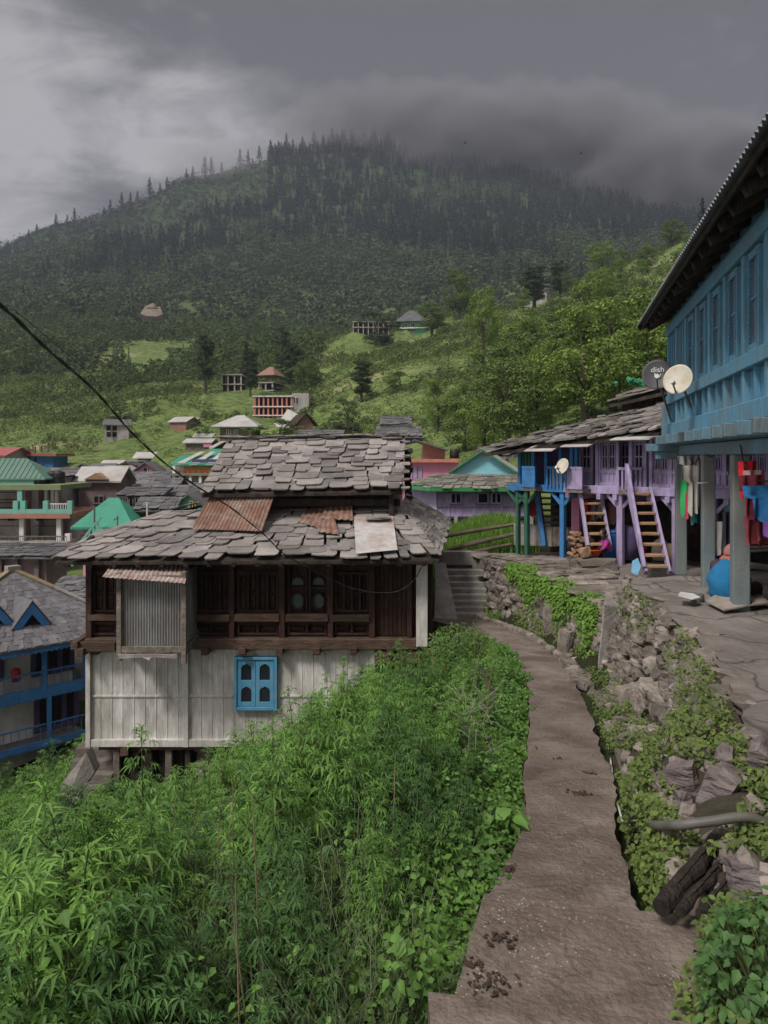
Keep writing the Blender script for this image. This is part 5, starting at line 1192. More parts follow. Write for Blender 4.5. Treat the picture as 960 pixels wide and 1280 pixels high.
# vegetable plot rails
for (a, b, r, lab) in ((P(548, 672, 21.5), P(646, 655, 21.), .055, 'uppermost rough rail fencing the vegetable plot'), (P(560, 688, 21.), P(645, 667, 20.6), .06, 'middle rough rail fencing the vegetable plot'), (P(566, 697, 20.7), P(640, 680, 20.4), .05, 'lowest rough rail fencing the vegetable plot')):
    m = MB(); m.tube([a, a.lerp(b, .4)+Vector((0, 0, .02)), b], [r, r*1.1, r*.8], 8); tag(m.build('fence_rail', M['log'], None, True, fr=Frame(a)), lab, 'rail')

# ------------------------------------------------------------------ blue house on posts, right
def blue_house():
    dv = Vector((.23, 1, 0)).normalized(); O = Vector((1.995+.23*13.5, 13.5, 0))      # far corner of the upper front
    fr = Frame(O, math.atan2(-dv.y, -dv.x))    # x runs towards the viewer, y points into the house
    o = thing('blue_timber_house', 'blue painted timber house on grey posts with dark overhanging corrugated roof', 'house', fr)
    L = 11.5; hh = fr.hit
    zs = 1.0; zt = 2.22; zb = .40
    MB().box(0, L, .075, 5, .3, 3.4).build('wall', M['blue'], o)
    # horizontal bands
    m = MB(); m.box(-.03, L, -.04, .12, zs-.09, zs+.07); m.box(-.03, L, -.03, .12, zt-.08, zt+.1); m.box(-.05, L, -.05, .14, .36, .56)
    m.build('rail_band', M['blue'], o, bevel=.01)
    # studs, windows
    k = 0; x = 0.
    xs = []
    while x < L: xs.append(x); x += .93
    for i, x in enumerate(xs):
        MB().box(x-.05, x+.06, -.01, .075, .56, zs-.09).build('lower_stud', M['blue'], o, bevel=.008)
        MB().box(x-.05, x+.06, -.01, .075, zs+.07, zt-.08).build('upper_stud', M['blue'], o, bevel=.008)
        a, b = x+.06, x+.88
        if i < 2:     # planks
            for w_ in (a+.27, a+.54): MB().box(w_-.03, w_+.03, .01, .075, zs+.07, zt-.08).build('upper_stud', M['blue'], o)
            m = MB()
            for q in range(6): m.box(a+q*.137+.004, a+q*.137+.129, .05+.008*(q % 2), .075, zs+.07, zt-.08)
            m.build('plank_panel', M['blue'], o)
        else:
            m = MB(); w0 = a+.06; w1 = a+.52
            m.box(w0, w0+.055, .015, .075, zs+.1, zt-.1); m.box(w1-.055, w1, .015, .075, zs+.1, zt-.1); m.box(w0+.055, w1-.055, .015, .075, zs+.07, zs+.16); m.box(w0+.055, w1-.055, .015, .075, zt-.18, zt-.1)
            m.box(w0+.055, w1-.055, .035, .075, 1.62, 1.655); m.box((w0+w1)/2-.012, (w0+w1)/2+.012, .04, .075, zs+.16, zt-.18)
            for q in range(22):    # carved teeth on the frame
                z = zs+.14+q*.044; m.box(w0+.055, w0+.072, .005, .03, z, z+.024); m.box(w1-.072, w1-.055, .005, .03, z, z+.024)
            f = m.build('window', M['blue'], o)
            g = MB(); g.box(w0+.05, w1-.05, .056, .066, zs+.14, zt-.14); g.build('pane', M['curtain'], f)
            m = MB(); m.box(w1+.05, w1+.16, .045, .075, zs+.07, zt-.08); m.box(w1+.17, b, .052, .075, zs+.07, zt-.08); m.build('plank_panel', M['bluewin'], o)
        MB().box(a+.38, a+.44, .0, .075, .56, zs-.09).build('lower_stud', M['blue'], o)
        for (p0, p1) in ((a, a+.38), (a+.44, b)): MB().box(p0, p1, .055, .075, .58, zs-.1).build('lower_panel', M['blue'], o)
    # joists and beams
    for i in range(19):
        x = .1+i*.62; MB().box(x-.06, x+.06, -.22, 1.6, .20, .35).build('joist', M['bluegrey'], o, bevel=.01)
    MB().box(-.3, L, .19, .41, .02, .19).build('post_beam', M['bluegrey'], o, bevel=.012)
    m = MB(); m.box(-.35, -.05, -.35, .6, .08, .22); m.box(-.25, -.1, -.2, .5, -.06, .08); m.box(-.12, .05, -.1, .12, .3, .9); m.build('corner_bracket', M['bluegrey'], o, bevel=.01)
    MB().box(0, L, .5, 5, .37, .45).build('floor_boards', M['blackwood'], o)
    for i in range(0, 6): MB().box(1.+i*1.9, 1.12+i*1.9, .41, 3.2, .05, .18).build('cross_beam', M['blackwood'], o)
    # posts
    for (px, yb, d, w) in ((851, 708, 13.3, .19), (885, 740, 10.8, .18), (925, 766, 9.0, .2)):
        p = Vector((hh(px, yb, .3)[0], .3, 0))
        MB().box(p.x-w/2, p.x+w/2, p.y-w/2, p.y+w/2, -2.2, .02).build('post', M['postpaint'], o, bevel=.012)
    for x in (.4, 4.2, 8.2): MB().box(x-.09, x+.09, 2.9, 3.08, -2.2, .3).build('rear_post', M['bluegrey'], o)
    # rear rooms on the ground floor
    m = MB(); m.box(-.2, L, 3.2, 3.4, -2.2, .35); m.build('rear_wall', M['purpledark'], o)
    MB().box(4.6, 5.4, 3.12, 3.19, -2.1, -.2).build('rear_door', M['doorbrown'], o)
    # roof: dark rafters, boards and corrugated sheet
    m = MB(); ez = 2.37; ey = -.38
    sl = .52
    m.prism([(-.25, ey, ez+.03), (L, ey, ez+.03), (L, 3.4, ez+.03+(3.4-ey)*sl), (-.25, 3.4, ez+.03+(3.4-ey)*sl)], (0, 0, .03)); m.build('roof_boards', M['blackwood'], o)
    for i in range(24):
        x = -.15+i*.52; m = MB(); m.beam((x, ey+.04, ez-.04), (x, 3.3, ez-.04+(3.26-ey)*sl), .09, .12); m.build('rafter', M['blackwood'], o)
    for i in range(3):
        y = ey+.3+i*.38; m = MB(); m.beam((-.2, y, ez+.0+(y-ey)*sl), (L, y, ez+.0+(y-ey)*sl), .06, .05); m.build('batten', M['blackwood'], o)
    m = MB(); corrugated(m, (L, ey-.12, ez+.03), (-.32, ey-.12, ez+.03), (-.32, 3.4, ez+.1+(3.5-ey)*sl), (L, 3.4, ez+.1+(3.5-ey)*sl), .10, .018)
    m.build('roof', M['tin'], o)
    m = MB(); m.beam((-.3, ey-.03, ez-.0), (L, ey-.03, ez-.0), .025, .06); m.beam((-.3, ey-.1, ez+.0), (-.3, 3.3, ez+.0+(3.3-ey)*sl), .03, .13); m.build('fascia', M['blackwood'], o)
    # eave end wall
    m = MB(); m.box(0, .1, .12, 5, .3, 3.2); m.build('end_wall', M['blue'], o)
    return o, fr
bh, BF = blue_house()

# ------------------------------------------------------------------ purple row house
ang = math.atan2(-.737, .676)
RF = Frame((3.35, 18.5, -2.4), ang)
rh = thing('row_house', 'long row house painted lilac and blue with upper galleries under a ragged stone slate roof', 'house', RF)
L = 6.2; zf = 1.68      # gallery floor above the courtyard
def rz_(px, py, y=0.): return RF.hit(px, py, y)
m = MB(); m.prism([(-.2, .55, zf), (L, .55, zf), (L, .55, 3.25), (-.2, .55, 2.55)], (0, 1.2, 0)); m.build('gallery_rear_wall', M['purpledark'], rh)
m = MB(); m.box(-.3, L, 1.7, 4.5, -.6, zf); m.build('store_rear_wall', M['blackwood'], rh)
m = MB(); m.box(-.3, L, -.12, 1.9, zf-.11, zf); m.build('gallery_floor', M['greywood'], rh)
m = MB(); m.box(1.35, L, -.16, -.04, zf-.12, zf+.06); m.build('gallery_beam', M['purple'], rh, bevel=.01)
MB().box(-.25, 1.35, -.16, -.04, zf-.12, zf+.04).build('gallery_beam', M['bluevivid'], rh)
for i in range(12): MB().box(1.45+i*.4, 1.55+i*.4, -.22, 1.6, zf-.24, zf-.12).build('joist', M['purple'], rh)
def panel(px0, px1, nwin, y=0., pyw=(551, 588), mt='purple'):
    x0, x1 = rz_(px0, 570, y)[0], rz_(px1, 570, y)[0]; zw0 = zf+.42; zw1 = zf+1.02; zt_ = min(zf+1.5, 2.5+(x0+.75)*.093+.0)
    m = MB(); m.box(x0, x1, y, y+.05, zf+.05, zw0-.06); m.box(x0-.02, x0+.03, y-.04, y+.06, zf+.05, zt_); m.box(x1-.03, x1+.02, y-.04, y+.06, zf+.05, zt_)
    m.box(x0, x1, y-.03, y+.05, zw0-.08, zw0); m.box(x0, x1, y-.03, y+.05, zw1, max(zw1+.05, zt_)); m.box(x0, x1, y-.05, y+.05, zf+.05, zf+.14)
    n = max(2, nwin*2)
    for k in range(1, n): xx = x0+(x1-x0)*k/n; m.box(xx-.02, xx+.02, y-.02, y+.02, zf+.14, zw0-.08)
    p = m.build('wall_panel', M[mt], rh, bevel=.006)
    for k in range(nwin):
        a = x0+.05+(x1-x0-.08)*k/nwin; b = x0+.03+(x1-x0-.08)*(k+1)/nwin
        w = MB(); t = .022; w.box(a, a+t, y-.02, y+.04, zw0, zw1); w.box(b-t, b, y-.02, y+.04, zw0, zw1); w.box((a+b)/2-.009, (a+b)/2+.009, y-.015, y+.03, zw0, zw1)
        for z in (zw0, zw0+.27, zw1-.06): w.box(a+t, b-t, y-.015, y+.035, z, z+.03)
        wo = w.build('window', M[mt], rh); MB().box(a+t, b-t, y+.02, y+.03, zw0+.05, zw1-.05).build('pane', M['dark'], wo)
for (a, b, n, y) in ((726, 741, 1, .3), (750, 772, 2, 0.), (774, 789, 1, .25), (791, 807, 1, 0.), (816, 838, 2, 0.), (839, 851, 1, 0.), (853, 880, 2, 0.), (882, 905, 2, .0), (907, 935, 2, 0.), (937, 960, 2, 0.)): panel(a, b, n, y)
for px in (748, 773.5, 790, 808, 815):
    x = rz_(px, 570)[0]; MB().box(x-.035, x+.035, -.07, .0, zf, 2.52+(x+.75)*.093).build('gallery_post', M['purple'], rh)
for px in (651, 668, 684, 702, 716, 722):
    x = rz_(px, 570)[0]; MB().box(x-.04, x+.04, -.07, .01, zf, 2.52+(x+.75)*.093).build('gallery_post', M['bluevivid'], rh)
m = MB()
for px in (653, 657, 661, 665): x = rz_(px, 570)[0]; m.box(x-.035, x+.035, .0, .04, zf+.1, zf+.88)
m.build('green_planks', M['greendark'], rh)
# balustrades
def balus(px0, px1, y, mt, solid=False):
    x0, x1 = rz_(px0, 590, y)[0], rz_(px1, 590, y)[0]; m = MB(); m.box(x0, x1, y-.03, y+.03, zf+.42, zf+.48)
    if solid: m.box(x0, x1, y-.02, y+.02, zf-.02, zf+.43)
    else:
        k = x0
        while k <= x1: m.box(k-.02, k+.02, y-.02, y+.02, zf, zf+.43); k += .1
    m.build('balustrade', M[mt], rh)
balus(773, 789, -.28, 'purple'); balus(653, 669, -.45, 'bluevivid', True); balus(709, 728, -.5, 'purple', True); balus(790, 803, -.1, 'purple'); balus(684, 710, -.2, 'bluevivid')
m = MB(); m.box(rz_(709, 590, -.5)[0], rz_(728, 590, -.5)[0], -.5, 0, zf-.1, zf-.02); m.box(rz_(653, 590, -.45)[0], rz_(669, 590, -.45)[0], -.45, 0, zf-.1, zf-.02); m.box(rz_(773, 590, -.28)[0], rz_(789, 590, -.28)[0], -.3, 0, zf-.1, zf-.02); m.build('balcony_floor', M['greywood'], rh)
a, b = rz_(690, 595, -.06)[0], rz_(707, 595, -.06)[0]; MB().box(a, b, -.1, -.06, zf+.02, zf+.45).build('white_panel', M['white'], rh)
# supports under the gallery
for (px, mt, w) in ((659, 'greendark', .10), (648, 'greendark', .08), (704, 'bluevivid', .12), (776, 'purple', .14), (845, 'purple', .13), (893, 'purple', .13)):
    x, _ = rz_(px, 650, -.05); MB().box(x-w/2, x+w/2, -.12, .0, 0, zf-.12).build('support_post', M[mt], rh, bevel=.01)
    m = MB(); m.beam((x, -.06, zf-.45), (x+.3, -.06, zf-.14), .07, .07, (0, 1, 0)); m.beam((x, -.06, zf-.45), (x-.3, -.06, zf-.14), .07, .07, (0, 1, 0)); m.build('brace', M[mt], rh)
a, b = rz_(714, 640, .6)[0], rz_(724, 640, .6)[0]; MB().box(a, b, .6, .68, 0, zf-.1).build('pink_wall', M['pink'], rh)
a, b = rz_(905, 660, .9)[0], rz_(930, 640, .9)[0]; MB().box(a, b, .9, 1.0, 0, zf-.1).build('turquoise_wall', M['turq'], rh)
# roof
rr = random.Random(31)
def rw(x, y, z): return Vector((x, y, z))
E0, E1 = rw(-.75, -.55, 2.50), rw(L+.2, -.55, 3.15); T0, T1 = rw(-.5, 2.3, 3.1), rw(L+.2, 2.3, 4.3)
m = MB(); slates(m, E0, E1, T0, T1, 14, .36, .045, rr, ragged=.6, jz=.9); m.build('roof', M['slate'], rh)
m = MB(); m.prism([v+Vector((0, 0, -.05)) for v in (E0, E1, T1, T0)], (0, 0, -.07)); m.build('roof_boards', M['blackwood'], rh)
E0, E1 = rw(1.2, 2.1, 3.75), rw(L+.2, 1.7, 4.5); T0, T1 = rw(1.3, 3.4, 4.1), rw(L+.2, 3.4, 5.15)
m = MB(); slates(m, E0, E1, T0, T1, 7, .36, .045, rr, ragged=.6, jz=.9); m.build('upper_roof', M['slate'], rh)
m = MB(); m.prism([v+Vector((0, 0, -.05)) for v in (E0, E1, T1, T0)], (0, 0, -.08)); m.prism([(1.3, 2.5, 2.9), (L, 2.5, 3.4), (L, 2.5, 4.7), (1.3, 2.5, 3.8)], (0, .2, 0)); m.build('roof_boards', M['blackwood'], rh)
MB().prism([v+Vector((0, .1, -.05)) for v in (T0, T1, rw(L+.2, 5.5, 3.6), rw(1, 5.5, 3.0))], (0, 0, -.08)).build('rear_roof', M['slate'], rh)
E0, T0 = rw(-1.3, .9, 2.42), rw(-1.3, 2.4, 2.78); E1, T1 = rw(-.5, .6, 2.5), rw(-.3, 2.4, 2.9)
m = MB(); slates(m, E0, E1, T0, T1, 6, .42, .035, rr); m.prism([v+Vector((0, 0, -.05)) for v in (E0, E1, T1, T0)], (0, 0, -.07)); m.build('low_roof', M['slate'], rh)
def awn(px0, px1, zz, y0, y1, mt, dz=.15):
    a, b = rz_(px0, 550, y0)[0], rz_(px1, 550, y0)[0]; zz = 2.34+((a+b)/2+.75)*.093-zf; m = MB(); m.prism([(a, y0, zf+zz), (b, y0, zf+zz), (b, y1, zf+zz+dz), (a, y1, zf+zz+dz)], (0, 0, .02)); m.build('awning', M[mt], rh)
awn(762, 812, 1.30, -.85, -.1, 'tin_light'); awn(700, 735, 1.22, -.75, -.1, 'tin_light'); awn(655, 690, 1.15, -.7, -.1, 'tin_light', .2); awn(813, 835, 1.28, -.6, -.1, 'tin_light')

# stairs: each a thing of its own
def ladder(name, lab, b0, t0, w, n, mt, tread, rail_h=0., solid=True, wt=.1):
    """b0 foot centre, t0 head centre"""
    o = thing(name, lab, 'stairs', Frame(b0)); d = t0-b0; x = Vector((w/2, 0, 0))
    for s in (-1, 1):
        m = MB(); m.beam(b0+x*s, t0+x*s+d*.02, .055, wt, (0, 0, 1)); m.build('stringer', M[mt], o, True, bevel=.006)
    for k in range(n):
        p = b0+d*((k+.6)/n); MB().box(p.x-w/2+.03, p.x+w/2-.03, p.y-.1, p.y+.13, p.z-.025, p.z+.02).build('tread', M[tread], o, True, bevel=.005)
    if rail_h:
        m = MB(); m.beam(b0-x+Vector((-.03, 0, .1)), t0-x+Vector((-.03, 0, rail_h)), .06, .1); m.beam(t0-x+Vector((-.03, 0, 0)), t0-x+Vector((-.03, 0, rail_h+.05)), .06, .06, (0, 1, 0)); m.build('handrail', M[mt], o, True)
    return o
ladder('wooden_stairs', 'steep lilac stairs with worn brown treads, nearest to the blue house', P(822, 716, 14.5), P(799, 612, 15.75), .46, 8, 'purple', 'firewood', .5, wt=.14)
ladder('ladder_stairs', 'open lilac ladder stairs above the firewood and crouching child', P(750, 688, 16.3), P(737, 612, 17.1), .48, 6, 'lilac', 'firewood', .35)
ladder('ladder_stairs', 'blue ladder stairs on the far left of the row house', P(690, 658, 19.), P(683, 605, 19.8), .42, 7, 'darkwood', 'greywood', .0)
m = MB(); m.beam(P(679, 682, 18.3), P(667, 586, 18.6), .1, .12, (0, 1, 0)); m.beam(P(683, 684, 18.4), P(668, 600, 18.7), .05, .05, (0, 1, 0)); tag(m.build('stair_rail', M['bluevivid'], None, True, fr=Frame(P(680, 685, 18.4))), 'bright blue sloping handrail left of the dark ladder stairs', 'handrail')

# small things around the row house
m = MB(); m.prism([P(642, 682, 19.2), P(690, 684, 18.3), P(690, 659, 18.3), P(642, 655, 19.2)], (.1, .35, 0)); tag(m.build('low_wall', M['concrete_lt'], None, True, bevel=.02, fr=Frame(P(666, 682, 18.7))), 'low pale concrete wall in front of the blue ladder stairs', 'wall')
m = MB()
for k in range(5): m.prism([P(691+k*5.3, 683-k*.3, 18.2), P(695.8+k*5.3, 683-k*.3, 18.2), P(695.8+k*5.3, 659, 18.2), P(691+k*5.3, 659, 18.2)], (0, .04, 0))
tag(m.build('plank_gate', M['greywood'], None, True, fr=Frame(P(704, 683, 18.2))), 'weathered plank gate between low wall and firewood pile', 'gate')
rw_ = random.Random(17)
for k in range(26):
    j = k//6; i = k % 6; c = P(716+i*4.2+rw_.uniform(-1, 1), 693-j*6.5+rw_.uniform(-1, 1), 16.9); m = MB(); a = Vector((.04*rw_.uniform(-1, 1), -.22, .03*rw_.uniform(-1, 1)))
    m.tube([c-a, c+a], [rw_.uniform(.035, .055), rw_.uniform(.03, .05)], 6)
    o = m.build('firewood_log', M['firewood'], None, True, fr=Frame(c)); tag(o, 'split firewood piece in the stack under the ladder stairs', 'firewood', 'firewood in the stack')
m = MB(); m.lathe([(.13, 0), (.17, .1), (.185, .11), (.175, .12), (.13, .02)], 18, P(742, 693.5, 16.2)); tag(m.build('basin', M['orange'], None, True, smooth=True, fr=Frame(P(742, 693.5, 16.2))), 'orange plastic basin on the stone in front of the child', 'basin')
m = MB(); m.lathe([(.22, 0), (.25, .05), (.25, .5), (.26, .52), (.24, .56)], 20, P(766, 696, 17.)); m.lathe([(.265, .56), (.265, .59), (.2, .61)], 20, P(766, 696, 17.)); tag(m.build('barrel', M['barrelblue'], None, True, smooth=True, fr=Frame(P(766, 696, 17.))), 'blue plastic barrel standing behind the crouching child', 'barrel')
m = MB(); m.lathe([(.25, 0), (.28, .3), (.28, .6), (.24, .72), (.1, .74)], 18, P(784, 698, 16.8)); tag(m.build('barrel', M['purpledark'], None, True, smooth=True, fr=Frame(P(784, 698, 16.8))), 'dark navy barrel under the lilac stairs', 'barrel')
m = MB(); m.rock(P(745, 706, 15.9)+Vector((0, .1, 0)), (.95, .6, .26), rw_, .05, tilt=.02); tag(m.build('stone_block', M['concrete'], None, True, fr=Frame(P(745, 712, 15.9))), 'grey stone block where the child squats', 'stone block')
m = MB(); m.rock(P(731, 690, 16.0), (.22, .2, .2), rw_, .3, tilt=.2); tag(m.build('sack', M['firewood'], None, True, fr=Frame(P(731, 690, 16.))), 'small beige sack left of the orange basin', 'sack')
m = MB(); m.prism([P(790, 716, 14.3), P(797, 719, 14.2), P(801, 708, 14.4), P(798, 699, 14.6), P(791, 703, 14.6)], (0, .04, .02)); tag(m.build('blue_cloth', M['tarp'], None, True, fr=Frame(P(795, 716, 14.3))), 'pale blue cloth lying at the foot of the lilac stairs', 'cloth')

for (px, py, d, prof, mt, lab, nm, cat) in ((755, 688, 17.3, [(.10, 0), (.13, .04), (.13, .2), (.11, .22)], 'tin', 'dented metal pot behind the crouching child', 'metal_pot', 'pot'), (800, 700, 16.9, [(.12, 0), (.15, .28), (.155, .3)], 'redpaint', 'dull red bucket in the shade behind the lilac stairs', 'bucket', 'bucket'),
        (826, 700, 16.5, [(.16, 0), (.2, .12), (.18, .36), (.07, .46)], 'mat_cloth', 'tied grain sack in the shade right of the lilac stairs', 'sack', 'sack'), (838, 702, 16.2, [(.15, 0), (.19, .1), (.16, .3), (.06, .38)], 'hempdry', 'brown sack leaning by the rearmost blue house post', 'sack', 'sack'), (712, 690, 17.6, [(.09, 0), (.12, .1), (.09, .24), (.05, .28)], 'black', 'blackened water jar beside the plank gate', 'jar', 'jar')):
    m = MB(); m.lathe([(.02, 0)]+prof+[(prof[-1][0]*.6, prof[-1][1]+.01)], 16, P(px, py, d)); tag(m.build(nm, M[mt], None, True, smooth=True, fr=Frame(P(px, py, d))), lab, cat)
# satellite dishes
def dish(lab, c, r, nrm, mt, arm_to, cr=1., lnb=True, text=False, flip=1):
    nrm = Vector(nrm).normalized(); q = nrm.to_track_quat('Z', 'Y').to_matrix().to_4x4(); o = thing('satellite_dish', lab, 'satellite dish', Frame(c))
    prof = [(.001, 0.)]+[(r*k/8, .16*r*(k/8)**2) for k in range(1, 9)]; m = MB()
    n = 32; vs = []
    for (rr_, z) in prof: vs += [q @ Vector((rr_*math.cos(2*math.pi*k/n), rr_*1.08*math.sin(2*math.pi*k/n), z))+Vector(c) for k in range(n)]
    back = [v-nrm*.012 for v in vs]; fs = []; h = len(vs)
    for i in range(len(prof)-1):
        for k in range(n): a = (i*n+k, i*n+(k+1) % n, (i+1)*n+(k+1) % n, (i+1)*n+k); fs += [a, tuple(x+h for x in a[::-1])]
    i = len(prof)-1
    for k in range(n): fs.append((i*n+k, i*n+(k+1) % n, h+i*n+(k+1) % n, h+i*n+k))
    m.add(vs+back, fs); m.build('reflector', M[mt], o, True, smooth=True)
    foc = Vector(c)+nrm*r*1.05+(q.to_3x3() @ Vector((0, -r*.55*flip, 0)))
    low = Vector(c)+(q.to_3x3() @ Vector((0, -r*1.0*flip, .14*r)))
    m = MB(); m.tube([low, foc], .012, 6); m.build('feed_arm', M['pipe'], o, True)
    m = MB(); m.tube([foc+nrm*.03, foc-nrm*.07], [.035, .028], 10); m.build('receiver', M['white'], o, True)
    m = MB(); m.tube([Vector(c)-nrm*.02, Vector(c)-nrm*.12, Vector(arm_to)], .018, 8); m.build('mount', M['pipe'], o, True)
    if text:
        for s_, dy, sz in (('dish', .16*r, .36), ('tv', -.24*r, .42)):
            cu = bpy.data.curves.new('lettering', 'FONT'); cu.body = s_; cu.size = r*sz*1.5; cu.align_x = 'CENTER'; cu.extrude = .001; tmp = bpy.data.objects.new('lettering', cu); COL.objects.link(tmp)
            dg = bpy.context.evaluated_depsgraph_get(); me = bpy.data.meshes.new_from_object(tmp.evaluated_get(dg)); bpy.data.objects.remove(tmp)
            T = Matrix.Translation(nrm*.03+(q.to_3x3() @ Vector((0, dy, .012)))) @ q; me.transform(T); me.materials.clear(); me.materials.append(M['white']); x = link('lettering', me, o)
    return o
c1 = P(848, 475, 10.5); wallp = BF.m @ Vector((1.3, 0, .95)); dish('cream satellite dish bracketed to the corner of the blue house', c1, .205, (-.62, -.72, .30), 'dishcream', BF.m @ Vector((2.3, .02, .72)))
c2 = P(822, 469, 12.6); dish('dark grey satellite dish with white lettering beyond the cream one', c2, .25, (-.35, -.88, .28), 'dishgrey', BF.m @ Vector((.02, .05, .62)), text=True)
c3 = P(703.5, 583, 16.8); dish('small white satellite dish on the row house gallery', c3, .17, (-.75, -.55, .35), 'dishcream', RF.m @ Vector((rz_(706, 600)[0], -.1, zf+.1)))
m = MB(); r2 = random.Random(3)
for k in range(30): m.rock(P(797, 477, 14.6)+Vector((r2.gauss(0, .13), r2.gauss(0, .08), r2.gauss(0, .035))), (.11, .08, .06), r2)
tag(m.build('green_cloth', cloth('cloth_green', (.06, .28, .14)), None, True, fr=Frame(P(797, 474, 14.6))), 'crumpled green cloth on the slates beside the grey dish', 'cloth')

# ------------------------------------------------------------------ washing on the lines
def garment(name, lab, top_l, top_r, drop, mt, cat='garment', seed=0, shape='rect', fold=3, taper=.9, grp='clothes hanging under the blue house'):
    a, b = Vector(top_l), Vector(top_r); mid_ = (a+b)/2; a = mid_+(a-mid_)*1.65; b = mid_+(b-mid_)*1.65; nu, nv = 22, 22; r = random.Random(seed); w = (b-a).length; nr = Vector((0, 0, 1)).cross(b-a).normalized(); vs = []; ph = r.uniform(0, 6)
    ph2 = r.uniform(0, 6)
    for side in (0, 1):
        for j in range(nv+1):
            for i in range(nu+1):
                u, v = i/nu, j/nv; x = u-.5
                width = 1-(1-taper)*v
                if shape == 'shirt': width *= (1.25 if v < .34 else .8)
                if shape == 'leg': width *= 1-.35*math.sin(math.pi*min(1, v*1.1))*.6
                p = a.lerp(b, .5+x*width); z = -drop*v*(1+.07*math.sin(u*7+ph)+.05*math.sin(u*15+ph2)); f = (.018+.05*v)*math.sin(u*fold*6.28+ph+v*1.4)+.02*math.sin(u*9+v*5+ph2)*v
                vs.append(p+Vector((0, 0, z))+nr*(f+side*.006))
    k = (nu+1)*(nv+1); fs = []
    for j in range(nv):
        for i in range(nu):
            q = (j*(nu+1)+i, j*(nu+1)+i+1, (j+1)*(nu+1)+i+1, (j+1)*(nu+1)+i); fs += [q, tuple(x+k for x in q[::-1])]
    m = MB(); m.add(vs, fs); return tag(m.build(name, mt, None, True, smooth=True, fr=Frame(a)), lab, cat, grp)
C = cloth
G = [  # px0, px1, top row, bottom row, distance, colour, label, name
 (853, 866, 570, 602, 12.7, (.42, .42, .41), 'pale grey shirt bunched on the far post', 'shirt', 3), (853, 861, 600, 642, 12.6, (.03, .42, .12), 'bright green cloth below the pale grey shirt', 'cloth', 1),
 (861, 878, 582, 640, 12.0, (.50, .48, .43), 'long cream shirt between the first two posts', 'shirt', 3), (859, 867, 616, 648, 12.2, (.62, .05, .12), 'red pink cloth behind the long cream shirt', 'cloth', 2),
 (866, 876, 632, 654, 12.1, (.03, .16, .14), 'dark teal cloth below the cream shirt', 'cloth', 1), (874, 880, 576, 640, 11.6, (.17, .16, .22), 'slate grey cloth hanging against the second post', 'cloth', 1),
 (912, 922, 553, 596, 10.2, (.34, .32, .26), 'beige sack hanging high left of the nearest post', 'sack', 2), (928, 942, 577, 620, 8.6, (.60, .02, .03), 'bright red cloth on the nearest post', 'cloth', 2),
 (935, 952, 588, 612, 8.5, (.52, .34, .33), 'pale pink patterned cloth over the red one', 'cloth', 2), (932, 948, 594, 650, 8.4, (.24, .04, .06), 'dark crimson shirt beside the blue one', 'shirt', 2),
 (943, 972, 607, 652, 8.2, (.03, .16, .38), 'strong blue shirt hanging at the right edge', 'shirt', 2), (936, 955, 645, 682, 8.6, (.25, .05, .06), 'crimson trousers hanging below the blue shirt', 'trousers', 2), (950, 970, 648, 676, 8.5, (.26, .05, .07), 'second crimson cloth below the blue shirt', 'cloth', 2),
 (957, 966, 652, 670, 8.0, (.24, .09, .42), 'small violet cloth at the right edge', 'cloth', 1), (890, 900, 654, 700, 11.6, (.05, .03, .25), 'navy cloth on the rear line', 'cloth', 1), (897, 910, 652, 692, 11.4, (.52, .50, .49), 'white cloth on the rear line', 'cloth', 2),
 (907, 917, 640, 684, 11.2, (.05, .05, .08), 'black striped cloth on the rear line', 'cloth', 2), (889, 893, 690, 703, 11.5, (.30, .03, .06), 'maroon cloth end low on the rear line', 'cloth', 1),
 (645, 651, 606, 634, 18.9, (.03, .03, .035), 'black cloth hanging leftmost under the blue gallery', 'cloth', 1), (651, 658, 606, 631, 18.8, (.09, .09, .10), 'dark grey cloth hanging by the green post', 'cloth', 1), (664, 671, 622, 645, 18.9, (.28, .04, .08), 'dark red patterned cloth behind the blue handrail', 'cloth', 1),
 (731, 737, 625, 652, 17.7, (.48, .05, .05), 'red cloth seen behind the open ladder', 'cloth', 1), (739, 752, 625, 650, 17.8, (.36, .31, .32), 'greyish pink cloth seen behind the open ladder', 'cloth', 2), (762, 771, 628, 655, 17.4, (.28, .13, .13), 'rust coloured cloth hanging beside the leaning lilac post', 'cloth', 1)]
for k, (a, b, y0, y1, d, c, lab, nm, fo) in enumerate(G):
    garment(nm, lab, P(a, y0, d), P(b, y0-.5, d-.02), (y1-y0)*d/F, C('cloth_%d' % k, c), 'washing', k, 'shirt' if nm == 'shirt' else 'rect', fo, .85, 'clothes hanging under the blue house' if a > 840 else 'clothes hanging under the row house')
for (pts_, lab) in (([BF.m @ Vector((.3, .3, -.05)), P(862, 572, 12.6), P(868, 580, 12.3), P(878, 562, 11.4), BF.m @ Vector((2.75, .2, -.02)), P(900, 561, 10.4), P(922, 552, 9.2), P(930, 578, 8.6), P(945, 600, 8.4), P(985, 600, 7.4)], 'dark washing line looped between the blue house posts'),
                    ([P(886, 652, 11.8), P(905, 650, 11.5), P(925, 640, 11.)], 'rear washing line behind the second post')):
    hose('washing_line', pts_, .008, 'black', lab, 'line', 5)
m = MB(); m.tube([P(879+8*math.cos(t)*1.0, 604, 10.75+.12*math.sin(t)) for t in [k*math.pi/6 for k in range(13)]], .012, 6); tag(m.build('rope', M['twig'], None, True, fr=Frame(P(885, 604, 10.8))), 'rope tied round the second post', 'rope')

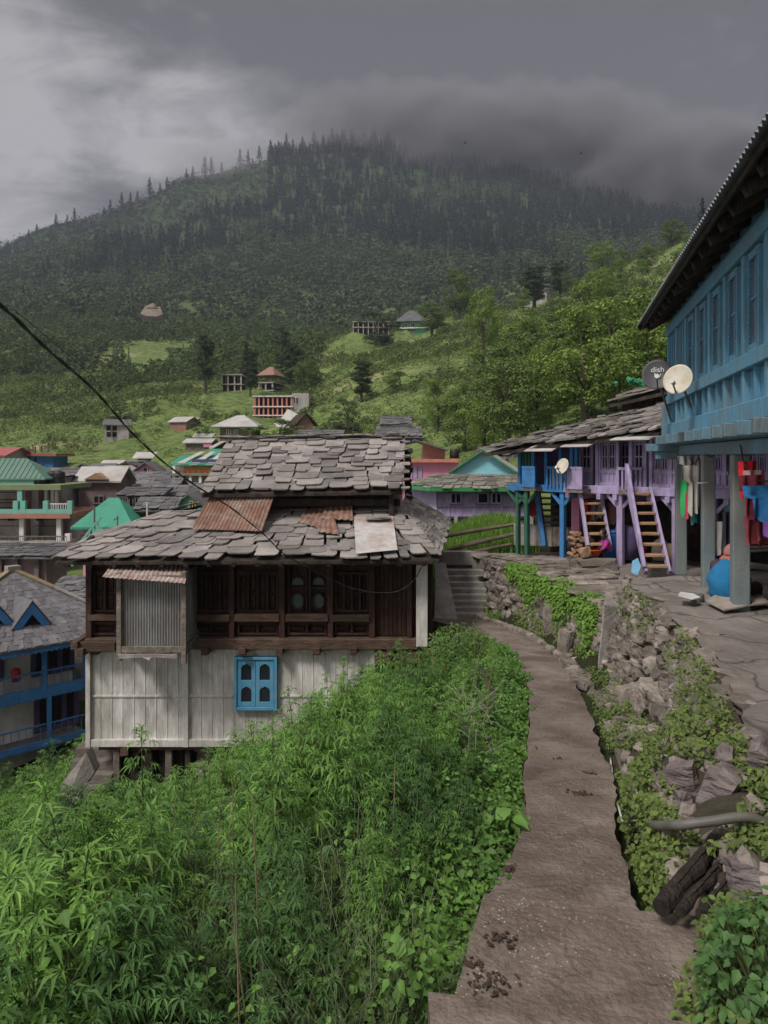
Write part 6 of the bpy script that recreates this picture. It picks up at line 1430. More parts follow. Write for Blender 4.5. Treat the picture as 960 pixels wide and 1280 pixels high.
# plastic chair behind the nearest post
def chair(c, rz):
    fr = Frame(c, rz); o = thing('plastic_chair', 'dark grey plastic armchair behind the nearest post', 'chair', fr)
    MB().prism([(-.24, -.22, .42), (.24, -.22, .42), (.21, .22, .40), (-.21, .22, .40)], (0, 0, .03)).build('seat', M['pipe'], o, bevel=.01)
    for sx in (-1, 1):
        for sy in (-1, 1): m = MB(); m.beam((sx*.26, sy*.26, 0), (sx*.22, sy*.2, .42), .045, .045, taper=.9); m.build('leg', M['pipe'], o)
        m = MB(); m.tube(smooth([Vector((sx*.25, -.22, .42)), Vector((sx*.27, -.22, .62)), Vector((sx*.28, -.05, .66)), Vector((sx*.25, .24, .70))], 4), .022, 8); m.build('armrest', M['pipe'], o, smooth=True)
    m = MB()
    for k in range(6): x = -.17+k*.068; m.beam((x, .22, .43), (x*1.15, .32, .82), .035, .015)
    m.tube([Vector((.26*math.cos(t), .24+.1*math.sin(t)**.5, .62+.24*math.sin(t))) for t in [math.pi*k/12 for k in range(13)]], .02, 8); m.build('backrest', M['pipe'], o)
chair(P(949, 747, 10.3), -2.2)
m = MB(); m.prism([P(882, 752, 9.6), P(905, 764, 9.2), P(935, 758, 9.3), P(962, 755, 9.4), P(950, 744, 10.), P(900, 742, 10.)], (0, 0, .02)); tag(m.build('ground_mat', M['mat_cloth'], None, True, fr=Frame(P(915, 755, 9.5))), 'crumpled pale mat under the seated person', 'mat')
m = MB(); m.prism([P(848, 745, 9.6), P(866, 750, 9.5), P(876, 748, 9.6), P(866, 743, 9.9), P(850, 741, 10.)], (0, 0, .015)); tag(m.build('rag', M['plaster_white'], None, True, fr=Frame(P(860, 746, 9.7))), 'pale rag on the terrace left of the seated person', 'rag')

# ------------------------------------------------------------------ people
def body(name, parent, chain, edges, radii, mt, sub=2, root=0):
    me = bpy.data.meshes.new(name); me.from_pydata([tuple(v) for v in chain], edges, []); me.materials.append(mt); o = link(name, me, parent)
    sk = o.modifiers.new('skin', 'SKIN'); sk.use_smooth_shade = True; ss = o.modifiers.new('sub', 'SUBSURF'); ss.levels = ss.render_levels = sub
    for i, r in enumerate(radii):
        v = me.skin_vertices[0].data[i]; v.radius = (r, r) if not isinstance(r, tuple) else r; v.use_root = i == root
    return o
def ellip(c, r, n=16, m_=10, f=None):
    m = MB(); prof = []; vs = []; fs = []
    for j in range(m_+1):
        for i in range(n):
            t, p = 2*math.pi*i/n, math.pi*j/m_; v = Vector((math.sin(p)*math.cos(t)*r[0], math.sin(p)*math.sin(t)*r[1], math.cos(p)*r[2]))
            if f: v = f(v)
            vs.append(v+Vector(c))
    for j in range(m_):
        for i in range(n): fs.append((j*n+i, (j+1)*n+i, (j+1)*n+(i+1) % n, j*n+(i+1) % n))
    m.add(vs, fs); return m
# seated person seen from behind, local +y away from the viewer
pf = Frame(P(908, 754, 9.9), -.75)
po = thing('person', 'person in a large blue shawl and patterned headscarf sitting on the terrace, back turned', 'person', pf)
body('body', po, [(0, 0, .12), (0, .02, .34), (0, .04, .52), (0, .08, .57), (0, .11, .62), (-.13, .18, .10), (-.24, .42, .22), (-.2, .62, .06), (.13, .18, .10), (.26, .42, .22), (.2, .62, .06), (-.17, .04, .49), (-.22, .18, .30), (-.08, .34, .26), (.17, .04, .49), (.22, .18, .30), (.08, .34, .26), (-.18, .70, .03), (.18, .70, .03)],
     [(0, 1), (1, 2), (2, 3), (3, 4), (0, 5), (5, 6), (6, 7), (0, 8), (8, 9), (9, 10), (2, 11), (11, 12), (12, 13), (2, 14), (14, 15), (15, 16), (7, 17), (10, 18)],
     [.17, .15, .12, .05, .085, .1, .085, .055, .1, .085, .055, .065, .05, .035, .065, .05, .035, .045, .045], cloth('cloth_trousers', (.07, .04, .05)))
def fsh(v):
    t = (v.z+.34)/.68; s = 1.0-.30*max(0, t)**2; v = Vector((v.x*s*(1+.06*math.sin(v.z*20)), v.y*s, v.z)); 
    v.x += .012*math.sin(v.z*34+v.x*9); return v
ellip((0, .04, .285), (.27, .25, .315), 28, 20, fsh).build('shawl', cloth('cloth_shawl', (.02, .17, .36)), po, smooth=True)
ellip((.02, .19, .635), (.095, .11, .12), 18, 12).build('head', M['skin'], po, smooth=True)
ellip((.02, .175, .65), (.112, .12, .125), 18, 12, lambda v: v if v.y < .06 else Vector((v.x, .06, v.z))).build('headscarf', cloth('cloth_scarf', (.40, .18, .18)), po, smooth=True)
MB().lathe([(.13, -.03), (.14, .02), (.10, .06)], 18, (.015, .12, .555)).build('collar', cloth('cloth_collar', (.52, .12, .05)), po, smooth=True)
m = MB(); m.rock((-.30, -.20, .05), (.14, .16, .11), rw_, 0, tilt=.1); sh = m.build('shoe', M['pipe'], None, fr=pf); tag(sh, 'worn grey shoe left of the seated person', 'shoe')
# child squatting, facing left
kf = Frame(P(757, 698, 16.25), 0)
ko = thing('person', 'child in magenta jacket and black trousers squatting by the basin', 'person', kf)
s = .78
def S(l): return [Vector(v)*s for v in l]
body('body', ko, S([(.08, 0, .16), (.05, 0, .32), (.0, 0, .46), (-.03, 0, .55), (-.05, 0, .60), (-.18, -.10, .30), (-.06, -.11, .06), (-.18, -.12, .03), (-.18, .10, .30), (-.06, .11, .06), (-.18, .12, .03), (.0, -.15, .46), (-.09, -.19, .32), (-.22, -.12, .22), (.0, .15, .46), (-.09, .19, .32), (-.22, .10, .22), (-.27, -.11, .20), (-.27, .09, .20)]),
     [(0, 1), (1, 2), (2, 3), (3, 4), (0, 5), (5, 6), (6, 7), (0, 8), (8, 9), (9, 10), (2, 11), (11, 12), (12, 13), (2, 14), (14, 15), (15, 16), (13, 17), (16, 18)],
     [v*s for v in [.13, .13, .12, .05, .045, .085, .05, .04, .085, .05, .04, .06, .045, .03, .06, .045, .03, .03, .03]], cloth('cloth_black', (.015, .014, .016)))
body('jacket', ko, S([(.06, 0, .22), (.045, 0, .34), (.0, 0, .47), (.0, -.15, .47), (-.08, -.19, .33), (-.17, -.15, .25), (.0, .15, .47), (-.08, .19, .33), (-.17, .15, .25)]),
     [(0, 1), (1, 2), (2, 3), (3, 4), (4, 5), (2, 6), (6, 7), (7, 8)], [v*s for v in [.155, .15, .135, .075, .06, .048, .075, .06, .048]], cloth('cloth_magenta', (.38, .04, .24)))
ellip(Vector((-.08, 0, .70))*s, (.088*s, .078*s, .108*s), 18, 12, lambda v: Vector((v.x-(.014 if abs(v.z+.01) < .02 and abs(v.y) < .02 and v.x < 0 else 0), v.y, v.z))).build('head', M['skin'], ko, smooth=True)
hr = ellip(Vector((-.065, 0, .725))*s, (.1*s, .09*s, .108*s), 18, 12, lambda v: v if v.x > -.05 or v.z > .03 else Vector((v.x*.6, v.y, v.z*.6+.03))).build('hair', M['hair'], ko, smooth=True)
for sg in (-1, 1):
    for wh in (0,):
        m = MB()
        for k in range(5): q = Vector((-.27, sg*.10, .20))*s+Vector((0, (k-2)*.009, 0)); m.tube([q, q+Vector((-.025, 0, -.012)), q+Vector((-.04, 0, -.03))], .005, 6)
        m.build('fingers', M['skin'], ko)
m = MB(); m.beam(Vector((.16, 0, .44))*s, Vector((-.05, -.15, .50))*s, .02, .02); m.build('jacket_stripe', M['white'], ko)
# ------------------------------------------------------------------ vegetation
def rot_z(V, a): c, s = math.cos(a), math.sin(a); return np.stack([V[..., 0]*c-V[..., 1]*s, V[..., 0]*s+V[..., 1]*c, V[..., 2]], -1)
def palmate(size, nl=7):
    """one hemp leaf lying along +x from the origin, leaflets as folded blades; (nl*2, 4, 3) quads"""
    out = []
    for k in range(nl):
        t = (k/(nl-1)*2-1); a = t*1.45; L = size*(1-.55*abs(t)**1.4); w = L*.10
        d = np.array([math.cos(a), math.sin(a), 0]); n = np.array([-math.sin(a), math.cos(a), 0]); dr = -.32*L
        p0 = d*.004; pm = d*L*.5+np.array([0, 0, .05*L]); p1 = d*L+np.array([0, 0, dr])
        up = np.array([0, 0, w*.5])
        out.append([p0, pm-n*w+up, p1, pm]); out.append([p0, pm, p1, pm+n*w+up])
    return np.array(out)
def tilt(V, pitch):   # rotate about y: leaf droops or rises
    c, s = math.cos(pitch), math.sin(pitch); return np.stack([V[..., 0]*c+V[..., 2]*s, V[..., 1], -V[..., 0]*s+V[..., 2]*c], -1)
def hemp(seed, H=1.3, full=1.):
    r = random.Random(seed); Q = []; stems = []; n = int(13*H/1.3)
    lean = (r.uniform(-.12, .12), r.uniform(-.12, .12))
    def sp_(t): return np.array([lean[0]*t*t, lean[1]*t*t, H*t])
    stems.append(([sp_(k/6) for k in range(7)], .008*H, .002))
    for k in range(n):
        t = .22+.75*(k/(n-1)); base = sp_(t); a0 = k*1.6+r.uniform(-.3, .3); sz = (.17-.09*t)*r.uniform(.85, 1.15)
        for s in (0, math.pi):
            a = a0+s; pet = .05+.03*(1-t); d = np.array([math.cos(a), math.sin(a), .45])
            leaf = tilt(palmate(sz, 7 if t < .85 else 5), r.uniform(-.1, .55)); Q.append(rot_z(leaf, a)+base+d*pet)
            if t < .88 and r.random() < full:
                bl = (.34*(1-t)+.10)*r.uniform(.7, 1.2); tip = base+np.array([math.cos(a)*bl*.75, math.sin(a)*bl*.75, bl*.75]); stems.append(([base, (base+tip)/2+np.array([0, 0, -.02]), tip], .004, .0015))
                for j in range(5):
                    u = .35+.65*j/4; p = base+(tip-base)*u; aa = a+r.uniform(-1.8, 1.8); leaf = tilt(palmate(sz*r.uniform(.5, .85), 5), r.uniform(-.35, .5)); Q.append(rot_z(leaf, aa)+p)
    top = sp_(1.)
    for j in range(7): leaf = tilt(palmate(.075, 5), r.uniform(-1.2, -.3)); Q.append(rot_z(leaf, j*2.4)+top+np.array([0, 0, -.02*j]))
    return np.concatenate(Q).reshape(-1, 4, 3), stems
HEMP = [hemp(s, 1.0+.1*(s % 4)) for s in range(7)]
def hemp_stem_mesh(st):
    m = MB()
    for pts_, r0, r1 in st: m.tube(pts_, [r0+(r1-r0)*i/(len(pts_)-1) for i in range(len(pts_))], 4, caps=False)
    return m
SV = []
for Q, st in HEMP:
    m = hemp_stem_mesh(st); SV.append((np.array([tuple(v) for v in m.v]), np.array([f for f in m.f if len(f) == 4])))
TOPX = [-300, 0, 100, 180, 250, 330, 400, 440, 470, 520, 548, 580, 600, 640, 662, 700]; TOPY = [1060, 1030, 1000, 982, 968, 918, 872, 852, 838, 806, 790, 792, 800, 830, 880, 950]
plx = np.array([p.x for p in PL]); ply = np.array([p.y for p in PL])
def pathleft(d): return float(np.interp(d, ply, plx)) if d > 3.75 else float(np.interp(d, [1.5, 2.98, 3.0, 3.75], [.08, .15, .2, .47]))
QQ = []; SVv = []; SVf = []; nvt = 0; hp = random.Random(99); placed = 0
TONE = []
def put(kind, x, d, z, sc, a, zs=1.):
    global nvt
    t_ = mnoise.noise(Vector((x*.8, d*.6, 7.)))+hp.gauss(0, .2)+(.12 if d > 6.5 else -.10); TONE.append(1 if t_ > .16 else 2 if t_ < -.17 else 0)
    Q, _ = HEMP[kind]; QQ.append(rot_z(Q*sc*np.array([1, 1, zs]), a)+np.array([x, d, z])); V, Fq = SV[kind]
    SVv.append(rot_z(V*sc*np.array([1, 1, zs]), a)+np.array([x, d, z])); SVf.append(Fq+nvt); nvt += len(V)
for k in range(4200):
    d = 2.1+12.*hp.random()**1.15; pxx = hp.uniform(-160, 660); x = (pxx-480)*d/F; edge = pathleft(d)-x
    if edge < .38: continue
    z = g1(x, d); top = (HY-np.interp(pxx, TOPX, TOPY))*d/F+hp.gauss(-.10, .16)+.55*mnoise.noise(Vector((x*1.1, d*.8, 1.)))+.12*math.sin(x*2.1+d*1.3); h = min(top-z, hp.uniform(.6, 1.9), .30+edge*.85)
    if h < .35 or (d > 11 and pxx < 260) or (d > 12.5 and pxx < 420): continue
    if hp.random() > min(1., .10+d*.055) or mnoise.noise(Vector((x*.9, d*.7, 4.))) < -.16: continue
    # a grey wiry patch takes over low in the middle of the picture
    if 200 < pxx < 430 and d < 4.6 and hp.random() < .75: continue
    q = hp.randrange(7); put(q, x, d, z-.05, h/(1.0+.1*(q % 4))*hp.uniform(.95, 1.05), hp.uniform(0, 6.3)); placed += 1
for (px, d, h) in ((60, 21, 1.6), (85, 20.5, 1.8), (30, 21, 1.3), (100, 19, 1.9), (5, 22, 1.3), (45, 19.5, 1.5), (75, 18, 1.5), (95, 17.5, 1.7), (118, 17, 1.2), (20, 17, 1.2), (50, 16, 1.2), (-20, 18, 1.4), (10, 14, 1.2), (40, 13, 1.2), (70, 15, 1.2), (-10, 15, 1.3)):
    for j in range(7):
        x = (px+hp.uniform(-16, 16)-480)*d/F; put(hp.randrange(7), x, d, P(px, 1058+(60 if px > 55 else 95)*(20/d-1), d).z-.25+hp.uniform(-.3, .3), h*1.25, hp.uniform(0, 6))
for j, mt_ in enumerate(('leaf', 'leaf_light', 'leaf_dark')):
    Vh = np.concatenate([q for k, q in enumerate(QQ) if TONE[k] == j]).reshape(-1, 3)
    tag(link('hemp_thicket', npmesh('hemp_thicket', Vh, np.arange(len(Vh)).reshape(-1, 4), M[mt_])), kind='stuff')
tag(link('thicket_stems', npmesh('thicket_stems', np.concatenate(SVv), np.concatenate(SVf), M['stem'])), kind='stuff')
# single tall plants
TALL = [(180, 5.2, 1.62, 905, 'tall hemp plant with long bare dark stem at lower left'), (128, 5.6, 1.35, 985, 'hemp plant with thin dark stem left of the tallest one'), (262, 7.6, 1.5, 942, 'hemp plant with drooping crown in front of the dark stilts'), (322, 8.2, 1.5, 925, 'slender hemp plant rising before the stone plinth'),
        (412, 9.0, 1.4, 838, 'sparse seeded hemp plant overlapping the whitewashed boards'), (372, 8.4, 1.5, 862, 'slim hemp plant right of the blue window'), (430, 8.6, 1.4, 826, 'tall feathery hemp plant before the right end of the white boards'), (545, 11.3, 1.5, 785, 'pale green hemp plant at the right corner of the timber house'), (505, 10.2, 1.5, 800, 'bright hemp plant below the timber house corner post')]
for i, (px, d, H, ty, lab) in enumerate(TALL):
    Q, st = hemp(50+i, H, .35 if i < 2 or i in (4, 5) else .8); x = (px-480)*d/F; zt_ = (HY-ty)*d/F; fr = Frame((x, d, zt_-H), i*1.3); o = thing('hemp_plant', lab, 'plant', fr, 'tall single hemp plants'); V = Q.reshape(-1, 3)
    if i < 2: keep = np.repeat(Q[:, :, 2].mean(1) > H*.5, 4); V = V[keep]
    link('leaves', npmesh('leaves', V, np.arange(len(V)).reshape(-1, 4), M['leaf']), o); m = hemp_stem_mesh(st); m.tube([(0, 0, -.9), (0, 0, 0)], .008, 5); m.build('stem', M['stem'], o)

def ovate(C, Nn, size, droop=.25):
    """heart shaped leaves of four faces each"""
    n = len(C); r = unit(rng.normal(size=(n, 3))+np.array([0, 0, -.6])); t = unit(r-Nn*np.sum(r*Nn, 1, keepdims=True)); b = np.cross(Nn, t); s = size[:, None]
    base = C; m1l = C+t*s*.30+b*s*.33+Nn*s*.06; m1r = C+t*s*.30-b*s*.33+Nn*s*.06; mid = C+t*s*.4; m2l = C+t*s*.66+b*s*.22; m2r = C+t*s*.66-b*s*.22; tip = C+t*s-Nn*s*droop
    V = np.stack([base, m1l, m2l, mid, tip, m2r, m1r], 1)   # 7 verts
    f = np.array([[0, 1, 2, 3], [3, 2, 4, 4], [0, 3, 5, 6], [3, 4, 4, 5]]); f = np.array([[0, 3, 2, 1], [3, 4, 2, 2], [0, 6, 5, 3], [3, 5, 4, 4]])
    Vv = V.reshape(-1, 3); k = np.arange(n)[:, None, None]*7
    fq = np.array([[0, 3, 2, 1], [0, 6, 5, 3]])[None]+k; ft = np.array([[3, 4, 2], [3, 5, 4]])[None]+k
    return Vv, fq.reshape(-1, 4), ft.reshape(-1, 3)
def ovmesh(name, C, Nn, size, mt, parent=None, fr=None, droop=.25):
    V, fq, ft = ovate(C, Nn, size, droop); me = bpy.data.meshes.new(name)
    if fr is not None: A = np.array(fr.inv); V = V @ A[:3, :3].T + A[:3, 3]
    loops = np.concatenate([fq.ravel(), ft.ravel()]); st = np.concatenate([np.arange(len(fq))*4, len(fq)*4+np.arange(len(ft))*3])
    me.vertices.add(len(V)); me.vertices.foreach_set('co', V.astype(np.float32).ravel()); me.loops.add(len(loops)); me.loops.foreach_set('vertex_index', loops.astype(np.int32)); me.polygons.add(len(st)); me.polygons.foreach_set('loop_start', st.astype(np.int32))
    me.polygons.foreach_set('use_smooth', np.ones(len(st), bool)); me.update(calc_edges=True); me.validate(); me.materials.append(mt); return link(name, me, parent, fr)
# undergrowth: leaves carried on low mounds over the whole slope
n = 46000
d = 1.7+13.6*rng.random(n)**1.35; pxx = rng.uniform(-160, 662, n); x = (pxx-480)*d/F
plv = np.array([pathleft(v) for v in d]); e = plv-x
ok = (e > -.03) & ~((d > 11.5) & (pxx < 250)); d, pxx, x, e = d[ok], pxx[ok], x[ok], e[ok]
g = ground(x, d); mound = .10+.34*(np.sin(x*3.1+1.3*np.sin(d*2.3))*np.sin(d*2.7+x)*.5+.5)+.10*np.sin(x*9+d*7); h = np.clip(e*.9, .03, 1)*mound*1.25+rng.random(len(x))**2*.12; top = (HY-np.interp(pxx, TOPX, TOPY)-14)*d/F
z = np.minimum(g+h, np.maximum(top, g+.04)); C = np.stack([x, d, z+.02], 1); Nn = unit(rng.normal(size=C.shape)*.45+np.array([-.05, -.35, 1.]))
sz = rng.uniform(.03, .075, len(C))*np.where(rng.random(len(C)) < .08, 1.7, 1)
tag(ovmesh('undergrowth', C, Nn, sz, M['leafvine']), kind='stuff')
# brighter low cover creeping along the footpath edge
n = 26000; d = 3.2+12.6*rng.random(n); e = np.abs(rng.normal(size=n))*.36-.07-.05*np.sin(d*5.1)*np.sin(d*2.3); plv = np.array([pathleft(v) for v in d]); x = plv-e; g = ground(x, d); ok = (d > 3.9) | (e > .02); 
z = g+.05+np.clip(e, 0, .5)*.9*rng.random(n)+.12*rng.random(n)*(.3+np.sin(d*3.3)**2); C = np.stack([x, d, z], 1)[ok]
tag(ovmesh('path_edge_weeds', C, unit(rng.normal(size=C.shape)*.5+np.array([.1, -.3, 1.])), rng.uniform(.025, .06, len(C)), M['leaf']), kind='stuff')
# grey wiry herb: thin arching threads with tiny leaves
def wiry(name, cs, n, mt, hgt, lf, th=.0016):
    V = []; r = rng; Fq = []; k = 0
    for (cx_, cy_, cz_, sx, sy) in cs:
        for i in range(n):
            p = np.array([cx_+r.normal()*sx, cy_+r.normal()*sy, cz_]); dv = np.array([r.normal()*.45, r.normal()*.35, 1.]); dv /= np.linalg.norm(dv); L = hgt*r.uniform(.5, 1.); prev = p; 
            side = np.array([1., 0, 0])*th
            for s in range(6):
                q = prev+dv*L/6; dv = dv+np.array([r.normal()*.18, r.normal()*.18, -.14]); dv /= np.linalg.norm(dv); w = th*(1-s/7)
                V += [prev-side, prev+side, q+side*.8, q-side*.8]; Fq.append([k, k+1, k+2, k+3]); k += 4
                for _ in range(lf):
                    o_ = prev+(q-prev)*r.random(); t = unit(r.normal(size=3)+np.array([0, 0, .5]))*r.uniform(.012, .032); b = unit(np.cross(t, r.normal(size=3)))*.003; V += [o_, o_+t*.5+b, o_+t, o_+t*.5-b]; Fq.append([k, k+1, k+2, k+3]); k += 4
                prev = q
    return tag(link(name, npmesh(name, np.array(V), np.array(Fq), mt)), kind='stuff')
defm('greyherb', (.13, .165, .085), (.085, .11, .055), scale=3, island=.35, transl=.2)
cs = []
for k in range(52):
    d = hp.uniform(2.7, 5.4); px = hp.uniform(120, 470); x = (px-480)*d/F; cs.append((x, d, g1(x, d)-.02, .16, .16))
wiry('wiry_herb', cs, 62, M['greyherb'], 1.05, 4)
m = MB(); c0 = P(592, 985, 6.6); rt = random.Random(5)
for k in range(120):
    a = P(rt.uniform(565, 618), rt.uniform(870, 1000), rt.uniform(6.3, 7.6)); b = a+Vector((rt.gauss(0, .12), rt.gauss(0, .1), rt.uniform(-.05, .22))); m.tube([a, (a+b)/2+Vector((rt.gauss(0, .02), 0, .02)), b], .0028, 4)
tag(m.build('dry_twigs', M['twig'], None, True, fr=Frame(c0)), kind='stuff')
m = MB(); m.tube([P(574, 1010, 6.2), P(580, 965, 6.2), P(586, 935, 6.25)], [.045, .04, .035], 8); tag(m.build('stump', M['bark'], None, True, fr=Frame(P(574, 1005, 6.2))), 'short broken tree stump among the dry twigs', 'stump')
m = MB(); m.tube([P(618, 875, 8.2), P(606, 845, 8.4), P(597, 832, 8.5)], [.03, .02, .008], 6); tag(m.build('dead_branch', M['bark'], None, True, fr=Frame(P(618, 875, 8.2))), 'dark dead branch poking from weeds near the footpath', 'branch')
n = 30000; d = rng.uniform(12.5, 25, n); pxx = rng.uniform(-220, 210, n); x = (pxx-480)*d/F; ok = ~((pxx > 70) & (d > 14.5) & (d < 20.5)) & ~((d > 23.2) & (pxx > -60)); x, d = x[ok], d[ok]
z = ground(x, d)+.1+.55*np.clip(np.sin(x*1.7+d)*np.sin(d*1.9-x), -.3, 1)+rng.random(len(x))*.35; C = np.stack([x, d, z], 1)
tag(ovmesh('lower_undergrowth', C, unit(rng.normal(size=C.shape)*.5+np.array([0, -.4, 1.])), rng.uniform(.06, .13, len(C)), M['leafvine']), kind='stuff')
C_ = []; N_ = []; S_ = []
for k in range(150):
    d = 2.4+8*hp.random(); pxx = hp.uniform(-100, 640); x = (pxx-480)*d/F; e = pathleft(d)-x
    if e < .2: continue
    g_ = g1(x, d); top = (HY-np.interp(pxx, TOPX, TOPY)-10)*d/F; H = min(hp.uniform(.35, .95), top-g_, .25+e*.8)
    if H < .2: continue
    for j in range(60):
        t = hp.random(); a = hp.uniform(0, 6.28); rr_ = .20*(1.1-t)*hp.uniform(.3, 1.3)+.03; C_.append((x+rr_*math.cos(a), d+rr_*math.sin(a), g_+H*(.25+.75*t))); N_.append((math.cos(a)*.5, math.sin(a)*.5-.3, 1)); S_.append((.085-.045*t)*hp.uniform(.7, 1.2))
tag(ovmesh('tall_weeds', np.array(C_), unit(np.array(N_)+rng.normal(size=(len(N_), 3))*.2), np.array(S_), M['leaf']), kind='stuff')
m = MB()
for k in range(90):
    d = 2.6+8*hp.random(); pxx = hp.uniform(-60, 620); x = (pxx-480)*d/F; g_ = g1(x, d); top = (HY-np.interp(pxx, TOPX, TOPY)+8)*d/F
    if pathleft(d)-x < .4 or top < g_+.4: continue
    a = Vector((x, d, g_)); b = Vector((x+hp.gauss(0, .12), d, min(top, g_+hp.uniform(.8, 1.5)))); m.tube([a, (a+b)/2+Vector((hp.gauss(0, .03), 0, 0)), b], [.005, .004, .002], 4)
tag(m.build('dead_stems', M['hempdry']), kind='stuff')
# single leafy plants
def leafplant(name, lab, base, H, W, n, size, mt, seed=0, grp=None, cl=None, cat='plant', droop=.3):
    r = random.Random(seed); fr = Frame(base, 0); o = thing(name, lab, cat, fr, grp); st = MB(); C = []; Nn = []
    for k in range(n):
        a = r.uniform(0, 6.28); rr_ = W*.5*math.sqrt(r.random()); z = H*(.15+.85*r.random())*(1-.35*(rr_/(W*.5))**2); C.append((rr_*math.cos(a), rr_*math.sin(a), z)); Nn.append((math.cos(a)*.45+r.gauss(0, .3), math.sin(a)*.45+r.gauss(0, .3)-.35, 1))
        if k % 6 == 0: st.tube([(C[-1][0]*.15, C[-1][1]*.15, -.15), (C[-1][0]*.6, C[-1][1]*.6, z*.6), C[-1]], [.006, .004, .002], 4, caps=False)
    C = np.array(C); Nn = unit(np.array(Nn)); sz = size*np.array([r.uniform(.6, 1.2) for _ in C])
    V, fq, ft = ovate(C, Nn, sz, droop); ovmesh('leaves', C, Nn, sz, M[mt], o, None, droop); st.build('stem', M['stem'], o); return o
leafplant('leafy_shrub', 'dark leafy shrub filling the bottom right corner beside the slab', P(965, 1330, 2.75)+Vector((.06, 0, 0)), .60, .62, 1400, .045, 'leaf_dark', 1)
leafplant('leafy_shrub', 'smaller leafy sprig at the right edge above the corner shrub', P(935, 1185, 3.1), .22, .35, 200, .04, 'leafvine', 2)
leafplant('broadleaf_weed', 'broad leaved dock plant at the path edge below the dry twigs', P(620, 1050, 5.1), .22, .30, 20, .15, 'leaf', 3)
leafplant('broadleaf_weed', 'big heart shaped leaves at lower left among the hemp', P(92, 1215, 3.0), .26, .30, 12, .115, 'leaf', 4)
leafplant('broadleaf_weed', 'cluster of oval leaves at the near corner of the slab', P(515, 1225, 3.2), .24, .30, 90, .06, 'leaf', 5)
leafplant('broadleaf_weed', 'bright broad leaves beside the middle of the footpath edge', P(606, 1110, 4.4), .16, .24, 45, .06, 'leaf_dark', 6)
leafplant('round_bush', 'dense dark green round bush at the bend of the footpath', P(577, 835, 12.4), .75, 1.15, 1500, .055, 'leafvine', 7, cat='bush')
leafplant('round_bush', 'lighter round bush between the dark bush and the footpath', P(617, 862, 10.6), .5, .75, 900, .05, 'leaf', 8, cat='bush')
leafplant('round_bush', 'low bush at the near side of the footpath bend', P(630, 910, 8.9), .42, .5, 700, .045, 'leaf', 9, cat='bush')
# weeds on the bank and the dry wall
n = 30000; U = rng.random(n)*.84+.04; Vv = rng.random(n); keepn = np.array([nz3((U[i]*9, Vv[i]*2.6, 0), 1.)+.25*nz3((U[i]*40, Vv[i]*12, 3), 1.) for i in range(n)]); ok = keepn > (-.10*(U < .5)-.02+.35*np.clip(U-.55, 0, 1)*2-.12*(Vv > .75))
C = np.array([tuple(bankpt(a, b, rng.uniform(.01, .10))) for a, b in zip(U[ok], Vv[ok])])
tag(ovmesh('bank_weeds', C, unit(rng.normal(size=C.shape)*.5+np.array([-.6, -.3, 1.])), rng.uniform(.02, .05, len(C)), M['leafyellow']), kind='stuff')
n = 9000; U = rng.random(n); dpt = np.abs(rng.normal(size=n))*.16; clump = np.sin(U*23)*.5+.5
C = np.array([tuple(wallpt(u, max(0, 1-q*1.3*(.5+cc)))+Vector((-.10-rng.random()*.10+(.25 if q < .06 else 0)*rng.random(), -.05, .03+.12*rng.random()*cc))) for u, q, cc in zip(U, dpt, clump) if u > .16])
tag(ovmesh('wall_top_grass', C, unit(rng.normal(size=C.shape)*.5+np.array([-.5, -.4, 1.])), rng.uniform(.04, .09, len(C)), M['grass']), kind='stuff')
n = 3500; U = .2+.8*rng.random(n); C = np.array([tuple(wallpt(u, rng.random()**2*.35)+Vector((-.12-rng.random()*.12, -.05, .02))) for u in U if math.sin(u*31) > -.2])
tag(ovmesh('wall_foot_weeds', C, unit(rng.normal(size=C.shape)*.5+np.array([-.5, -.4, 1.])), rng.uniform(.03, .06, len(C)), M['leafyellow']), kind='stuff')
def blades(name, x0, x1, d0, d1, n, h, mt, gz=None, lean=.25, w=.012):
    x = rng.uniform(x0, x1, n); d = rng.uniform(d0, d1, n); z = ground(x, d)-.02 if gz is None else gz(x, d); a = rng.uniform(0, 6.28, n); H = h*rng.uniform(.5, 1.1, n); lx, ly = np.cos(a)*H*lean, np.sin(a)*H*lean
    sx, sy = -np.sin(a)*w, np.cos(a)*w; B0 = np.stack([x-sx, d-sy, z], 1); B1 = np.stack([x+sx, d+sy, z], 1); M0 = np.stack([x-sx*.8+lx*.3, d-sy*.8+ly*.3, z+H*.6], 1); M1 = np.stack([x+sx*.8+lx*.3, d+sy*.8+ly*.3, z+H*.6], 1); T = np.stack([x+lx+sx*.1, d+ly+sy*.1, z+H], 1); T2 = np.stack([x+lx-sx*.1, d+ly-sy*.1, z+H], 1)
    V = np.stack([B0, B1, M1, M0, T, T2], 1).reshape(-1, 3); k = np.arange(n)[:, None, None]*6; Fq = (np.array([[0, 1, 2, 3], [3, 2, 4, 5]])[None]+k).reshape(-1, 4)
    return tag(link(name, npmesh(name, V, Fq, mt)), kind='stuff')
blades('crop_rows', 1.5, 4.4, 21.3, 26.5, 14000, .55, M['grass'], w=.018)
blades('long_grass', 1.3, 3.2, 19.3, 22.5, 7000, .35, M['leafyellow'], w=.012)
blades('bank_grass', 2.2, 3.0, 17.5, 19.5, 1500, .3, M['grass'], w=.01)

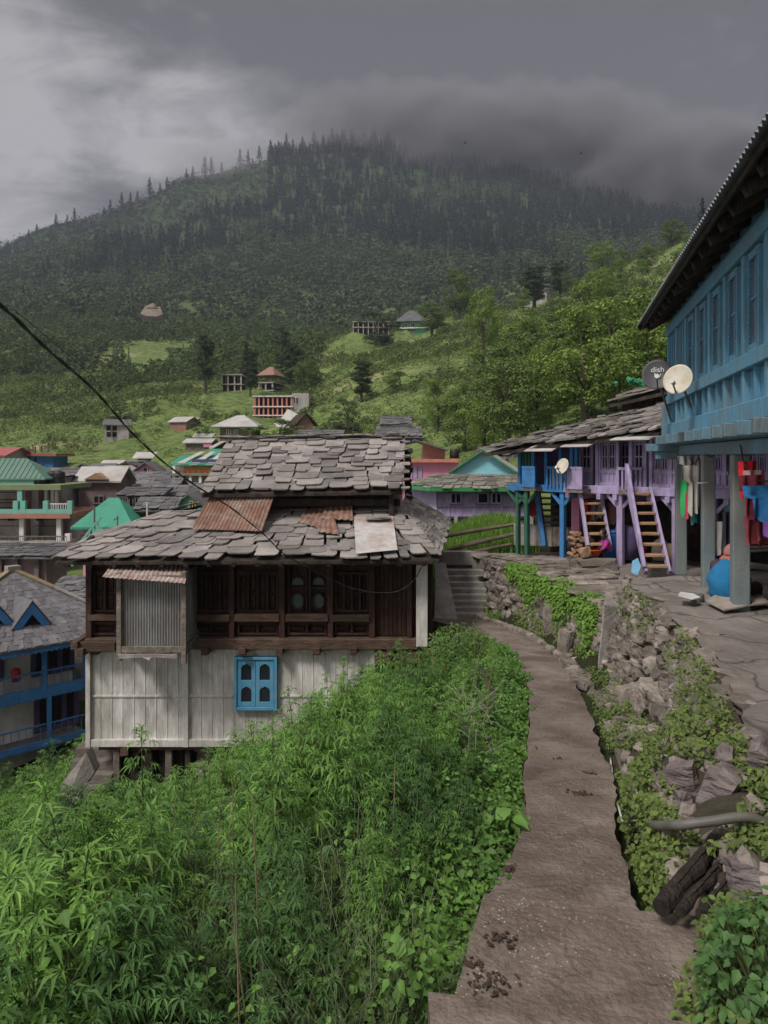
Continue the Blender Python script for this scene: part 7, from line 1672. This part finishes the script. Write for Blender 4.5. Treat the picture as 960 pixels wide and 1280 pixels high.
# ------------------------------------------------------------------ trees, shrubs and forest on the slopes
HT = [('dark1', 257, 148, 78, 40, 'dark dense tree left of the concrete skeletons'), ('dark2', 313, 143, 62, 34, 'dark tree standing between the two concrete skeletons'), ('conifer1', 308, 158, 56, 26, 'dark spire rising behind the tree between the skeletons'), ('dark3', 352, 168, 74, 38, 'tall dark tree above the reddish roofed skeleton'), ('dark1', 366, 160, 60, 36, 'broad dark tree right of the reddish roofed skeleton'),
      ('broad1', 380, 150, 42, 42, 'round green tree right of the colonnaded building'), ('broad2', 574, 196, 64, 66, 'spreading tree with pale trunk beside the green villa'), ('dark2', 668, 192, 56, 60, 'round dark tree below the hilltop hut'), ('bushd1', 470, 188, 46, 66, 'bushy tree clump below the green villa'),
      ('dark3', 700, 200, 50, 36, 'dark tree right of the hilltop hut'), ('broad3', 540, 180, 42, 60, 'low wide tree under the spreading one'), ('dark2', 452, 122, 54, 46, 'dark rounded tree on the lower terraces'), ('light1', 548, 78, 66, 62, 'pale green tree above the turquoise gable'), ('light2', 604, 112, 115, 66, 'tall light green tree in the middle of the slope'),
      ('light3', 655, 92, 110, 78, 'large light green tree above the row house roofs'), ('light1', 735, 84, 125, 95, 'largest light green tree near the blue house eave'), ('broad1', 792, 72, 110, 80, 'broad tree just left of the blue house eave'), ('light2', 752, 178, 62, 52, 'yellow green tree on the crest of the slope'), ('dark1', 820, 66, 100, 60, 'dark tree partly behind the blue house eave'),
      ('broad2', 585, 72, 60, 60, 'mid green tree over the lilac house roof'), ('bush1', 632, 66, 60, 70, 'bushy tree behind the row house left end'), ('broad3', 700, 62, 80, 90, 'leafy tree directly above the ragged slate roof'), ('bushd1', 150, 122, 26, 34, 'dark bush beside the solitary beige hut'), ('bushd1', 250, 104, 30, 40, 'dark bush left of the pyramid roofed house'),
      ('bush2', 350, 84, 34, 62, 'bush in front of the tarpaulins'), ('bush1', 310, 82, 26, 44, 'bush right of the pyramid roofed house'), ('light3', 400, 74, 20, 40, 'pale bush just above the big slate roof'), ('broad2', 840, 195, 36, 40, 'tree breaking the skyline above the slope'), ('sparse1', 878, 196, 46, 24, 'lone ragged pine near the blue house eave'), ('bush2', 500, 122, 24, 40, 'round shrub on the terraces right of the dark rounded tree')]
for i, (k, px, d, h, w, lab) in enumerate(HT): tree(k, px, d, h, w, lab, 'single trees on the spur', 'hill_tree')
def clear(px, d, m_=0):
    return not any(abs(px-a) < b+m_ and c-22 < d < c+7 for a, b, c in HOUSES if c > 55)
def clearm(P3):
    px = 480+P3[:, 0]*F/P3[:, 1]; ok = np.ones(len(P3), bool)
    for a, b, c in HOUSES:
        if c > 38: ok &= ~((np.abs(px-a) < b+2) & (P3[:, 1] > c-(.11*c+6)) & (P3[:, 1] < c+6))
    return ok
tr = random.Random(77); n = 0
while n < 150:
    px = tr.uniform(420, 950); d = tr.uniform(48, 208) if n > 70 else tr.uniform(44, 95); x = (px-480)*d/F
    right = (px-420)/500
    if tr.random() > .25+.75*right: continue
    if px < 650 and 90 < d < 175 and tr.random() < .85: continue
    if not clear(px, d, 8) or (420 < px < 575 and 165 < d) or (520 < px < 620 and d < 80 and tr.random() < .6): continue
    k = tr.choice(['light1', 'light2', 'light3', 'light1', 'broad1', 'broad2', 'broad3', 'bush1', 'bush2'] if px > 575 else ['bush1', 'bushd1', 'bush2']); H = tr.uniform(4, 8.5)*(.55 if 'bush' in k else 1)*(.75 if d > 150 else 1)
    lab = {'l': 'light green leafy tree in the wood covering the right hand slope', 'b': 'mid green tree or bush scattered over the right hand slope'}[k[0]]
    tree(k, px, d, H*F/d, H*tr.uniform(.8, 1.15)*F/d, lab, 'scattered trees on the right hand slope', 'hill_tree'); n += 1
RI = [(8, 316, 12), (36, 298, 14), (46, 291, 16), (70, 277, 20), (84, 276, 16), (93, 275, 22), (130, 266, 14), (138, 264, 20), (152, 256, 24), (163, 250, 20), (172, 246, 18), (187, 242, 26), (200, 234, 14), (209, 229, 16), (233, 222, 14), (241, 219, 16), (256, 214, 26), (264, 212, 24), (277, 208, 14), (300, 206, 20), (310, 204, 18), (324, 200, 20), (338, 196, 22), (348, 194, 18), (358, 192, 26), (366, 190, 20), (378, 188, 22), (392, 184, 26), (404, 182, 20), (415, 182, 24), (428, 181, 20), (440, 181, 22), (455, 181, 20), (468, 182, 24), (486, 184, 18), (505, 188, 20)]
for i, (px, py, h) in enumerate(RI):
    d = float(np.interp(px, [0, 130, 228, 350, 520], [830, 870, 900, 930, 960]))-4
    tree(['sparse1', 'sparse2', 'sparse3'][i % 3] if px < 360 else ['conifer1', 'sparse2'][i % 2], px, d, h*1.1, h*.62, 'lone pine standing on the left skyline of the mountain' if px < 280 else 'conifer along the misty summit ridge', 'pines along the skyline', 'ridge_pine')
# forest: joined low detail crowns
def forest(name, pts_, protos, mt, hs_, per):
    V = []; 
    for kind in range(len(protos)):
        sel = pts_[kind::len(protos)]; Q = protos[kind]; 
        if len(sel) == 0: continue
        a = rng.uniform(0, 6.28, len(sel)); c, s = np.cos(a)[:, None, None], np.sin(a)[:, None, None]; H = hs_(sel)[:, None, None]; W = H*rng.uniform(.8, 1.2, (len(sel), 1, 1))
        X = (Q[None, :, :, 0]*c-Q[None, :, :, 1]*s if False else None)
        q = Q.reshape(1, -1, 3); XX = (q[..., 0]*c[..., 0]-q[..., 1]*s[..., 0])*W[..., 0]+sel[:, 0:1]; YY = (q[..., 0]*s[..., 0]+q[..., 1]*c[..., 0])*W[..., 0]+sel[:, 1:2]; ZZ = q[..., 2]*H[..., 0]+sel[:, 2:3]
        V.append(np.stack([XX, YY, ZZ], -1).reshape(-1, 3))
    V = np.concatenate(V); print(name, len(V)//4); return tag(link(name, npmesh(name, V, np.arange(len(V)).reshape(-1, 4), mt)), kind='stuff')
fc = [conifer(150, 10, 4.6, 1.5)[0].reshape(-1, 4, 3)/10 for _ in range(4)]
fb = [crown(130, 10, 8.5, 1.45, 11, 'round', .05)[0][0].reshape(-1, 4, 3)/10 for _ in range(4)]
fs_ = [crown(95, 10, 13, 1.35, 9, 'round', .0)[0][0].reshape(-1, 4, 3)/10 for _ in range(4)]
fw_ = [crown(260, 10, 8.5, .95, 14, 'round', .05)[0][0].reshape(-1, 4, 3)/10 for _ in range(4)]+[conifer(230, 10, 3.6, 1.0)[0].reshape(-1, 4, 3)/10]
def scatter(n, d0, d1, pw, s0=-.95, s1=.95):
    d = (d0**pw+(d1**pw-d0**pw)*rng.random(n))**(1/pw); x = rng.uniform(s0, s1, n)*d*.62; return np.stack([x, d, ground(x, d)-.5], 1)
p = scatter(9500, 380, 985, 1.7); nn = np.array([mnoise.noise(Vector((a[0]*.008, a[1]*.008, 0)))+.4*mnoise.noise(Vector((a[0]*.03, a[1]*.03, 5))) for a in p])
hi = np.clip((p[:, 2]-60)/200, 0, 1); con = (nn+(hi-.58)*1.3+rng.normal(size=len(p))*.12) > -.02
ppx = 480+p[:, 0]*F/p[:, 1]; keep = ~((ppx < 335) & (p[:, 1] > np.interp(ppx, [-400, 0, 130, 228, 335], [620, 660, 705, 740, 790]))) & (rng.random(len(p)) < .55+.45*(hi > .25)); p = p[keep]; con = con[keep]
forest('conifer_forest', p[con], fc, M['conifer'], lambda s: rng.uniform(8, 18, len(s))*np.where(rng.random(len(s)) < .08, 1.35, 1.), 4)
defm('woodland', (.125, .18, .058), (.062, .10, .038), scale=.03, island=.4, transl=.2)
defm('forest_b', (.088, .132, .052), (.048, .076, .034), scale=.04, island=.28, transl=.15)
forest('broadleaf_forest', p[~con], fb, M['forest_b'], lambda s: rng.uniform(9, 15, len(s)), 4)
q = scatter(9000, 560, 925, 1.2, -1.1, -.05); qx = 480+q[:, 0]*F/q[:, 1]; q = q[(qx < 340) & (q[:, 1] > np.interp(qx, [-400, 0, 130, 228, 335], [600, 640, 690, 720, 770])) & (rng.random(len(q)) < .8)]
forest('ridge_scrub', q, fs_, M['conifer'], lambda s: rng.uniform(3., 6.5, len(s))*np.where(rng.random(len(s)) < .03, 2., 1.), 4)
p = scatter(6500, 118, 420, 1.6, -.95, .2); nn = np.array([mnoise.noise(Vector((a[0]*.018, a[1]*.018, 2)))+.5*mnoise.noise(Vector((a[0]*.07, a[1]*.07, 5))) for a in p]); px = 480+p[:, 0]*F/p[:, 1]
ok = clearm(p) & (nn > -.04-.26*np.clip((p[:, 1]-190)/150, 0, 1)+.15*(p[:, 1] < 150)) & ((px < 400) | (p[:, 1] > 235)); p = p[ok]; nn = nn[ok]
forest('slope_woodland', p, fw_, M['woodland'], lambda s: rng.uniform(3.5, 9, len(s))*np.clip(s[:, 1]/250, .6, 1.), 4)
p = scatter(15000, 48, 235, 1.3, -.95, .95); nn = np.array([mnoise.noise(Vector((a[0]*.05, a[1]*.05, 9))) for a in p]); px = 480+p[:, 0]*F/p[:, 1]; ok = (nn > .02-.35*np.clip((px-560)/250, 0, 1)) & clearm(p) & ~((px < 270) & (p[:, 1] < 75)); p = p[ok]
defm('shrub', (.12, .16, .048), (.065, .095, .032), scale=.1, island=.4, transl=.2)
forest('hillside_shrubs', p, fs_, M['shrub'], lambda s: rng.uniform(.5, 2.4, len(s))*np.clip(s[:, 1]/120, .5, 1.2), 4)
p = scatter(34000, 66, 240, 1.2, -1., .5); px = 480+p[:, 0]*F/p[:, 1]; nn = np.array([mnoise.noise(Vector((a[0]*.09, a[1]*.09, 29))) for a in p]); p = p[clearm(p) & (px < 640) & (nn > -.25)]
defm('meadow', (.17, .225, .065), (.10, .14, .042), scale=.08, island=.35, transl=.2)
fm_ = [crown(26, 10, 16, 2.6, 5, 'round', .0)[0][0].reshape(-1, 4, 3)/10 for _ in range(4)]
forest('meadow_weeds', p, fm_, M['meadow'], lambda s: rng.uniform(.35, 1.1, len(s))*np.clip(s[:, 1]/110, .7, 1.5), 4)
# bare earth slip on the left slope
m = MB(); pts_ = [(181, 411), (187, 401), (196, 396), (205, 401), (209, 411), (202, 415), (189, 414)]
c0 = P(196, 406, 400)
def on_g(px, py):
    lo, hi_ = 250, 600
    for d in range(250, 600, 3):
        q = P(px, py, d)
        if q.z < g1(q.x, q.y)+1.: return Vector((q.x, q.y, q.z))
    return P(px, py, 420)
pp = [on_g(*q) for q in pts_]; cc = sum(pp, Vector())/len(pp); n_ = Vector((0, -1, .7)).normalized(); top_ = [q+n_*9+Vector((0, 0, 1)) for q in pp]; cc2 = cc+n_*11
defm('scar', (.24, .18, .13), (.13, .11, .08), scale=.15, bump=.8, bscale=1)
m.add(pp+top_+[cc2], [(i, (i+1) % 7, 7+(i+1) % 7, 7+i) for i in range(7)]+[(7+i, 7+(i+1) % 7, 14) for i in range(7)]); tag(m.build('bare_earth', M['scar']), kind='structure')
# two birds under the cloud
for (px, py) in ((581, 179), (726, 192)):
    c = P(px, py, 120); m = MB(); m.tube([c+Vector((-.25, 0, 0)), c, c+Vector((.22, 0, .02))], [.03, .07, .02], 6)
    m.prism([c+Vector((-.02, -.1, 0)), c+Vector((.12, -.1, 0)), c+Vector((-.1, -.55, .22))], (0, 0, .01)); m.prism([c+Vector((-.02, .1, 0)), c+Vector((-.1, .55, .22)), c+Vector((.12, .1, 0))], (0, 0, .01)); m.prism([c+Vector((-.02, 0, .02)), c+Vector((.4, .05, .2)), c+Vector((.1, .1, .05))], (0, .02, 0))
    tag(m.build('bird', M['black'], None, True, fr=Frame(c)), 'small dark bird flying under the cloud, %s one' % ('left' if px < 600 else 'right'), 'bird')
# ------------------------------------------------------------------ sky, light, camera
def make_world():
    w = bpy.data.worlds.new('World'); scene.world = w; w.use_nodes = True
    nt = w.node_tree; N = nt.nodes; L = nt.links; N.clear()
    out = N.new('ShaderNodeOutputWorld'); bg = N.new('ShaderNodeBackground'); bg.inputs[1].default_value = .10
    sky = N.new('ShaderNodeTexSky'); sky.sky_type = 'NISHITA'; sky.sun_disc = False
    sky.sun_elevation = SUN_EL; sky.sun_rotation = SUN_ROT
    tc = N.new('ShaderNodeTexCoord')
    sep = N.new('ShaderNodeSeparateXYZ'); L.new(tc.outputs['Generated'], sep.inputs[0])
    def math_(op, a, b=None, cl=False):
        n = N.new('ShaderNodeMath'); n.operation = op; n.use_clamp = cl
        for i, q in enumerate((a, b)):
            if q is None: continue
            if isinstance(q, (int, float)): n.inputs[i].default_value = q
            else: L.new(q, n.inputs[i])
        return n.outputs[0]
    # clouds spread on a plane overhead so that they flatten towards the horizon
    zc = math_('MAXIMUM', sep.outputs['Z'], 0.); zd = math_('ADD', zc, .35)
    comb = N.new('ShaderNodeCombineXYZ'); L.new(math_('DIVIDE', sep.outputs['X'], zd), comb.inputs[0]); L.new(math_('DIVIDE', sep.outputs['Y'], zd), comb.inputs[1])
    L.new(math_('MULTIPLY', sep.outputs['Z'], 1.2), comb.inputs[2])
    def nz(sc, det, loc, rough=.55, dist=0.):
        m = N.new('ShaderNodeMapping'); m.inputs['Location'].default_value = loc; m.inputs['Rotation'].default_value = (0, 0, .6); m.inputs['Scale'].default_value = (1.0, 1.35, 1.0); L.new(comb.outputs[0], m.inputs[0])
        n = N.new('ShaderNodeTexNoise'); n.inputs['Scale'].default_value = sc; n.inputs['Detail'].default_value = det; n.inputs['Roughness'].default_value = rough
        n.inputs['Distortion'].default_value = dist
        L.new(m.outputs[0], n.inputs['Vector']); return n.outputs['Fac']
    n1 = nz(1.5, 6, CLOUD_A, .55, .5); n2 = nz(4.2, 8, (5.2, 1.1, 0), .6, .8)
    n = math_('ADD', math_('MULTIPLY', n1, 1.9), math_('MULTIPLY', n2, .75)); n = math_('SUBTRACT', n, .84)
    left = math_('MULTIPLY', sep.outputs['X'], -.46)               # the cloud is thinner towards the left of the valley
    low = math_('MULTIPLY', math_('SUBTRACT', .40, sep.outputs['Z']), .25)
    n = math_('ADD', n, math_('ADD', left, low))
    rp = N.new('ShaderNodeValToRGB'); L.new(n, rp.inputs[0]); cr = rp.color_ramp
    cr.elements[0].position = .40; cr.elements[0].color = (.80, .75, .80, 1)
    cr.elements[1].position = .82; cr.elements[1].color = (3.3, 3.2, 3.28, 1)
    e = cr.elements.new(.56); e.color = (1.45, 1.37, 1.42, 1)
    e = cr.elements.new(.68); e.color = (2.3, 2.2, 2.27, 1)
    # an overcast sky is much brighter overhead and towards the hidden sun than at the dark cloud front
    up = N.new('ShaderNodeMapRange'); up.interpolation_type = 'SMOOTHSTEP'
    for k, q in zip(('From Min', 'From Max', 'To Min', 'To Max'), (.50, .85, 1., SKY_UP)): up.inputs[k].default_value = q
    L.new(sep.outputs['Z'], up.inputs['Value'])
    back = N.new('ShaderNodeMapRange'); back.interpolation_type = 'SMOOTHSTEP'
    for k, q in zip(('From Min', 'From Max', 'To Min', 'To Max'), (-.55, .1, SKY_BACK, 1.)): back.inputs[k].default_value = q
    L.new(sep.outputs['Y'], back.inputs['Value'])
    k = math_('MULTIPLY', up.outputs[0], back.outputs[0])
    wm = N.new('ShaderNodeMix'); wm.data_type = 'RGBA'; wm.blend_type = 'MULTIPLY'; wm.inputs['B'].default_value = (1.03, 1.0, .93, 1); wf_ = N.new('ShaderNodeMapRange'); wf_.inputs['From Min'].default_value = 1.; wf_.inputs['From Max'].default_value = 1.8; L.new(k, wf_.inputs['Value']); L.new(wf_.outputs[0], wm.inputs['Factor']); L.new(rp.outputs[0], wm.inputs['A'])
    vm = N.new('ShaderNodeVectorMath'); vm.operation = 'SCALE'; L.new(wm.outputs['Result'], vm.inputs[0]); L.new(k, vm.inputs['Scale'])
    mx = N.new('ShaderNodeMix'); mx.data_type = 'RGBA'; mx.inputs['Factor'].default_value = .965
    L.new(sky.outputs[0], mx.inputs['A']); L.new(vm.outputs[0], mx.inputs['B'])
    L.new(mx.outputs['Result'], bg.inputs[0]); L.new(bg.outputs[0], out.inputs[0])
SUN_EL = R(52); SUN_AZ = R(222)      # compass: 0 = +Y, clockwise; the hidden sun stands behind and left of the camera
SUN_ROT = SUN_AZ
SKY_UP = 5.6; SKY_BACK = 1.9
CLOUD_A = (1.75, .15, 0)
make_world()
sl = bpy.data.lights.new('sun', 'SUN'); sl.energy = 2.0; sl.angle = R(12); sl.color = (1, .95, .88)
so = bpy.data.objects.new('sun', sl); COL.objects.link(so)
sd = Vector((math.sin(SUN_AZ)*math.cos(SUN_EL), math.cos(SUN_AZ)*math.cos(SUN_EL), math.sin(SUN_EL)))
so.rotation_euler = sd.to_track_quat('Z', 'Y').to_euler(); so.location = sd*60

def make_haze():
    m = bpy.data.materials.new('haze'); m.use_nodes = True; N = m.node_tree.nodes; L = m.node_tree.links; N.clear()
    out = N.new('ShaderNodeOutputMaterial'); v = N.new('ShaderNodeVolumePrincipled')
    v.inputs['Color'].default_value = (.66, .74, .90, 1); v.inputs['Density'].default_value = .00024; v.inputs['Anisotropy'].default_value = 0.
    L.new(v.outputs[0], out.inputs['Volume'])
    b = MB().box(-2650, 2650, -12, 1520, ZLOW-1, ZHIGH+12)
    tag(b.build('haze', m), kind='stuff')
zz = ground(np.repeat(np.linspace(-1.7, 1.7, 60), 60)*(np.tile(np.exp(np.linspace(.7, 7.3, 60)), 60)), np.tile(np.exp(np.linspace(.7, 7.3, 60)), 60)-8)
ZLOW = min(zz.min()-2, -60); ZHIGH = zz.max()+4
def low_cloud(px, py, d, rx, ry, rd, dens, seed):  # low cloud wrapping the summit and ridge, a volume standing inside the haze
    m = bpy.data.materials.new('low_cloud'); m.use_nodes = True; N = m.node_tree.nodes; L = m.node_tree.links; N.clear()
    out = N.new('ShaderNodeOutputMaterial'); v = N.new('ShaderNodeVolumePrincipled'); v.inputs['Color'].default_value = (*(LOW_CLOUD_C if dens > .03 else (.7, .7, .72)), 1); tc = N.new('ShaderNodeTexCoord')
    ln = N.new('ShaderNodeVectorMath'); ln.operation = 'LENGTH'; L.new(tc.outputs['Object'], ln.inputs[0])
    nz = N.new('ShaderNodeTexNoise'); nz.inputs['Scale'].default_value = 2.1; nz.inputs['Detail'].default_value = 4; mp = N.new('ShaderNodeMapping'); mp.inputs['Location'].default_value = (seed, seed*1.7, 0); mp.inputs['Scale'].default_value = (2.2, 1., 1.); L.new(tc.outputs['Object'], mp.inputs[0]); L.new(mp.outputs[0], nz.inputs['Vector'])
    a = N.new('ShaderNodeMath'); a.operation = 'MULTIPLY_ADD'; a.inputs[1].default_value = .8; a.inputs[2].default_value = -.40+.42; L.new(nz.outputs['Fac'], a.inputs[0])     # noise about +.42
    s_ = N.new('ShaderNodeMath'); s_.operation = 'MULTIPLY_ADD'; s_.inputs[1].default_value = -.95; L.new(ln.outputs['Value'], s_.inputs[0]); L.new(a.outputs[0], s_.inputs[2])
    r = N.new('ShaderNodeMapRange'); r.inputs['From Min'].default_value = -.42; r.inputs['From Max'].default_value = .5; r.inputs['To Max'].default_value = dens; L.new(s_.outputs[0], r.inputs['Value']); L.new(r.outputs[0], v.inputs['Density'])
    L.new(v.outputs[0], out.inputs['Volume'])
    b = ellip((0, 0, 0), (1., 1., 1.), 24, 14); o = b.build('low_cloud', m); o.location = P(px, py, d); o.scale = (rx*d/F, rd, ry*d/F); tag(o, kind='stuff')
if LOW_CLOUD:
    for a_ in LOW_CLOUDS: low_cloud(*a_)
if HAZE: make_haze()

cam = bpy.data.cameras.new('camera'); co = bpy.data.objects.new('camera', cam); COL.objects.link(co)
co.rotation_euler = (R(90), 0, 0)
cam.sensor_fit = 'VERTICAL'; cam.sensor_height = 36; cam.lens = 36*F/1280; cam.shift_y = -(640-HY)/1280
cam.clip_start = .05; cam.clip_end = 6000
scene.camera = co
scene.view_settings.view_transform = 'Standard'; scene.view_settings.look = 'None'
scene.view_settings.exposure = EXPO; scene.view_settings.gamma = 1
scene.render.engine = 'CYCLES'
cy = scene.cycles; cy.use_denoising = True; cy.max_bounces = 5; cy.diffuse_bounces = 3; cy.glossy_bounces = 2; cy.transmission_bounces = 3
cy.transparent_max_bounces = 6; cy.volume_bounces = 0; cy.use_adaptive_sampling = True; cy.adaptive_threshold = .02
